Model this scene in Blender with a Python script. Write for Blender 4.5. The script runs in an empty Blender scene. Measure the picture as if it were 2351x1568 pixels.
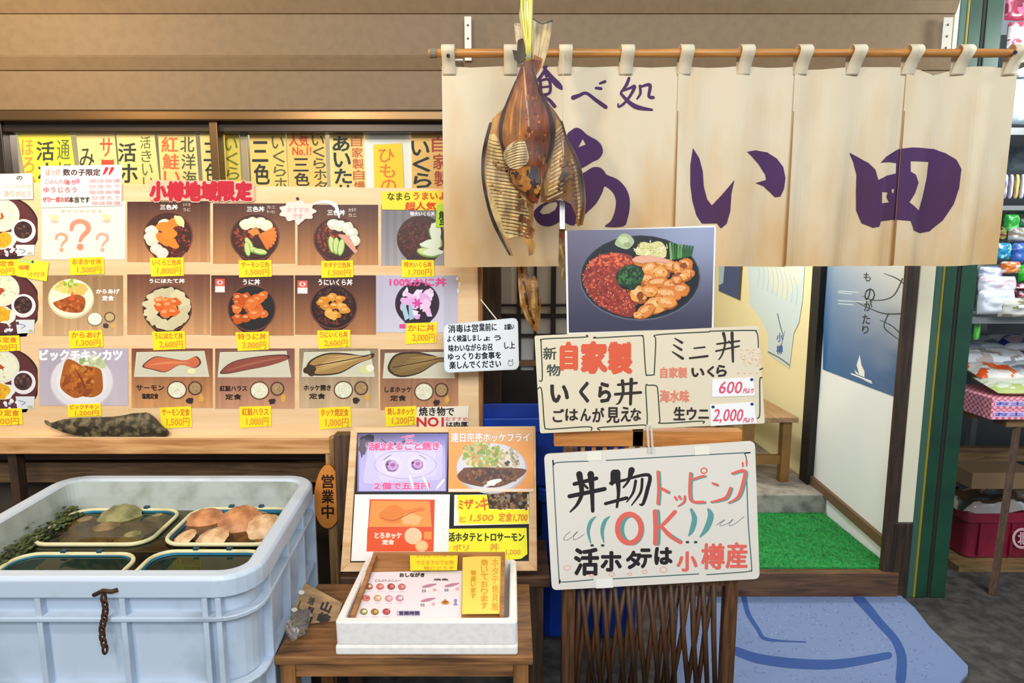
import bpy, bmesh, math, random
from mathutils import Vector, Matrix, noise
from mathutils.geometry import tessellate_polygon

sc = bpy.context.scene
COL = sc.collection
R = random.Random(7)

# ------------------------------------------------------------------ camera
F_PX, CX, CY = 1400.0, 1175.5, 784.0
PITCH = math.radians(7.6)
EYE = Vector((0, 0, 1.45))
cam_d = bpy.data.cameras.new('camera'); cam_d.sensor_width = 36.0
cam_d.lens = 36.0 * F_PX / 2351.0
cam_d.clip_start = 0.02; cam_d.clip_end = 100
cam = bpy.data.objects.new('camera', cam_d); COL.objects.link(cam)
cam.location = EYE; cam.rotation_euler = (math.pi / 2 - PITCH, 0, 0)
sc.camera = cam

# ------------------------------------------------------------------ light
sc.view_settings.view_transform = 'Standard'; sc.view_settings.look = 'None'
sc.view_settings.gamma = 1.0; sc.view_settings.use_curve_mapping = False
sc.view_settings.exposure = 0.52
world = bpy.data.worlds.new('world'); sc.world = world; world.use_nodes = True
wb = world.node_tree.nodes['Background']
wb.inputs[0].default_value = (0.78, 0.90, 1.0, 1); wb.inputs[1].default_value = 0.30

def lamp(name, kind, loc, energy, col, size=0.3, target=None, size_y=None, spot=None):
    d = bpy.data.lights.new(name, kind); d.energy = energy; d.color = col
    if kind == 'AREA':
        d.size = size
        if size_y: d.shape = 'RECTANGLE'; d.size_y = size_y
    else:
        d.shadow_soft_size = size
    if spot: d.spot_size = math.radians(spot); d.spot_blend = 0.9
    o = bpy.data.objects.new(name, d); COL.objects.link(o); o.location = loc
    if target is not None:
        o.rotation_euler = (Vector(target) - Vector(loc)).to_track_quat('-Z', 'Y').to_euler()
    return o

lamp('street_daylight', 'AREA', (0.8, -3.0, 3.9), 210, (0.88, 0.95, 1.0), 5.0, (0.3, 2.2, 0.7), 1.7)
lamp('stall_bulb', 'POINT', (-1.95, 1.55, 2.50), 40, (1.0, 0.72, 0.40), 0.10)
lamp('stall_bulb', 'POINT', (-1.2, 0.30, 2.5), 50, (1.0, 0.84, 0.62), 0.10)
lamp('room_lamp', 'POINT', (0.7, 3.4, 2.2), 40, (1.0, 0.98, 0.92), 0.15)
lamp('room_lamp', 'POINT', (-1.0, 3.5, 2.25), 40, (1.0, 0.96, 0.88), 0.15)
lamp('shop_lamp', 'POINT', (2.5, 2.0, 2.35), 40, (0.95, 1.0, 0.97), 0.15)

# ------------------------------------------------------------------ projection helpers
_f = Vector((0, math.cos(PITCH), -math.sin(PITCH)))
_u = Vector((0, math.sin(PITCH), math.cos(PITCH)))
_r = Vector((1, 0, 0))
def ray(px, py): return _r * ((px - CX) / F_PX) - _u * ((py - CY) / F_PX) + _f
def at(px, py, Y):
    d = ray(px, py); return EYE + d * (Y / d.y)
def atz(px, py, z):
    d = ray(px, py); return EYE + d * ((z - EYE.z) / d.z)
def atx(px, py, x):
    d = ray(px, py); return EYE + d * (x / d.x)
def pix(p):
    q = Vector(p) - EYE; w = q.dot(_f)
    return (CX + F_PX * q.dot(_r) / w, CY - F_PX * q.dot(_u) / w)

class Plane:
    def __init__(s, O, N): s.O = Vector(O); s.N = Vector(N).normalized()
    def hit(s, px, py):
        d = ray(px, py); return EYE + d * ((s.O - EYE).dot(s.N) / d.dot(s.N))
def front(Y): return Plane((0, Y, 0), (0, -1, 0))

# ------------------------------------------------------------------ colour and materials
def lin(h):
    if not isinstance(h, str): return tuple(h)
    h = h.lstrip('#'); o = []
    for i in (0, 2, 4):
        c = int(h[i:i+2], 16) / 255
        o.append(c / 12.92 if c <= 0.04045 else ((c + 0.055) / 1.055) ** 2.4)
    return tuple(o)
def mixc(a, b, t):
    a, b = lin(a), lin(b); return tuple(a[i] * (1 - t) + b[i] * t for i in range(3))
def jit(c, v, rr=R):
    c = lin(c); k = 1 + rr.uniform(-v, v); return tuple(min(1, x * k) for x in c)

_M = {}
def _new(name):
    m = bpy.data.materials.new(name); m.use_nodes = True
    nt = m.node_tree; return m, nt, nt.nodes['Principled BSDF']
def print_mat(name='printed_paper', rough=0.6, coat=0.0):
    if name in _M: return _M[name]
    m, nt, b = _new(name)
    a = nt.nodes.new('ShaderNodeVertexColor'); a.layer_name = 'Col'
    nt.links.new(a.outputs[0], b.inputs['Base Color'])
    b.inputs['Roughness'].default_value = rough
    b.inputs['Coat Weight'].default_value = coat; b.inputs['Coat Roughness'].default_value = 0.08
    _M[name] = m; return m
def plain(name, col, rough=0.6, metal=0.0, var=0.0, scale=8.0, dark=None, bump=0.0, coat=0.0, lo=0.42, hi=0.68, detail=5):
    if name in _M: return _M[name]
    m, nt, b = _new(name); c = lin(col)
    b.inputs['Base Color'].default_value = (*c, 1)
    b.inputs['Roughness'].default_value = rough; b.inputs['Metallic'].default_value = metal
    b.inputs['Coat Weight'].default_value = coat
    if var or dark or bump:
        tc = nt.nodes.new('ShaderNodeTexCoord'); n = nt.nodes.new('ShaderNodeTexNoise')
        n.inputs['Scale'].default_value = scale; n.inputs['Detail'].default_value = detail
        nt.links.new(tc.outputs['Object'], n.inputs['Vector'])
        r = nt.nodes.new('ShaderNodeValToRGB')
        d = lin(dark) if dark else tuple(x * (1 - var) for x in c)
        r.color_ramp.elements[0].position = lo; r.color_ramp.elements[1].position = hi
        r.color_ramp.elements[0].color = (*c, 1); r.color_ramp.elements[1].color = (*d, 1)
        nt.links.new(n.outputs['Fac'], r.inputs['Fac'])
        if var or dark: nt.links.new(r.outputs['Color'], b.inputs['Base Color'])
        if bump:
            bp = nt.nodes.new('ShaderNodeBump'); bp.inputs['Strength'].default_value = bump
            bp.inputs['Distance'].default_value = 0.01
            nt.links.new(n.outputs['Fac'], bp.inputs['Height']); nt.links.new(bp.outputs['Normal'], b.inputs['Normal'])
    _M[name] = m; return m
def wood(name, light, dark, axis='x', scale=6.0, stretch=14.0, rough=0.55, lo=0.35, hi=0.7, bump=0.15):
    if name in _M: return _M[name]
    m, nt, b = _new(name)
    tc = nt.nodes.new('ShaderNodeTexCoord'); mp = nt.nodes.new('ShaderNodeMapping')
    s = {'x': (1, stretch, stretch), 'y': (stretch, 1, stretch), 'z': (stretch, stretch, 1)}[axis]
    mp.inputs['Scale'].default_value = s
    nt.links.new(tc.outputs['Object'], mp.inputs['Vector'])
    n = nt.nodes.new('ShaderNodeTexNoise'); n.inputs['Scale'].default_value = scale
    n.inputs['Detail'].default_value = 6; n.inputs['Distortion'].default_value = 0.6
    nt.links.new(mp.outputs[0], n.inputs['Vector'])
    r = nt.nodes.new('ShaderNodeValToRGB')
    r.color_ramp.elements[0].position = lo; r.color_ramp.elements[1].position = hi
    r.color_ramp.elements[0].color = (*lin(light), 1); r.color_ramp.elements[1].color = (*lin(dark), 1)
    nt.links.new(n.outputs['Fac'], r.inputs['Fac']); nt.links.new(r.outputs[0], b.inputs['Base Color'])
    b.inputs['Roughness'].default_value = rough
    bp = nt.nodes.new('ShaderNodeBump'); bp.inputs['Strength'].default_value = bump; bp.inputs['Distance'].default_value = 0.004
    nt.links.new(n.outputs['Fac'], bp.inputs['Height']); nt.links.new(bp.outputs['Normal'], b.inputs['Normal'])
    _M[name] = m; return m
def glassy(name, tint=(1, 1, 1), ior=1.45, rough=0.03, mul=1.0, body=None, body_mix=0.0):
    """thin clear sheet / water skin: see-through with a fresnel reflection"""
    if name in _M: return _M[name]
    m = bpy.data.materials.new(name); m.use_nodes = True; nt = m.node_tree
    for n in list(nt.nodes):
        if n.type != 'OUTPUT_MATERIAL': nt.nodes.remove(n)
    out = [n for n in nt.nodes if n.type == 'OUTPUT_MATERIAL'][0]
    t = nt.nodes.new('ShaderNodeBsdfTransparent'); t.inputs[0].default_value = (*tint, 1)
    g = nt.nodes.new('ShaderNodeBsdfGlossy'); g.inputs['Roughness'].default_value = rough
    fr = nt.nodes.new('ShaderNodeFresnel'); fr.inputs[0].default_value = ior
    mx = nt.nodes.new('ShaderNodeMixShader')
    src = t.outputs[0]
    if body:
        d = nt.nodes.new('ShaderNodeBsdfDiffuse'); d.inputs[0].default_value = (*lin(body), 1)
        mb = nt.nodes.new('ShaderNodeMixShader'); mb.inputs[0].default_value = body_mix
        nt.links.new(t.outputs[0], mb.inputs[1]); nt.links.new(d.outputs[0], mb.inputs[2]); src = mb.outputs[0]
    nt.links.new(fr.outputs[0], mx.inputs[0]); nt.links.new(src, mx.inputs[1]); nt.links.new(g.outputs[0], mx.inputs[2])
    nt.links.new(mx.outputs[0], out.inputs[0]); _M[name] = m; return m

# ------------------------------------------------------------------ tagging
def tag(o, label=None, cat=None, group=None, kind=None):
    if label: o['label'] = label
    if cat: o['category'] = cat
    if group: o['group'] = group
    if kind: o['kind'] = kind
    return o
def empty(name, loc, label=None, cat=None, group=None, kind=None):
    o = bpy.data.objects.new(name, None); COL.objects.link(o); o.location = loc
    o.empty_display_size = 0.05
    return tag(o, label, cat, group, kind)
def world_loc(o):
    v = Vector((0, 0, 0))
    while o is not None: v = v + o.location; o = o.parent
    return v

# ------------------------------------------------------------------ mesh builder (3D shapes)
class MB:
    def __init__(s): s.v = []; s.f = []; s.mi = []; s.cur = 0; s.mats = []
    def mat(s, m):
        if m not in s.mats: s.mats.append(m)
        s.cur = s.mats.index(m); return s
    def face(s, idx): s.f.append(idx); s.mi.append(s.cur)
    def box(s, x0, x1, y0, y1, z0, z1): return s.hexa([(x0,y0,z0),(x1,y0,z0),(x1,y1,z0),(x0,y1,z0),(x0,y0,z1),(x1,y0,z1),(x1,y1,z1),(x0,y1,z1)])
    def hexa(s, p):
        b = len(s.v); s.v += [Vector(q) for q in p]
        for q in ((3,2,1,0),(4,5,6,7),(0,1,5,4),(1,2,6,5),(2,3,7,6),(3,0,4,7)): s.face([b+i for i in q])
        return s
    def bar(s, a, b, w, h, up=(0, 0, 1)):
        a, b = Vector(a), Vector(b); d = (b - a).normalized(); up = Vector(up)
        if abs(d.dot(up)) > 0.99: up = Vector((0, 1, 0))
        x = d.cross(up).normalized() * (w / 2); y = x.cross(d).normalized() * (h / 2)
        return s.hexa([a-x-y, a+x-y, a+x+y, a-x+y, b-x-y, b+x-y, b+x+y, b-x+y])
    def tube(s, pts, rad, n=10, cap=True):
        pts = [Vector(p) for p in pts]; L = len(pts)
        if not hasattr(rad, '__len__'): rad = [rad] * L
        base = len(s.v); prev = None
        for i, p in enumerate(pts):
            d = (pts[min(i+1, L-1)] - pts[max(i-1, 0)]).normalized()
            if prev is None:
                up = Vector((0, 0, 1)) if abs(d.z) < 0.9 else Vector((0, 1, 0))
                x = d.cross(up).normalized()
            else: x = (prev - d * prev.dot(d)).normalized()
            prev = x; y = d.cross(x)
            for k in range(n):
                a = 2 * math.pi * k / n; s.v.append(p + (x * math.cos(a) + y * math.sin(a)) * rad[i])
        for i in range(L - 1):
            for k in range(n):
                s.face([base+i*n+k, base+i*n+(k+1) % n, base+(i+1)*n+(k+1) % n, base+(i+1)*n+k])
        if cap:
            s.face([base + k for k in range(n)][::-1]); s.face([base+(L-1)*n+k for k in range(n)])
        return s
    def loop_tube(s, pts, rad, n=8):
        pts = [Vector(p) for p in pts]; L = len(pts); base = len(s.v)
        for i, p in enumerate(pts):
            d = (pts[(i+1) % L] - pts[i-1]).normalized(); x = d.cross(Vector((0,0,1))).normalized()
            y = d.cross(x)
            for k in range(n):
                a = 2*math.pi*k/n; s.v.append(p + (x*math.cos(a) + y*math.sin(a))*rad)
        for i in range(L):
            j = (i+1) % L
            for k in range(n):
                s.face([base+i*n+k, base+i*n+(k+1) % n, base+j*n+(k+1) % n, base+j*n+k])
        return s
    def rings(s, rings, close=True, cap0=False, cap1=False):
        b = len(s.v); n = len(rings[0])
        for r in rings: s.v += [Vector(p) for p in r]
        for i in range(len(rings)-1):
            for k in range(n if close else n-1):
                s.face([b+i*n+k, b+i*n+(k+1) % n, b+(i+1)*n+(k+1) % n, b+(i+1)*n+k])
        if cap0: s.face([b+k for k in range(n)][::-1])
        if cap1: s.face([b+(len(rings)-1)*n+k for k in range(n)])
        return s
    def ellipsoid(s, c, rx, ry, rz, nu=12, nv=8, fn=None):
        c = Vector(c); rr = []
        for i in range(1, nv):
            t = math.pi * i / nv
            rr.append([c + Vector((rx*math.sin(t)*math.cos(2*math.pi*k/nu), ry*math.sin(t)*math.sin(2*math.pi*k/nu), rz*math.cos(t))) for k in range(nu)])
        b = len(s.v); s.rings(rr)
        s.v += [c + Vector((0,0,rz)), c - Vector((0,0,rz))]
        for k in range(nu):
            s.face([b+(k+1) % nu, b+k, len(s.v)-2]); s.face([b+(nv-2)*nu+k, b+(nv-2)*nu+(k+1) % nu, len(s.v)-1])
        if fn:
            for i in range(b, len(s.v)): s.v[i] = fn(s.v[i])
        return s
    def build(s, name, m=None, parent=None, bevel=0.0, smooth=False, seg=2, origin=None):
        if m is not None and not s.mats: s.mats = [m]
        vs = s.v
        c = Vector(origin) if origin is not None else Vector((sum(v.x for v in vs)/len(vs), sum(v.y for v in vs)/len(vs), min(v.z for v in vs)))
        me = bpy.data.meshes.new(name)
        me.from_pydata([tuple(v - c) for v in vs], [], s.f)
        for mm in s.mats: me.materials.append(mm)
        for i, p in enumerate(me.polygons):
            p.material_index = s.mi[i]; p.use_smooth = smooth
        bm = bmesh.new(); bm.from_mesh(me); bmesh.ops.recalc_face_normals(bm, faces=bm.faces); bm.to_mesh(me); bm.free()
        o = bpy.data.objects.new(name, me); COL.objects.link(o)
        if parent is not None:
            o.parent = parent; o.location = c - world_loc(parent)
        else: o.location = c
        if bevel:
            md = o.modifiers.new('bevel', 'BEVEL'); md.width = bevel; md.segments = seg; md.limit_method = 'ANGLE'; md.angle_limit = math.radians(40)
        return o

# ------------------------------------------------------------------ lettering
_G = {}
def glyphs(sx):
    if sx in _G: return _G[sx]
    cu = bpy.data.curves.new('letters', 'FONT'); cu.body = sx; cu.resolution_u = 2
    o = bpy.data.objects.new('letters', cu); COL.objects.link(o)
    bpy.context.view_layer.update()
    me = bpy.data.meshes.new_from_object(o.evaluated_get(bpy.context.evaluated_depsgraph_get()))
    vs = [(v.co.x, v.co.y) for v in me.vertices]; fs = [list(p.vertices) for p in me.polygons]
    bpy.data.objects.remove(o); bpy.data.curves.remove(cu); bpy.data.meshes.remove(me)
    if not vs: vs = [(0, 0)]
    xs = [v[0] for v in vs]; ys = [v[1] for v in vs]
    _G[sx] = (vs, fs, min(xs), max(xs), min(ys), max(ys)); return _G[sx]

def smooth(pts, n=6, closed=False):
    P = [tuple(p) for p in pts]; L = len(P); out = []
    rng = range(L if closed else L - 1)
    for i in rng:
        if closed: p0, p1, p2, p3 = P[i-1], P[i], P[(i+1) % L], P[(i+2) % L]
        else: p0, p1, p2, p3 = P[max(i-1, 0)], P[i], P[i+1], P[min(i+2, L-1)]
        for k in range(n):
            t = k / n
            out.append(tuple(0.5*((2*p1[j]) + (-p0[j]+p2[j])*t + (2*p0[j]-5*p1[j]+4*p2[j]-p3[j])*t*t + (-p0[j]+3*p1[j]-3*p2[j]+p3[j])*t**3) for j in range(len(p1))))
    if not closed: out.append(P[-1])
    return out

# ------------------------------------------------------------------ canvas: a printed / painted sheet of real thickness lying on a plane
EPS = 1.2e-5; EPSD = 5e-5
class Canvas:
    def __init__(s, plane, crop=None, disp=None, dice=None, clip=None, seed=1):
        s.pl = plane; s.crop = crop; s.disp = disp; s.dice = dice; s.clip = clip
        s.v = []; s.c = []; s.f = []; s.fm = []; s.mats = []; s.k = 0; s.m = print_mat(); s.R = random.Random(seed); s.base_lift = 0.0; s.step = 1.0
    def mat(s, m): s.m = m; return s
    def P(s, x, y):
        if s.crop: x, y = s.crop[0] + x / s.crop[2], s.crop[1] + y / s.crop[2]
        return s.pl.hit(x, y)
    def _add(s, pts3, pts2, faces, col, d):
        if s.m not in s.mats: s.mats.append(s.m)
        mi = s.mats.index(s.m); b = len(s.v)
        for p, q in zip(pts3, pts2):
            dd = d + (s.disp(p) if s.disp else 0.0)
            s.v.append(p + s.pl.N * dd)
            s.c.append(lin(col(*q)) if callable(col) else lin(col))
        for f in faces: s.f.append([b + i for i in f]); s.fm.append(mi)
    def lift(s): s.k += s.step; return s.base_lift + s.k * (EPSD if s.dice else EPS)
    def poly(s, pts, col, holes=None, d=None):
        d = s.lift() if d is None else d
        pts = [tuple(p[:2]) for p in pts]
        if callable(col): pass
        else: col = lin(col)
        if s.dice or s.clip:
            return s._diced(pts, holes, col, d)
        if holes:
            loops = [pts] + [list(h) for h in holes]
            allp = [p for l in loops for p in l]
            tr = tessellate_polygon([[Vector((p[0], p[1], 0)) for p in l] for l in loops])
            s._add([s.P(*p) for p in allp], allp, [list(t) for t in tr], col, d)
        else:
            s._add([s.P(*p) for p in pts], pts, [list(range(len(pts)))], col, d)
        return s
    def _diced(s, pts, holes, col, d):
        loops = [pts] + [list(h) for h in (holes or [])]
        allp = [p for l in loops for p in l]
        tr = tessellate_polygon([[Vector((p[0], p[1], 0)) for p in l] for l in loops])
        bm = bmesh.new(); vs = [bm.verts.new(s.P(*p)) for p in allp]
        for t in tr:
            try: bm.faces.new([vs[i] for i in t])
            except ValueError: pass
        if s.clip:
            for co, no in s.clip:
                bmesh.ops.bisect_plane(bm, geom=bm.verts[:]+bm.edges[:]+bm.faces[:], plane_co=co, plane_no=no, clear_outer=True)
        if s.dice and bm.verts:
            ax = Vector((1, 0, 0)) if abs(s.pl.N.x) < 0.7 else Vector((0, 1, 0))
            for a in (ax, s.pl.N.cross(ax).normalized()):
                ts = [v.co.dot(a) for v in bm.verts]; q = math.floor(min(ts) / s.dice) * s.dice
                while q < max(ts):
                    bmesh.ops.bisect_plane(bm, geom=bm.verts[:]+bm.edges[:]+bm.faces[:], plane_co=a*q, plane_no=a); q += s.dice
        bm.verts.index_update()
        p3 = [v.co.copy() for v in bm.verts]; fs = [[v.index for v in f.verts] for f in bm.faces]; bm.free()
        p2 = []
        for p in p3:
            x, y = pix(p)
            if s.crop: x, y = (x - s.crop[0]) * s.crop[2], (y - s.crop[1]) * s.crop[2]
            p2.append((x, y))
        if p3: s._add(p3, p2, fs, col, d)
        return s
    def base(s, pts, col, t=0.001, edge=None):
        """the sheet itself: front face at the plane, back face t behind it"""
        n = len(pts); d0 = 0.0
        if s.dice:                                   # curved sheets get their thickness from a modifier
            s.poly(pts, col, d=0.0); return s
        s.poly(pts, col, d=d0)
        e = lin(edge) if edge else (lin(col(*pts[0])) if callable(col) else lin(col))
        p3 = [s.P(*p) for p in pts]
        s._add([p for p in p3] + [p - s.pl.N * t for p in p3], list(pts) * 2,
               [[i, (i+1) % n, n + (i+1) % n, n + i] for i in range(n)] + [[n + i for i in range(n)][::-1]], e, 0.0)
        return s
    def rect(s, x0, y0, x1, y1, col, rot=0):
        pts = [(x0,y0),(x1,y0),(x1,y1),(x0,y1)]
        return s.poly(rotp(pts, rot), col)
    def ell(s, cx, cy, rx, ry, col, rot=0, n=28):
        pts = [(cx + rx*math.cos(2*math.pi*i/n), cy + ry*math.sin(2*math.pi*i/n)) for i in range(n)]
        return s.poly(rotp(pts, rot, (cx, cy)), col)
    def blob(s, cx, cy, rx, ry, col, rough=0.15, n=14, rot=0):
        pts = []
        for i in range(n):
            k = 1 + s.R.uniform(-rough, rough); a = 2*math.pi*i/n
            pts.append((cx + rx*k*math.cos(a), cy + ry*k*math.sin(a)))
        pts = smooth(rotp(pts, rot, (cx, cy)), 2, True)
        return s.poly(pts, col)
    def ring(s, cx, cy, rx, ry, w, col, n=32):
        o = [(cx + rx*math.cos(2*math.pi*i/n), cy + ry*math.sin(2*math.pi*i/n)) for i in range(n)]
        h = [(cx + (rx-w)*math.cos(2*math.pi*i/n), cy + (ry-w)*math.sin(2*math.pi*i/n)) for i in range(n)]
        pts = o + h; b = [s.P(*p) for p in pts]
        s._add(b, pts, [[i, (i+1) % n, n+(i+1) % n, n+i] for i in range(n)], lin(col), s.lift()); return s
    def scatter(s, n, inside, rad, cols, rough=0.2, asp=1.0, nseg=8):
        x0, y0, x1, y1 = inside[0]; done = 0; tries = 0; s.step = 0.08
        while done < n and tries < n * 20:
            tries += 1
            x, y = s.R.uniform(x0, x1), s.R.uniform(y0, y1)
            if inside[1] and not inside[1](x, y): continue
            r = s.R.uniform(*rad); s.blob(x, y, r, r*asp, jit(s.R.choice(cols), 0.15, s.R), rough, nseg, s.R.uniform(0, 3)); done += 1
        s.step = 1.0; s.k = math.ceil(s.k) + 1
        return s
    def brush(s, pts, w, col, n=6, taper=None):
        """a brush or marker stroke; w = width or list of widths along it"""
        if not hasattr(w, '__len__'): w = [w] * len(pts)
        q = smooth([(p[0], p[1], w[i]) for i, p in enumerate(pts)], n) if len(pts) > 2 else [(p[0], p[1], w[i]) for i, p in enumerate(pts)]
        L = []; Rr = []
        for i, p in enumerate(q):
            a, b = q[max(i-1, 0)], q[min(i+1, len(q)-1)]
            dx, dy = b[0]-a[0], b[1]-a[1]; l = math.hypot(dx, dy) or 1
            nx, ny = -dy/l*p[2]/2, dx/l*p[2]/2
            L.append((p[0]+nx, p[1]+ny)); Rr.append((p[0]-nx, p[1]-ny))
        d = s.lift()
        if s.dice or s.clip:
            for i in range(len(q)-1): s.poly([L[i], L[i+1], Rr[i+1], Rr[i]], col, d=d)
        else:
            m = len(q); pts2 = L + Rr
            s._add([s.P(*p) for p in pts2], pts2, [[i, i+1, m+i+1, m+i] for i in range(m-1)], lin(col), d)
        for p in (q[0], q[-1]):
            if p[2] > 0.8:
                r = p[2]/2; s.poly([(p[0]+r*math.cos(2*math.pi*k/10), p[1]+r*math.sin(2*math.pi*k/10)) for k in range(10)], col, d=d + EPS*0.3)
        return s
    def text(s, tx, x0, y0, x1, y1, col, bold=0.0, rot=0, shear=0.0):
        """lettering fitted into the box; bold = extra stroke half-width in the canvas's units"""
        vs, fs, ax, bx, ay, by = glyphs(tx)
        w = max(bx - ax, 1e-3); h = max(by - ay, 1e-3); cx, cy = (x0+x1)/2, (y0+y1)/2
        q0 = []
        for x, y in vs:
            X = x0 + (x - ax)/w*(x1 - x0); Y = y1 - (y - ay)/h*(y1 - y0)
            q0.append((X - shear*(Y - cy), Y))
        q0 = rotp(q0, rot, (cx, cy))
        offs = [(0, 0)]
        if bold:
            offs = [(bold*math.cos(a*math.pi/3), bold*math.sin(a*math.pi/3)) for a in range(6)] + [(0, 0)]
        for ox, oy in offs:
            q = [(x+ox, y+oy) for x, y in q0]
            s._add([s.P(*p) for p in q], q, fs, lin(col), s.lift())
        return s
    def vtext(s, tx, x0, y0, x1, y1, col, bold=0.0, sl=0.0):
        n = len(tx); h = (y1 - y0) / n
        for i, ch in enumerate(tx):
            yy = y0 + i*h; k = 0.06*h; o = sl * (yy - y0)
            s.text(ch, x0 + o, yy + k, x1 + o, yy + h - k, col, bold)
        return s
    def build(s, name, parent=None, label=None, cat=None, group=None, kind=None, solid=0.0, smooth_sh=False):
        vs = s.v; c = Vector((sum(v.x for v in vs)/len(vs), sum(v.y for v in vs)/len(vs), min(v.z for v in vs)))
        me = bpy.data.meshes.new(name); me.from_pydata([tuple(v - c) for v in vs], [], s.f)
        for m in s.mats: me.materials.append(m)
        me.polygons.foreach_set('material_index', s.fm)
        ca = me.color_attributes.new('Col', 'FLOAT_COLOR', 'POINT')
        flat = []
        for q in s.c: flat += [q[0], q[1], q[2], 1.0]
        ca.data.foreach_set('color', flat)
        if smooth_sh: me.polygons.foreach_set('use_smooth', [True]*len(me.polygons))
        # every face looks the way the sheet faces
        bm = bmesh.new(); bm.from_mesh(me)
        for f in bm.faces:
            if abs(f.normal.dot(s.pl.N)) > 0.3 and f.normal.dot(s.pl.N) < 0 and not f.tag:
                if len(f.verts) > 0 and (f.calc_center_median() + c - s.pl.O).dot(s.pl.N) > -0.0005 or s.disp: f.normal_flip()
        bm.to_mesh(me); bm.free(); me.update()
        o = bpy.data.objects.new(name, me); COL.objects.link(o)
        if parent is not None: o.parent = parent; o.location = c - world_loc(parent)
        else: o.location = c
        if solid:
            md = o.modifiers.new('thick', 'SOLIDIFY'); md.thickness = solid; md.offset = -1
        return tag(o, label, cat, group, kind)
def rotp(pts, deg, c=None):
    if not deg: return list(pts)
    if c is None: c = (sum(p[0] for p in pts)/len(pts), sum(p[1] for p in pts)/len(pts))
    a = math.radians(deg); ca, sa = math.cos(a), math.sin(a)
    return [(c[0] + (p[0]-c[0])*ca - (p[1]-c[1])*sa, c[1] + (p[0]-c[0])*sa + (p[1]-c[1])*ca) for p in pts]
def rrect(x0, y0, x1, y1, r, n=5):
    out = []
    for cx, cy, a0 in ((x1-r, y0+r, -90), (x1-r, y1-r, 0), (x0+r, y1-r, 90), (x0+r, y0+r, 180)):
        for k in range(n+1):
            a = math.radians(a0 + 90*k/n); out.append((cx + r*math.cos(a), cy + r*math.sin(a)))
    return out
def quad_round(pts, r, n=4):
    """round the corners of a quad given in pixels"""
    out = []; L = len(pts)
    for i in range(L):
        p0, p1, p2 = pts[i-1], pts[i], pts[(i+1) % L]
        def tow(a, b):
            l = math.hypot(b[0]-a[0], b[1]-a[1]); return (a[0]+(b[0]-a[0])*r/l, a[1]+(b[1]-a[1])*r/l)
        a, b = tow(p1, p0), tow(p1, p2)
        for k in range(n+1):
            t = k/n; out.append(tuple((1-t)**2*a[j] + 2*t*(1-t)*p1[j] + t*t*b[j] for j in range(2)))
    return out
LAM = print_mat('laminated_print', 0.4, 0.18)
PAPER = print_mat('written_paper', 0.75, 0.0)

# ================================================================== SETTING
W_PALE = wood('pale_board_wood', '#ebcaa0', '#dfb27c', 'x', 3.0, 10, 0.5, 0.3, 0.85, 0.05)
W_LEDGE = wood('ledge_wood', '#d9a36a', '#a86f3c', 'x', 4.0, 12, 0.55)
W_DARK = wood('dark_wood', '#4a3220', '#2a1a10', 'z', 5.0, 10, 0.6)
W_DARKX = wood('dark_wood_across', '#5b3d26', '#33211a', 'x', 5.0, 10, 0.6)
W_STOOL = wood('stool_wood', '#9c6a3c', '#4f321c', 'x', 5.0, 9, 0.6)
W_STOOLZ = wood('stool_leg_wood', '#a06a38', '#553618', 'z', 5.0, 9, 0.6)
W_FRAME = wood('frame_wood', '#e2bd8e', '#cf9f6a', 'x', 4.0, 12, 0.5)
W_BAMBOO = wood('bamboo_wood', '#c98a44', '#9b6228', 'x', 4.0, 16, 0.4)
W_LATT = wood('lattice_wood', '#6b4424', '#301c0e', 'z', 6.0, 14, 0.55)
W_RAIL = wood('rail_wood', '#d08a46', '#a9672c', 'x', 5.0, 14, 0.5)
W_BENCH = wood('bench_wood', '#a98660', '#836240', 'y', 4.0, 10, 0.5)
WHITE = plain('white_plastic', '#e9e6df', 0.45)
BLACKISH = plain('gap_shade_and_eyelet_black', '#1b1715', 0.8)

YW = 2.45                                             # siding wall
ztop = lambda py, Y: at(1175, py, Y).z
# lap siding, wide boards with narrow tilted bands between
sid = plain('tan_siding', '#776043', 0.62, var=0.12, scale=30, bump=0.10)
prof = []
for a, b in ((252, 163), (127, 33)):
    prof.append((ztop(a, YW), ztop(b, YW)))
period = prof[1][0] - prof[0][0]
prof.append((prof[1][0] + period, prof[1][1] + period)); prof.append((prof[2][0] + period, prof[2][1] + period))
pts = []
for z0, z1 in prof:
    pts += [(YW, z0), (YW, z1), (YW - 0.006, z1 + 0.002), (YW - 0.022, z0 + period - 0.012), (YW - 0.016, z0 + period - 0.003)]
xl, xr = -3.2, at(2191, 50, YW).x
m = MB()
for i in range(len(pts) - 1):
    (ya, za), (yb, zb) = pts[i], pts[i+1]
    b = len(m.v); m.v += [Vector((xl, ya, za)), Vector((xr, ya, za)), Vector((xr, yb, zb)), Vector((xl, yb, zb))]; m.face([b, b+1, b+2, b+3])
m.box(xl, xr, YW + 0.03, YW + 0.05, pts[0][1], pts[-1][1])
tag(m.build('wall_front', sid), kind='structure')
zhead = ztop(252, YW); ZB = 0.70
# lower wall under the window (behind the counter)
xd0 = at(1100, 640, YW).x
tag(MB().box(xl, xd0, YW, YW + 0.06, 0, ztop(760, YW)).build('wall_front_lower', plain('dark_lower_wall', '#4a3a2c', 0.8, var=0.35, scale=6)), kind='structure')
# floor outside, street
tag(MB().box(-4.2, 4.6, -4.0, 5.6, -0.06, 0.0).build('floor', plain('asphalt', '#4a4542', 0.85, dark='#2b2827', scale=22, bump=0.6, lo=0.35, hi=0.65)), kind='structure')
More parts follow.
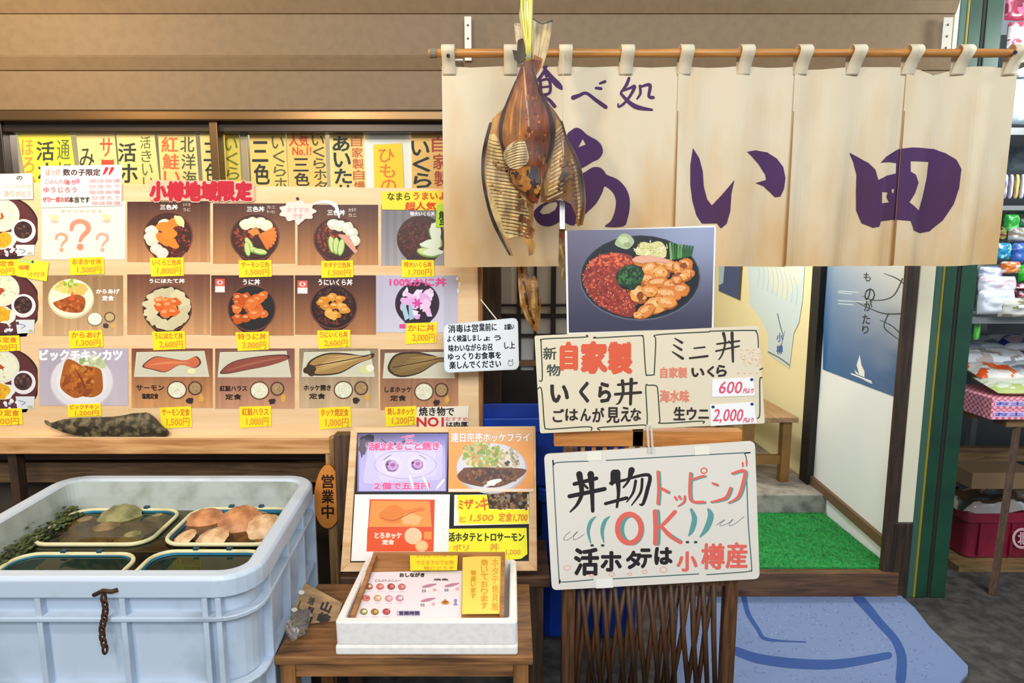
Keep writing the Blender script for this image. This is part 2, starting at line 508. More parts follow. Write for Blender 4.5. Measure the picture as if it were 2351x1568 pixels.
# inner room shell
cream = plain('cream_wall', '#ece2b4', 0.8)
pale = plain('pale_wall', '#e6edf0', 0.7)
XS = 1.66
yp = 3.26
tag(MB().box(XS, XS + 0.05, 2.5, yp, 0, 2.6).build('wall_right', pale), kind='structure')
tag(MB().box(XS, XS + 0.05, yp, 5.0, 0, 2.6).build('wall_right_inner', cream), kind='structure')
tag(MB().box(xl, XS, 5.0, 5.05, 0, 2.6).build('wall_back', plain('back_wall', '#b9b09a', 0.8)), kind='structure')
tag(MB().box(xl - 0.05, xl, YW, 5.05, 0, 2.6).build('wall_left', cream), kind='structure')
tag(MB().box(xl, XS, 2.52, 5.0, 2.56, 2.6).build('ceiling', plain('room_ceiling', '#cfc7b4', 0.8)), kind='structure')
# concrete step and raised floor
ymb = atx(1895, 1170, XS).y; zs = 0.222
conc = plain('concrete', '#9d968c', 0.8, dark='#6f6a62', scale=14, bump=0.2)
tag(MB().box(-0.6, XS, ymb, 5.0, 0.0, zs).build('floor_raised', conc, bevel=0.006), kind='structure')
tag(MB().box(0.1, XS, 2.52, ymb, 0.0, 0.10).build('floor_entry', conc), kind='structure')
# wooden sill
tag(MB().box(0.1, 1.66, 2.46, 2.53, 0.0, 0.118).build('trim_1', wood('sill_wood', '#6d4a30', '#3a271b', 'x', 5, 10)), kind='structure')
# dark rail and pale skirting on the right wall
a0, a1 = atx(1868, 1092, XS), atx(2046, 1228, XS)
m = MB(); h = 0.05
m.hexa([(XS-0.018, 2.52, a1.z-h-0.03), (XS, 2.52, a1.z-h-0.03), (XS, yp, a0.z-h), (XS-0.018, yp, a0.z-h), (XS-0.018, 2.52, a1.z-0.03), (XS, 2.52, a1.z-0.03), (XS, yp, a0.z), (XS-0.018, yp, a0.z)])
tag(m.build('baseboard_right', plain('brown_rail', '#6a513c', 0.6)), kind='structure')
# dark upright between the two stretches of wall
tag(MB().box(XS - 0.035, XS, yp - 0.03, yp + 0.06, zs, 2.56).build('trim_2', plain('black_upright', '#17120f', 0.6)), kind='structure')
# door posts, cream and green uprights to the right
def upright(n, pxa, pxb, Y, dep, mt, z0=0.0, z1=2.75, yref=620):
    xa, xb = at(pxa, yref, Y).x, at(pxb, yref, Y).x
    return tag(MB().box(xa, xb, Y, Y + dep, z0, z1).build(n, mt, bevel=0.004), kind='structure')
brown = wood('door_post_wood', '#3f2c1e', '#1d1410', 'z', 5, 10)
cream_m = plain('cream_paint', '#d8cfb4', 0.6)
green_m = plain('green_paint', '#15422f', 0.45, dark='#103226', scale=5)
green_d = plain('green_paint_dark', '#16302a', 0.5)
upright('trim_3', 2086, 2113, 2.474, 0.03, brown, 0.0, zhead)
upright('trim_4', 2113, 2150, 2.475, 0.06, cream_m, 0.34)
upright('trim_5', 2106, 2150, 2.47, 0.06, brown, 0.0, 0.34)
upright('trim_6', 2150, 2166, 2.474, 0.06, plain('green_grey_paint', '#33564a', 0.5))
upright('trim_7', 2166, 2172, 2.471, 0.05, plain('yellow_stripe', '#8a7a1c', 0.5))
upright('trim_8', 2172, 2199, 2.470, 0.07, green_m)
upright('trim_gap_shade', 2199, 2209, 2.474, 0.06, BLACKISH)  # near-black strip painting the shade of the open gap between the green posts
upright('trim_10', 2209, 2245, 2.470, 0.07, green_m)
# neighbouring shop: back wall and side
xg = at(2245, 620, 2.5).x
tag(MB().box(XS + 0.06, 4.5, 3.9, 3.95, 0, 2.8).build('wall_neighbour', plain('shop_dark_wall', '#3f4244', 0.8)), kind='structure')
# left door post
upright('trim_11', 1106, 1150, 2.47, 0.08, brown)

# ------------------------------------------------------------------ sliding window over the board
alu = plain('bronze_aluminium', '#6e5436', 0.32, 0.75)
alud = plain('dark_aluminium', '#3a3029', 0.35, 0.6)
win = empty('window_1', at(500, 300, YW), kind='structure')
def zz(py, Y): return ztop(py, Y)
xw0, xw1 = at(-60, 300, YW).x, xd0 + 0.02
zwb = zz(470, 2.47)
m = MB().box(xw0 - 0.3, xd0 + 0.5, YW - 0.045, YW + 0.08, zz(277, YW-0.045), zz(253, YW-0.045)); m.build('head_rail', alu, win, bevel=0.006)
m = MB().box(xw0, xw1, YW - 0.01, YW + 0.05, zz(303, YW-0.01), zz(276, YW-0.01)); m.build('track', alud, win, bevel=0.003)
m = MB().box(at(-60, 350, YW).x, at(18, 350, YW).x, YW - 0.02, YW + 0.05, zwb, zz(278, YW)); m.build('jamb', alud, win, bevel=0.003)
m = MB().box(at(488, 300, YW).x, at(507, 300, YW).x, YW - 0.03, YW + 0.02, zwb, zz(278, YW)); m.build('stile', alu, win, bevel=0.003)
m = MB().box(at(549, 300, YW+0.03).x, at(567, 300, YW+0.03).x, YW + 0.03, YW + 0.06, zwb, zz(290, YW)); m.build('stile', plain('grey_aluminium', '#8f8468', 0.4, 0.4), win, bevel=0.003)
m = MB().box(xw0, xw1, YW + 0.0, YW + 0.05, zwb - 0.03, zwb); m.build('bottom_rail', alud, win)
gl = glassy('window_glass')
MB().box(at(18, 350, YW).x, at(490, 300, YW).x, YW + 0.012, YW + 0.016, zwb, zz(300, YW)).build('pane', gl, win)
MB().box(at(500, 300, YW).x, xw1, YW + 0.036, YW + 0.040, zwb, zz(300, YW)).build('pane', gl, win)

# ------------------------------------------------------------------ shoji style sliding door left of the doorway
d = empty('door_1', at(1200, 700, 2.6), kind='structure')
YD = 2.62
xa, xb = at(1110, 640, YD).x, at(1330, 640, YD).x
lat = plain('dark_lattice', '#1d1612', 0.6)
MB().box(xa, xb, YD - 0.02, YD + 0.02, 0.12, zz(850, YD)).build('lower_panel', plain('dark_panel', '#20170f', 0.55), d)
MB().box(xa, xb, YD + 0.005, YD + 0.012, zz(852, YD), 2.3).build('pane', plain('frosted_pane', '#d5d8d4', 0.5), d)
for pxa, pxb in ((1126, 1150), (1187, 1196), (1226, 1232), (1265, 1276), (1310, 1330)):
    MB().box(at(pxa, 640, YD).x, at(pxb, 640, YD).x, YD - 0.02, YD, zz(850, YD), 2.3).build('bar', lat, d)
for pya, pyb in ((698, 703), (720, 730), (766, 773)):
    MB().box(xa, xb, YD - 0.018, YD - 0.002, zz(pyb, YD), zz(pya, YD)).build('bar', lat, d)
MB().box(xa, xb, YD - 0.022, YD - 0.001, zz(838, YD), zz(826, YD)).build('rail', plain('brown_lattice', '#7b5b3a', 0.6), d)

# ------------------------------------------------------------------ inside: map, picture, poster, bench, green mat
c = Canvas(Plane((XS - 0.004, 3, 1), (-1, 0, 0)), seed=3).mat(LAM)
c.base([(1712, 560), (1850, 560), (1842, 690), (1834, 740), (1822, 765), (1812, 845), (1782, 826), (1762, 810), (1764, 770), (1745, 730), (1722, 700)], '#cfe3ea', 0.002)
c.poly([(1755, 600), (1840, 590), (1835, 650), (1800, 690), (1770, 660)], '#dbe6dc')
c.brush([(1785, 720), (1792, 750), (1798, 775), (1790, 800)], 2.2, '#4f6a86')
c.brush([(1802, 760), (1795, 790), (1788, 815)], 1.6, '#7d97ad')
c.text('小', 1783, 765, 1797, 785, '#2f5fae', 0.6); c.text('樽', 1783, 793, 1797, 812, '#2f5fae', 0.6)
for k in range(9):
    x = 1735 + k * 11; c.brush([(x, 580 + 7*k), (x+8, 620 + 6*k), (x+4, 660 + 5*k)], 1.0, '#a9c4cf')
c.brush([(1764, 808), (1790, 822), (1812, 838)], 3, '#6b7479')
c.build('wall_map', None, 'large pale blue map with ragged lower edge on the cream inner wall', 'map')

P = Plane((XS - 0.006, 3, 1), (-1, 0, 0))
c = Canvas(P).mat(LAM)
c.base([(1650, 560), (1709, 560), (1700, 690), (1650, 668)], '#17407f', 0.01, '#d9cfa8')
c.poly([(1650, 560), (1668, 560), (1660, 650), (1650, 655)], '#a9c7dc'); c.poly([(1702, 560), (1709, 560), (1700, 690), (1694, 687)], '#3c3324')
c.build('framed_print', None, 'dark blue framed print hanging deeper inside beside the pale map', 'picture')

c = Canvas(Plane((XS - 0.003, 3, 1), (-1, 0, 0)), seed=9).mat(print_mat('glossy_poster', 0.28, 0.3))
def pcol(x, y):
    t = min(1, max(0, (x - 1890) / 190)); u = min(1, max(0, (y - 560) / 320))
    n = noise.noise(Vector((x*0.02, y*0.03, 1.0)))
    a = mixc('#3a74ad', '#ccd3d6', t*1.0 + (1-u)*0.3 + n*0.15); b = mixc('#2f66a4', '#3d6090', t)
    return tuple(max(0, min(1, q)) for q in mixc(a, b, min(1, max(0, u*1.2 - 0.15 + n*0.2))))
out = [(1893, 560), (2098, 560), (2075, 919), (1889, 848)]
c.base(out, '#3f628c', 0.0015)
for i in range(18):
    for j in range(22):
        def q(u, v):
            xl_ = 1893 + (1889-1893)*v; xr_ = 2098 + (2075-2098)*v; yb = 848 + (919-848)*u; return (xl_ + (xr_-xl_)*u, 560 + (yb-560)*v)
        c.poly([q(i/18, j/22), q((i+1)/18, j/22), q((i+1)/18, (j+1)/22), q(i/18, (j+1)/22)], pcol, d=2e-5)
c.k = 4
br = '#8296a6'
for pts_ in ([(2072, 640), (2050, 680), (2010, 690), (1980, 680)], [(2075, 720), (2030, 720), (1990, 705), (1960, 690)], [(2080, 780), (2050, 750), (2020, 735)], [(2085, 660), (2060, 640), (2030, 628)], [(2040, 720), (2030, 750), (2050, 770), (2078, 790)]):
    c.brush(pts_, [3.4, 3, 2.2, 1.4] if len(pts_) == 4 else ([3.2, 2.6, 1.6] if len(pts_) == 3 else 2.4), '#2b3842')
for y, w in ((668, 46), (672, 30), (690, 60), (697, 34)): c.brush([(1925, y), (1925 + w, y + 3)], 2, '#c7d8e2')
for tx, x, y, s_ in (('も', 1983, 626, 20), ('の', 1985, 662, 30), ('が', 1984, 690, 24), ('た', 1980, 722, 22), ('り', 1980, 748, 18)):
    c.text(tx, x, y, x + s_*0.8, y + s_, '#20262c', 0.4)
c.poly([(1973, 860), (1967, 838), (1974, 815), (1978, 838), (1985, 852), (1985, 866), (1965, 858), (1962, 848)], '#eef2f0')
c.brush([(1955, 858), (2000, 876)], 3.5, '#eef2f0'); c.brush([(1985, 872), (2002, 880)], 2.5, '#d5dde0')
c.build('wall_poster', None, 'deep blue poster of water and branches on the white entry wall', 'poster')

# bench
bn = empty('wooden_bench', (1.42, 3.5, zs), 'light wooden bench standing on the raised concrete floor inside', 'bench')
zb = atz(1868, 968, 0.62)
bx0, bx1, by0, by1, bz = 1.27, 1.565, 3.24, 4.5, 0.60
MB().box(bx0, bx1, by0, by1, bz - 0.03, bz).build('seat', W_BENCH, bn, bevel=0.004)
for lx in (bx0 + 0.02, bx1 - 0.07):
    for ly in (by0 + 0.03, by1 - 0.1):
        MB().box(lx, lx + 0.05, ly, ly + 0.05, zs, bz - 0.03).build('leg', plain('bench_leg', '#86602f', 0.55, var=0.3, scale=9), bn, bevel=0.003)
MB().box(bx0 + 0.07, bx1 - 0.07, by0 + 0.04, by0 + 0.07, zs + 0.10, zs + 0.15).build('stretcher', plain('bench_leg', '#86602f'), bn)
MB().box(bx0 + 0.03, bx0 + 0.06, by0 + 0.08, by1 - 0.1, zs + 0.10, zs + 0.15).build('stretcher', plain('bench_leg', '#86602f'), bn)

# green artificial turf mat
grass = plain('turf_green', '#1f8a3c', 0.9, dark='#12602a', scale=70, bump=0.5)
turf = empty('turf_mat', (1.0, 2.8, 0.10), 'bright green artificial turf mat in the entry behind the wooden sill', 'mat')
gx0, gx1, gy0, gy1 = 0.30, XS - 0.012, 2.5, ymb - 0.006
gm = MB().box(gx0, gx1, gy0, gy1, 0.118, 0.126); gm.build('backing', grass, turf)
m = MB(); rg = random.Random(5)
for i in range(9000):
    x, y = rg.uniform(gx0 + 0.005, gx1 - 0.005), rg.uniform(gy0 + 0.005, gy1 - 0.005)
    a = rg.uniform(0, 6.28); w = 0.0022; hh = rg.uniform(0.007, 0.014); t = rg.uniform(-0.006, 0.006)
    b = len(m.v); dx, dy = w*math.cos(a), w*math.sin(a)
    m.v += [Vector((x-dx, y-dy, 0.124)), Vector((x+dx, y+dy, 0.124)), Vector((x+t, y+rg.uniform(-.006,.006), 0.126+hh))]; m.face([b, b+1, b+2])
tag(m.build('pile', plain('turf_blade', '#27a048', 0.8, dark='#167034', scale=20), turf), kind='stuff')

# blue door mat on the street
c = Canvas(Plane((0, 0, 0.012), (0, 0, 1)), seed=4).mat(print_mat('mat_pile', 0.95, 0.0))
blu = '#6b7da3'; dk = '#2d4a86'
c.base([(1560, 1362), (2060, 1360), (2100, 1395), (2135, 1440), (2185, 1490), (2222, 1528), (2222, 1545), (2200, 1570), (2215, 1640), (1540, 1640)], blu, 0.012)
rg = random.Random(2)
c.step = 0.05
for k in range(1500):
    x, y = rg.uniform(1600, 2150), rg.uniform(1366, 1600)
    if x < 2055 + (y - 1362)*0.75: c.blob(x, y, rg.uniform(1, 3), rg.uniform(0.8, 2), jit(blu, 0.3, rg), 0.2, 6)
c.step = 1.0; c.k = 80
c.brush([(1708, 1372), (1718, 1410), (1740, 1445), (1755, 1466), (1800, 1472), (1850, 1474)], [12, 11, 9, 8, 4, 3], dk)
c.brush([(1690, 1495), (1740, 1512), (1820, 1523), (1900, 1526), (1960, 1520), (2040, 1505)], [20, 22, 23, 22, 20, 16], dk)
c.brush([(1970, 1372), (1995, 1400), (2020, 1430), (2055, 1470), (2070, 1510), (2068, 1560)], [22, 20, 18, 18, 22, 24], dk)
c.build('door_mat', None, 'blue grey door mat with darker blue curving stripes on the ground', 'mat')

# ================================================================== PAPER STRIPS IN THE WINDOW
YS = YW + 0.020
K = '#2b2f1d'; RD = '#d8431f'; OR = '#e8902a'
strips = [
 ('#f2cf2e', [(39,300),(160,300),(181,450),(67,450)], [('v','活ホタ',84,322,124,470,K,1.0),('v','通に',131,318,160,420,'#5a6a1e',.4),('v','ほろ酔',50,318,76,440,OR,.6)], 'bright yellow handwritten strip at the far left end of the window'),
 ('#efc780', [(174,300),(262,300),(276,450),(190,450)], [('v','みそ',183,338,216,440,K,.5),('v','サー',230,315,258,410,RD,.5)], 'tan handwritten strip with red characters next to the yellow end strip'),
 ('#efc67a', [(266,300),(353,300),(370,450),(280,450)], [('v','活ホタ',272,326,312,470,K,1.1),('v','活きいい',322,312,346,436,'#6a6a3a',.3)], 'tan handwritten strip with bold black scallop writing above white note'),
 ('#eec87c', [(362,300),(448,300),(459,450),(372,450)], [('v','紅鮭いく',371,312,408,470,'#ea6a30',.8),('v','北洋海',414,312,446,430,'#5c5a2e',.5)], 'tan handwritten strip with orange salmon characters on its left side'),
 ('#edc877', [(458,300),(515,300),(522,450),(468,450)], [('v','三色',468,325,500,420,K,.6)], 'narrow tan strip half hidden by the bronze window stile'),
 ('#cdb747', [(511,300),(548,300),(556,450),(520,450)], [('v','いくら',516,315,545,415,'#6f7426',.5)], 'olive yellow strip squeezed between the two window stiles'),
 ('#e5bd63', [(572,300),(655,300),(663,450),(578,450)], [('v','三色丼',580,322,615,478,K,1.1),('v','いくらホタ',624,312,652,470,'#6c6632',.5)], 'tan strip with large black three colour writing right of the grey stile'),
 ('#e3b961', [(657,300),(746,300),(752,450),(665,450)], [('t','人気',664,311,708,336,'#e2501c',.7),('t','No.1!',672,338,714,356,'#e2501c',.7),('v','三色',674,362,708,428,K,.8),('v','いくらホタ',716,310,744,440,'#55501f',.5)], 'tan strip with orange number one writing at its top'),
 ('#e6bd74', [(756,300),(834,300),(840,450),(760,450)], [('v','あいた丼',764,312,802,460,'#1f3326',1.2),('v','自家製自慢',806,312,831,440,'#cf6a30',.5)], 'tan strip with bold black characters and a red column on its right'),
 ('#e2bf2a', [(857,332),(923,329),(928,450),(860,450)], [('v','ひもの',870,340,905,445,'#e8832a',.6)], 'short mustard yellow strip with orange writing over white paper'),
 ('#dfb266', [(944,300),(1032,300),(1040,450),(946,450)], [('v','いくら丼',945,322,985,470,'#24301f',1.2),('v','自家製',992,312,1022,430,'#b8482a',.7)], 'dark tan strip beside the cloth curtain edge'),
]
bm_ = Canvas(front(YS + 0.034)).mat(PAPER)
bm_.base([(834, 296), (946, 296), (948, 385), (944, 450), (838, 450), (836, 380)], '#f4f3ea', 0.0008)
bm_.build('backing_paper', None, 'plain white paper hanging behind the mustard strip in the window', 'paper')
for i, (col, q, tx, lab) in enumerate(strips):
    c = Canvas(front(YS + (0.024 if i > 4 else 0) + (i % 2)*0.003), seed=i).mat(PAPER)
    q = list(q); a, b = jit(col, 0.05), jit(col, 0.05)
    c.base(q, lambda x, y, a=a, b=b: tuple(min(.95, v*1.3) for v in mixc(a, b, (y-300)/150)), 0.0008)
    for k, s_, x0, y0, x1, y1, cc, bo in tx:
        if k == 'v': c.vtext(s_, x0, y0, x1, y1, cc, bo, 0.07)
        else: c.text(s_, x0, y0, x1, y1, cc, bo)
    c.build('menu_strip', None, lab, 'menu strip', 'paper menu strips in the window')

# ================================================================== COUNTER WITH THE MENU BOARD
YB = 2.18; YL = 2.145
ct = empty('display_counter', (at(400, 1020, YL).x, 2.3, 0), 'pale wooden counter ledge carrying the menu board above the white tank', 'counter')
zl0, zl1 = zz(1043, YL), zz(1007, YL)
xe = at(757, 1030, YL).x
MB().box(-2.25, xe, YL, YW - 0.005, zl0, zl1).build('ledge', W_LEDGE, ct, bevel=0.004)
MB().box(at(748, 1100, YL).x, at(768, 1100, YL).x, YL + 0.005, YL + 0.04, 0, zl1).build('leg', wood('leg_pale', '#b98c5c', '#7d5a38', 'z'), ct, bevel=0.002)
MB().box(at(4, 1080, YL).x, at(24, 1080, YL).x, YL + 0.03, YL + 0.07, 0, zl0).build('leg', W_DARK, ct, bevel=0.002)
MB().box(-2.25, xe, YL + 0.17, YL + 0.20, zl0 - 0.17, zl0 - 0.09).build('cross_rail', wood('rail_mid', '#7c5a38', '#4c3622', 'x'), ct)
MB().box(-2.25, xe, YL + 0.12, YL + 0.14, zl0 - 0.06, zl0).build('apron', W_DARKX, ct)

bd = empty('menu_board', (at(500, 1000, YB).x, YB, zl1), 'large pale wooden board covered in dish photos and yellow price tags', 'board')
c = Canvas(front(YB))
o = [(-160, 414), (300, 421), (700, 428), (1106, 434)]
zb0 = zl1 + 0.001
m = MB().mat(W_PALE)
xb0, xb1 = at(-160, 600, YB).x, at(1098, 700, YB).x
zL, zR = zz(416, YB), zz(434, YB)
m.hexa([(xb0, YB, zb0), (xb1, YB, zb0), (xb1, YB+0.03, zb0), (xb0, YB+0.03, zb0), (xb0, YB, zL), (xb1, YB, zR), (xb1, YB+0.03, zR), (xb0, YB+0.03, zL)])
m.build('panel', None, bd, bevel=0.002)
MB().box(xb1, xb1 + 0.014, YB, YB + 0.06, zb0 - 0.06, zR).build('edge_strip', wood('edge_brown', '#a5713c', '#77481f', 'z'), bd, bevel=0.001)
# front batten of the board along its foot
MB().box(-2.25, xe - 0.002, YL + 0.002, YB - 0.0005, zl1 + 0.0005, zl1 + 0.004).build('foot_strip', W_PALE, bd)

# ---------------------------------------------------------------- dish photographs
def wood_bg(c, x0, y0, x1, y1, top, bot, n=26):
    w = (x1 - x0) / n
    for i in range(n):
        k = c.R.uniform(-0.10, 0.10)
        def cf(x, y, k=k):
            t = min(1, max(0, (y - y0) / (y1 - y0)))**1.4; q = mixc(top, bot, t); return tuple(max(0, min(1, v*(1 + k))) for v in q)
        ys = [y0 + (y1 - y0)*j/4 for j in range(5)]
        for j in range(4): c.poly([(x0+i*w, ys[j]), (x0+(i+1)*w, ys[j]), (x0+(i+1)*w, ys[j+1]), (x0+i*w, ys[j+1])], cf, d=EPS)
    c.k = 2
def inell(cx, cy, rx, ry, extra=None):
    return [(cx-rx, cy-ry, cx+rx, cy+ry), lambda x, y: ((x-cx)/rx)**2 + ((y-cy)/ry)**2 < 1 and (extra is None or extra(x, y))]
def bowl(c, cx, cy, rx, ry, rim='#6b3a2c', inner='#43231c', foot='#2e1a16'):
    c.ell(cx, cy + ry*0.30, rx*0.80, ry*0.80, foot); c.ell(cx, cy, rx, ry, foot); c.ring(cx, cy, rx, ry, rx*0.06, rim); c.ell(cx, cy, rx*0.92, ry*0.92, inner)
def scallops(c, pts, r, col='#dcd6b4'):
    for x, y in pts: c.blob(x, y, r, r*0.85, jit(col, 0.08, c.R), 0.08, 12); c.blob(x - r*.2, y - r*.2, r*.55, r*.45, mixc(col, '#ffffff', .35), .1)
def roe(c, region, n, col=('#6e2a1c', '#8a3420', '#531d16', '#a8452a'), r=(2, 3.2)): c.scatter(n, region, r, col)
def uni(c, pts, r, cols=('#e07a2a', '#e98c38', '#d2661e')):
    for x, y in pts:
        c.blob(x, y, r, r*.75, jit(c.R.choice(cols), .08, c.R), .22, 10, c.R.uniform(0, 3)); c.blob(x - r*.15, y - r*.2, r*.5, r*.25, mixc(c.R.choice(cols), '#ffd9a0', .35), .2, 8, c.R.uniform(0, 3))
def cucumber(c, pts, r):
    for x, y, a in pts: c.ell(x, y, r, r*.42, '#6f9440', a); c.ell(x, y - r*.05, r*.9, r*.32, '#c7d48a', a)
def title(c, tx, x0, y0, x1, y1, col='#f4efe6', bold=.5): c.text(tx, x0, y0, x1, y1, col, bold)
def logo(c, x0, y0, x1, y1):
    w, h = x1-x0, y1-y0
    c.rect(x0, y0, x1, y1, '#e9e0da'); c.rect(x0, y0, x1, y0 + h*.55, '#d65a4a'); c.ring(x0+w*.5, y0+h*.28, w*.3, h*.17, w*.12, '#f1e6e0'); c.rect(x0+w*.42, y0+h*.14, x0+w*.58, y0+h*.42, '#d65a4a')
def setmeal(c, x0, y0, x1, y1, dk=True, sx=0.56):
    """rice bowl, soup bowl and pickles in the lower right corner"""
    w, h = x1-x0, y1-y0
    rx, ry = x0 + w*sx, y0 + h*.70
    c.ell(rx, ry, w*.125, h*.155, '#6a4a34'); c.ell(rx, ry, w*.108, h*.132, '#e2ddc0')
    c.scatter(24, inell(rx, ry, w*.09, h*.11), (1.2, 2.2), ('#ece8d2', '#cfc9a6', '#f2efdf'))
    sx_, sy = rx + w*.225, ry - h*.03
    c.ell(sx_, sy, w*.09, h*.12, '#5c3a30'); c.ell(sx_, sy, w*.07, h*.095, '#a88a60'); c.scatter(8, inell(sx_, sy, w*.05, h*.06), (1, 2), ('#8c6c48', '#c0a47a'))
    c.blob(rx + w*.16, ry + h*.18, w*.045, h*.05, '#3a2a2a', .2); c.blob(rx + w*.30, ry + h*.13, w*.03, h*.06, '#d9a648', .3)
def card(x0, y0, x1, y1, draw, label, name='dish_photo', lift=0.0012, seed=0, mt=None, bgcol='#8a5a40', quad=None):
    c = Canvas(front(YB - lift), seed=seed).mat(mt or LAM)
    c.base(quad or [(x0,y0),(x1,y0),(x1,y1),(x0,y1)], bgcol, 0.0011)
    draw(c, x0, y0, x1, y1)
    return c.build(name, None, label, 'photo', 'dish photographs on the menu board')
BT, BB = '#55302c', '#b98a63'

def d12(c, x0, y0, x1, y1):
    wood_bg(c, x0, y0, x1, y1, '#4c2722', '#c88d5c')
    bowl(c, 386, 541, 57, 56); roe(c, inell(398, 552, 42, 38), 120)
    scallops(c, [(348, 530), (350, 552), (360, 572), (372, 580), (346, 545), (378, 515)], 15, '#d8d2bc')
    for x, y, a in ((378, 522, 20), (398, 512, -20), (376, 548, 40), (388, 535, 0), (394, 556, 30)): c.blob(x, y, 18, 12, jit('#ea8226', .08, c.R), .25, 9, a)
    c.blob(413, 508, 14, 9, '#eed684', .15, 10, 50); c.brush([(402, 497), (416, 504), (421, 520)], [5, 7, 4], '#f1e2a2')
    title(c, '三色丼', 368, 470, 408, 481); title(c, 'いくら', 421, 466, 437, 473, '#cfc0b4', .2); title(c, 'うに', 421, 478, 437, 485, '#cfc0b4', .2)
card(292, 463, 482, 601, d12, 'photo of bowl with orange salmon, scallops and lemon below the red sign', seed=12)
def d13(c, x0, y0, x1, y1):
    wood_bg(c, x0, y0, x1, y1, '#4c2722', '#c48854')
    bowl(c, 585, 544, 57, 55); roe(c, inell(560, 545, 22, 30), 70)
    scallops(c, [(565, 515), (580, 511), (598, 512), (612, 518)], 15)
    for k in range(7): a = -25 + k*14; c.brush([(596, 540), (596 + 36*math.cos(math.radians(a)), 540 + 34*math.sin(math.radians(a)))], [5, 8], jit('#e87830', .1, c.R))
    c.blob(583, 533, 12, 8, '#ef8538', .2); cucumber(c, [(572, 560, 60), (585, 575, 20), (597, 578, 10), (568, 572, 80)], 17)
    title(c, '三色丼', 567, 474, 607, 486); title(c, 'カニ', 613, 472, 632, 479, '#cfc0b4', .2); title(c, 'サーモン', 613, 483, 632, 490, '#cfc0b4', .2)
card(489, 467, 677, 605, d13, 'photo of bowl with fanned salmon slices left of the pink cloud tag', seed=13)
def d14(c, x0, y0, x1, y1):
    wood_bg(c, x0, y0, x1, y1, '#4a2622', '#c08450')
    bowl(c, 773, 548, 54, 52); roe(c, inell(752, 545, 24, 34), 80)
    scallops(c, [(766, 515), (780, 518), (797, 522), (808, 535), (812, 552)], 15, '#d5d2bc')
    for k in range(5): c.brush([(780, 540), (800 + 4*k, 545 + 8*k)], [5, 9], jit('#d89a84', .1, c.R))
    cucumber(c, [(762, 562, 80), (772, 565, 90), (783, 568, 100)], 20)
    title(c, '三色丼', 752, 482, 792, 494); title(c, 'ホタテ', 800, 478, 818, 486, '#cfc0b4', .2); title(c, 'カニ', 800, 490, 818, 498, '#cfc0b4', .2)
    c.brush([(716, 470), (745, 463), (770, 472), (779, 500)], [3, 7, 9, 3], '#dfe6ee')  # pale streak painted on as lamp glare across the laminate
card(683, 470, 868, 608, d14, 'photo of bowl with scallops and cucumber right of the pink cloud tag', seed=14)
def d15(c, x0, y0, x1, y1):
    wood_bg(c, x0, y0, x1, y1, '#6f6c72', '#a29a9c', 20)
    bowl(c, 967, 549, 56, 55, '#4a2a24'); roe(c, inell(958, 548, 44, 42), 200, ('#4a2018', '#5d2a1e', '#391812', '#6e3424'))
    cucumber(c, [(1000, 545, 60), (990, 563, 0), (982, 580, 10)], 26)
    for q in ((1000, 533, 14, 24), (990, 560, 24, 11), (995, 578, 22, 9)): c.blob(*q, '#dbe2cc', .15)
    title(c, '特大いくら丼', 942, 486, 998, 496, '#e6e0e0', .4)
card(875, 470, 1060, 609, d15, 'photo of dark roe bowl with pale cucumber on grey wood', seed=15)
def d11(c, x0, y0, x1, y1):
    c.rect(x0+4, y0+4, x1-4, y1-4, '#ecdfd3')
    sal = '#e58a70'
    for cx, cy, s_, co in ((182, 545, 1.0, sal), (140, 560, .62, '#e29b80'), (234, 560, .62, '#e6a292')):
        c.brush([(cx-18*s_, cy-18*s_), (cx-14*s_, cy-31*s_), (cx+2*s_, cy-37*s_), (cx+18*s_, cy-30*s_), (cx+20*s_, cy-16*s_), (cx+8*s_, cy-3*s_), (cx+2*s_, cy+8*s_)], [9*s_, 11*s_, 11*s_, 12*s_, 12*s_, 10*s_, 8*s_], co)
        c.ell(cx+2*s_, cy+22*s_, 8*s_, 8*s_, co)
    for x in (125, 245): c.blob(x, 500, 10, 8, '#f2d9a0', .3); c.blob(x, 508, 10, 4, '#eeb4a4', .3)
    for x in range(145, 230, 14): c.blob(x, 485, 4, 3, jit('#e2b49c', .15, c.R), .3)
card(95, 462, 288, 596, d11, 'white mystery card with three salmon question marks', seed=11, bgcol='#e6ddd2', mt=PAPER)
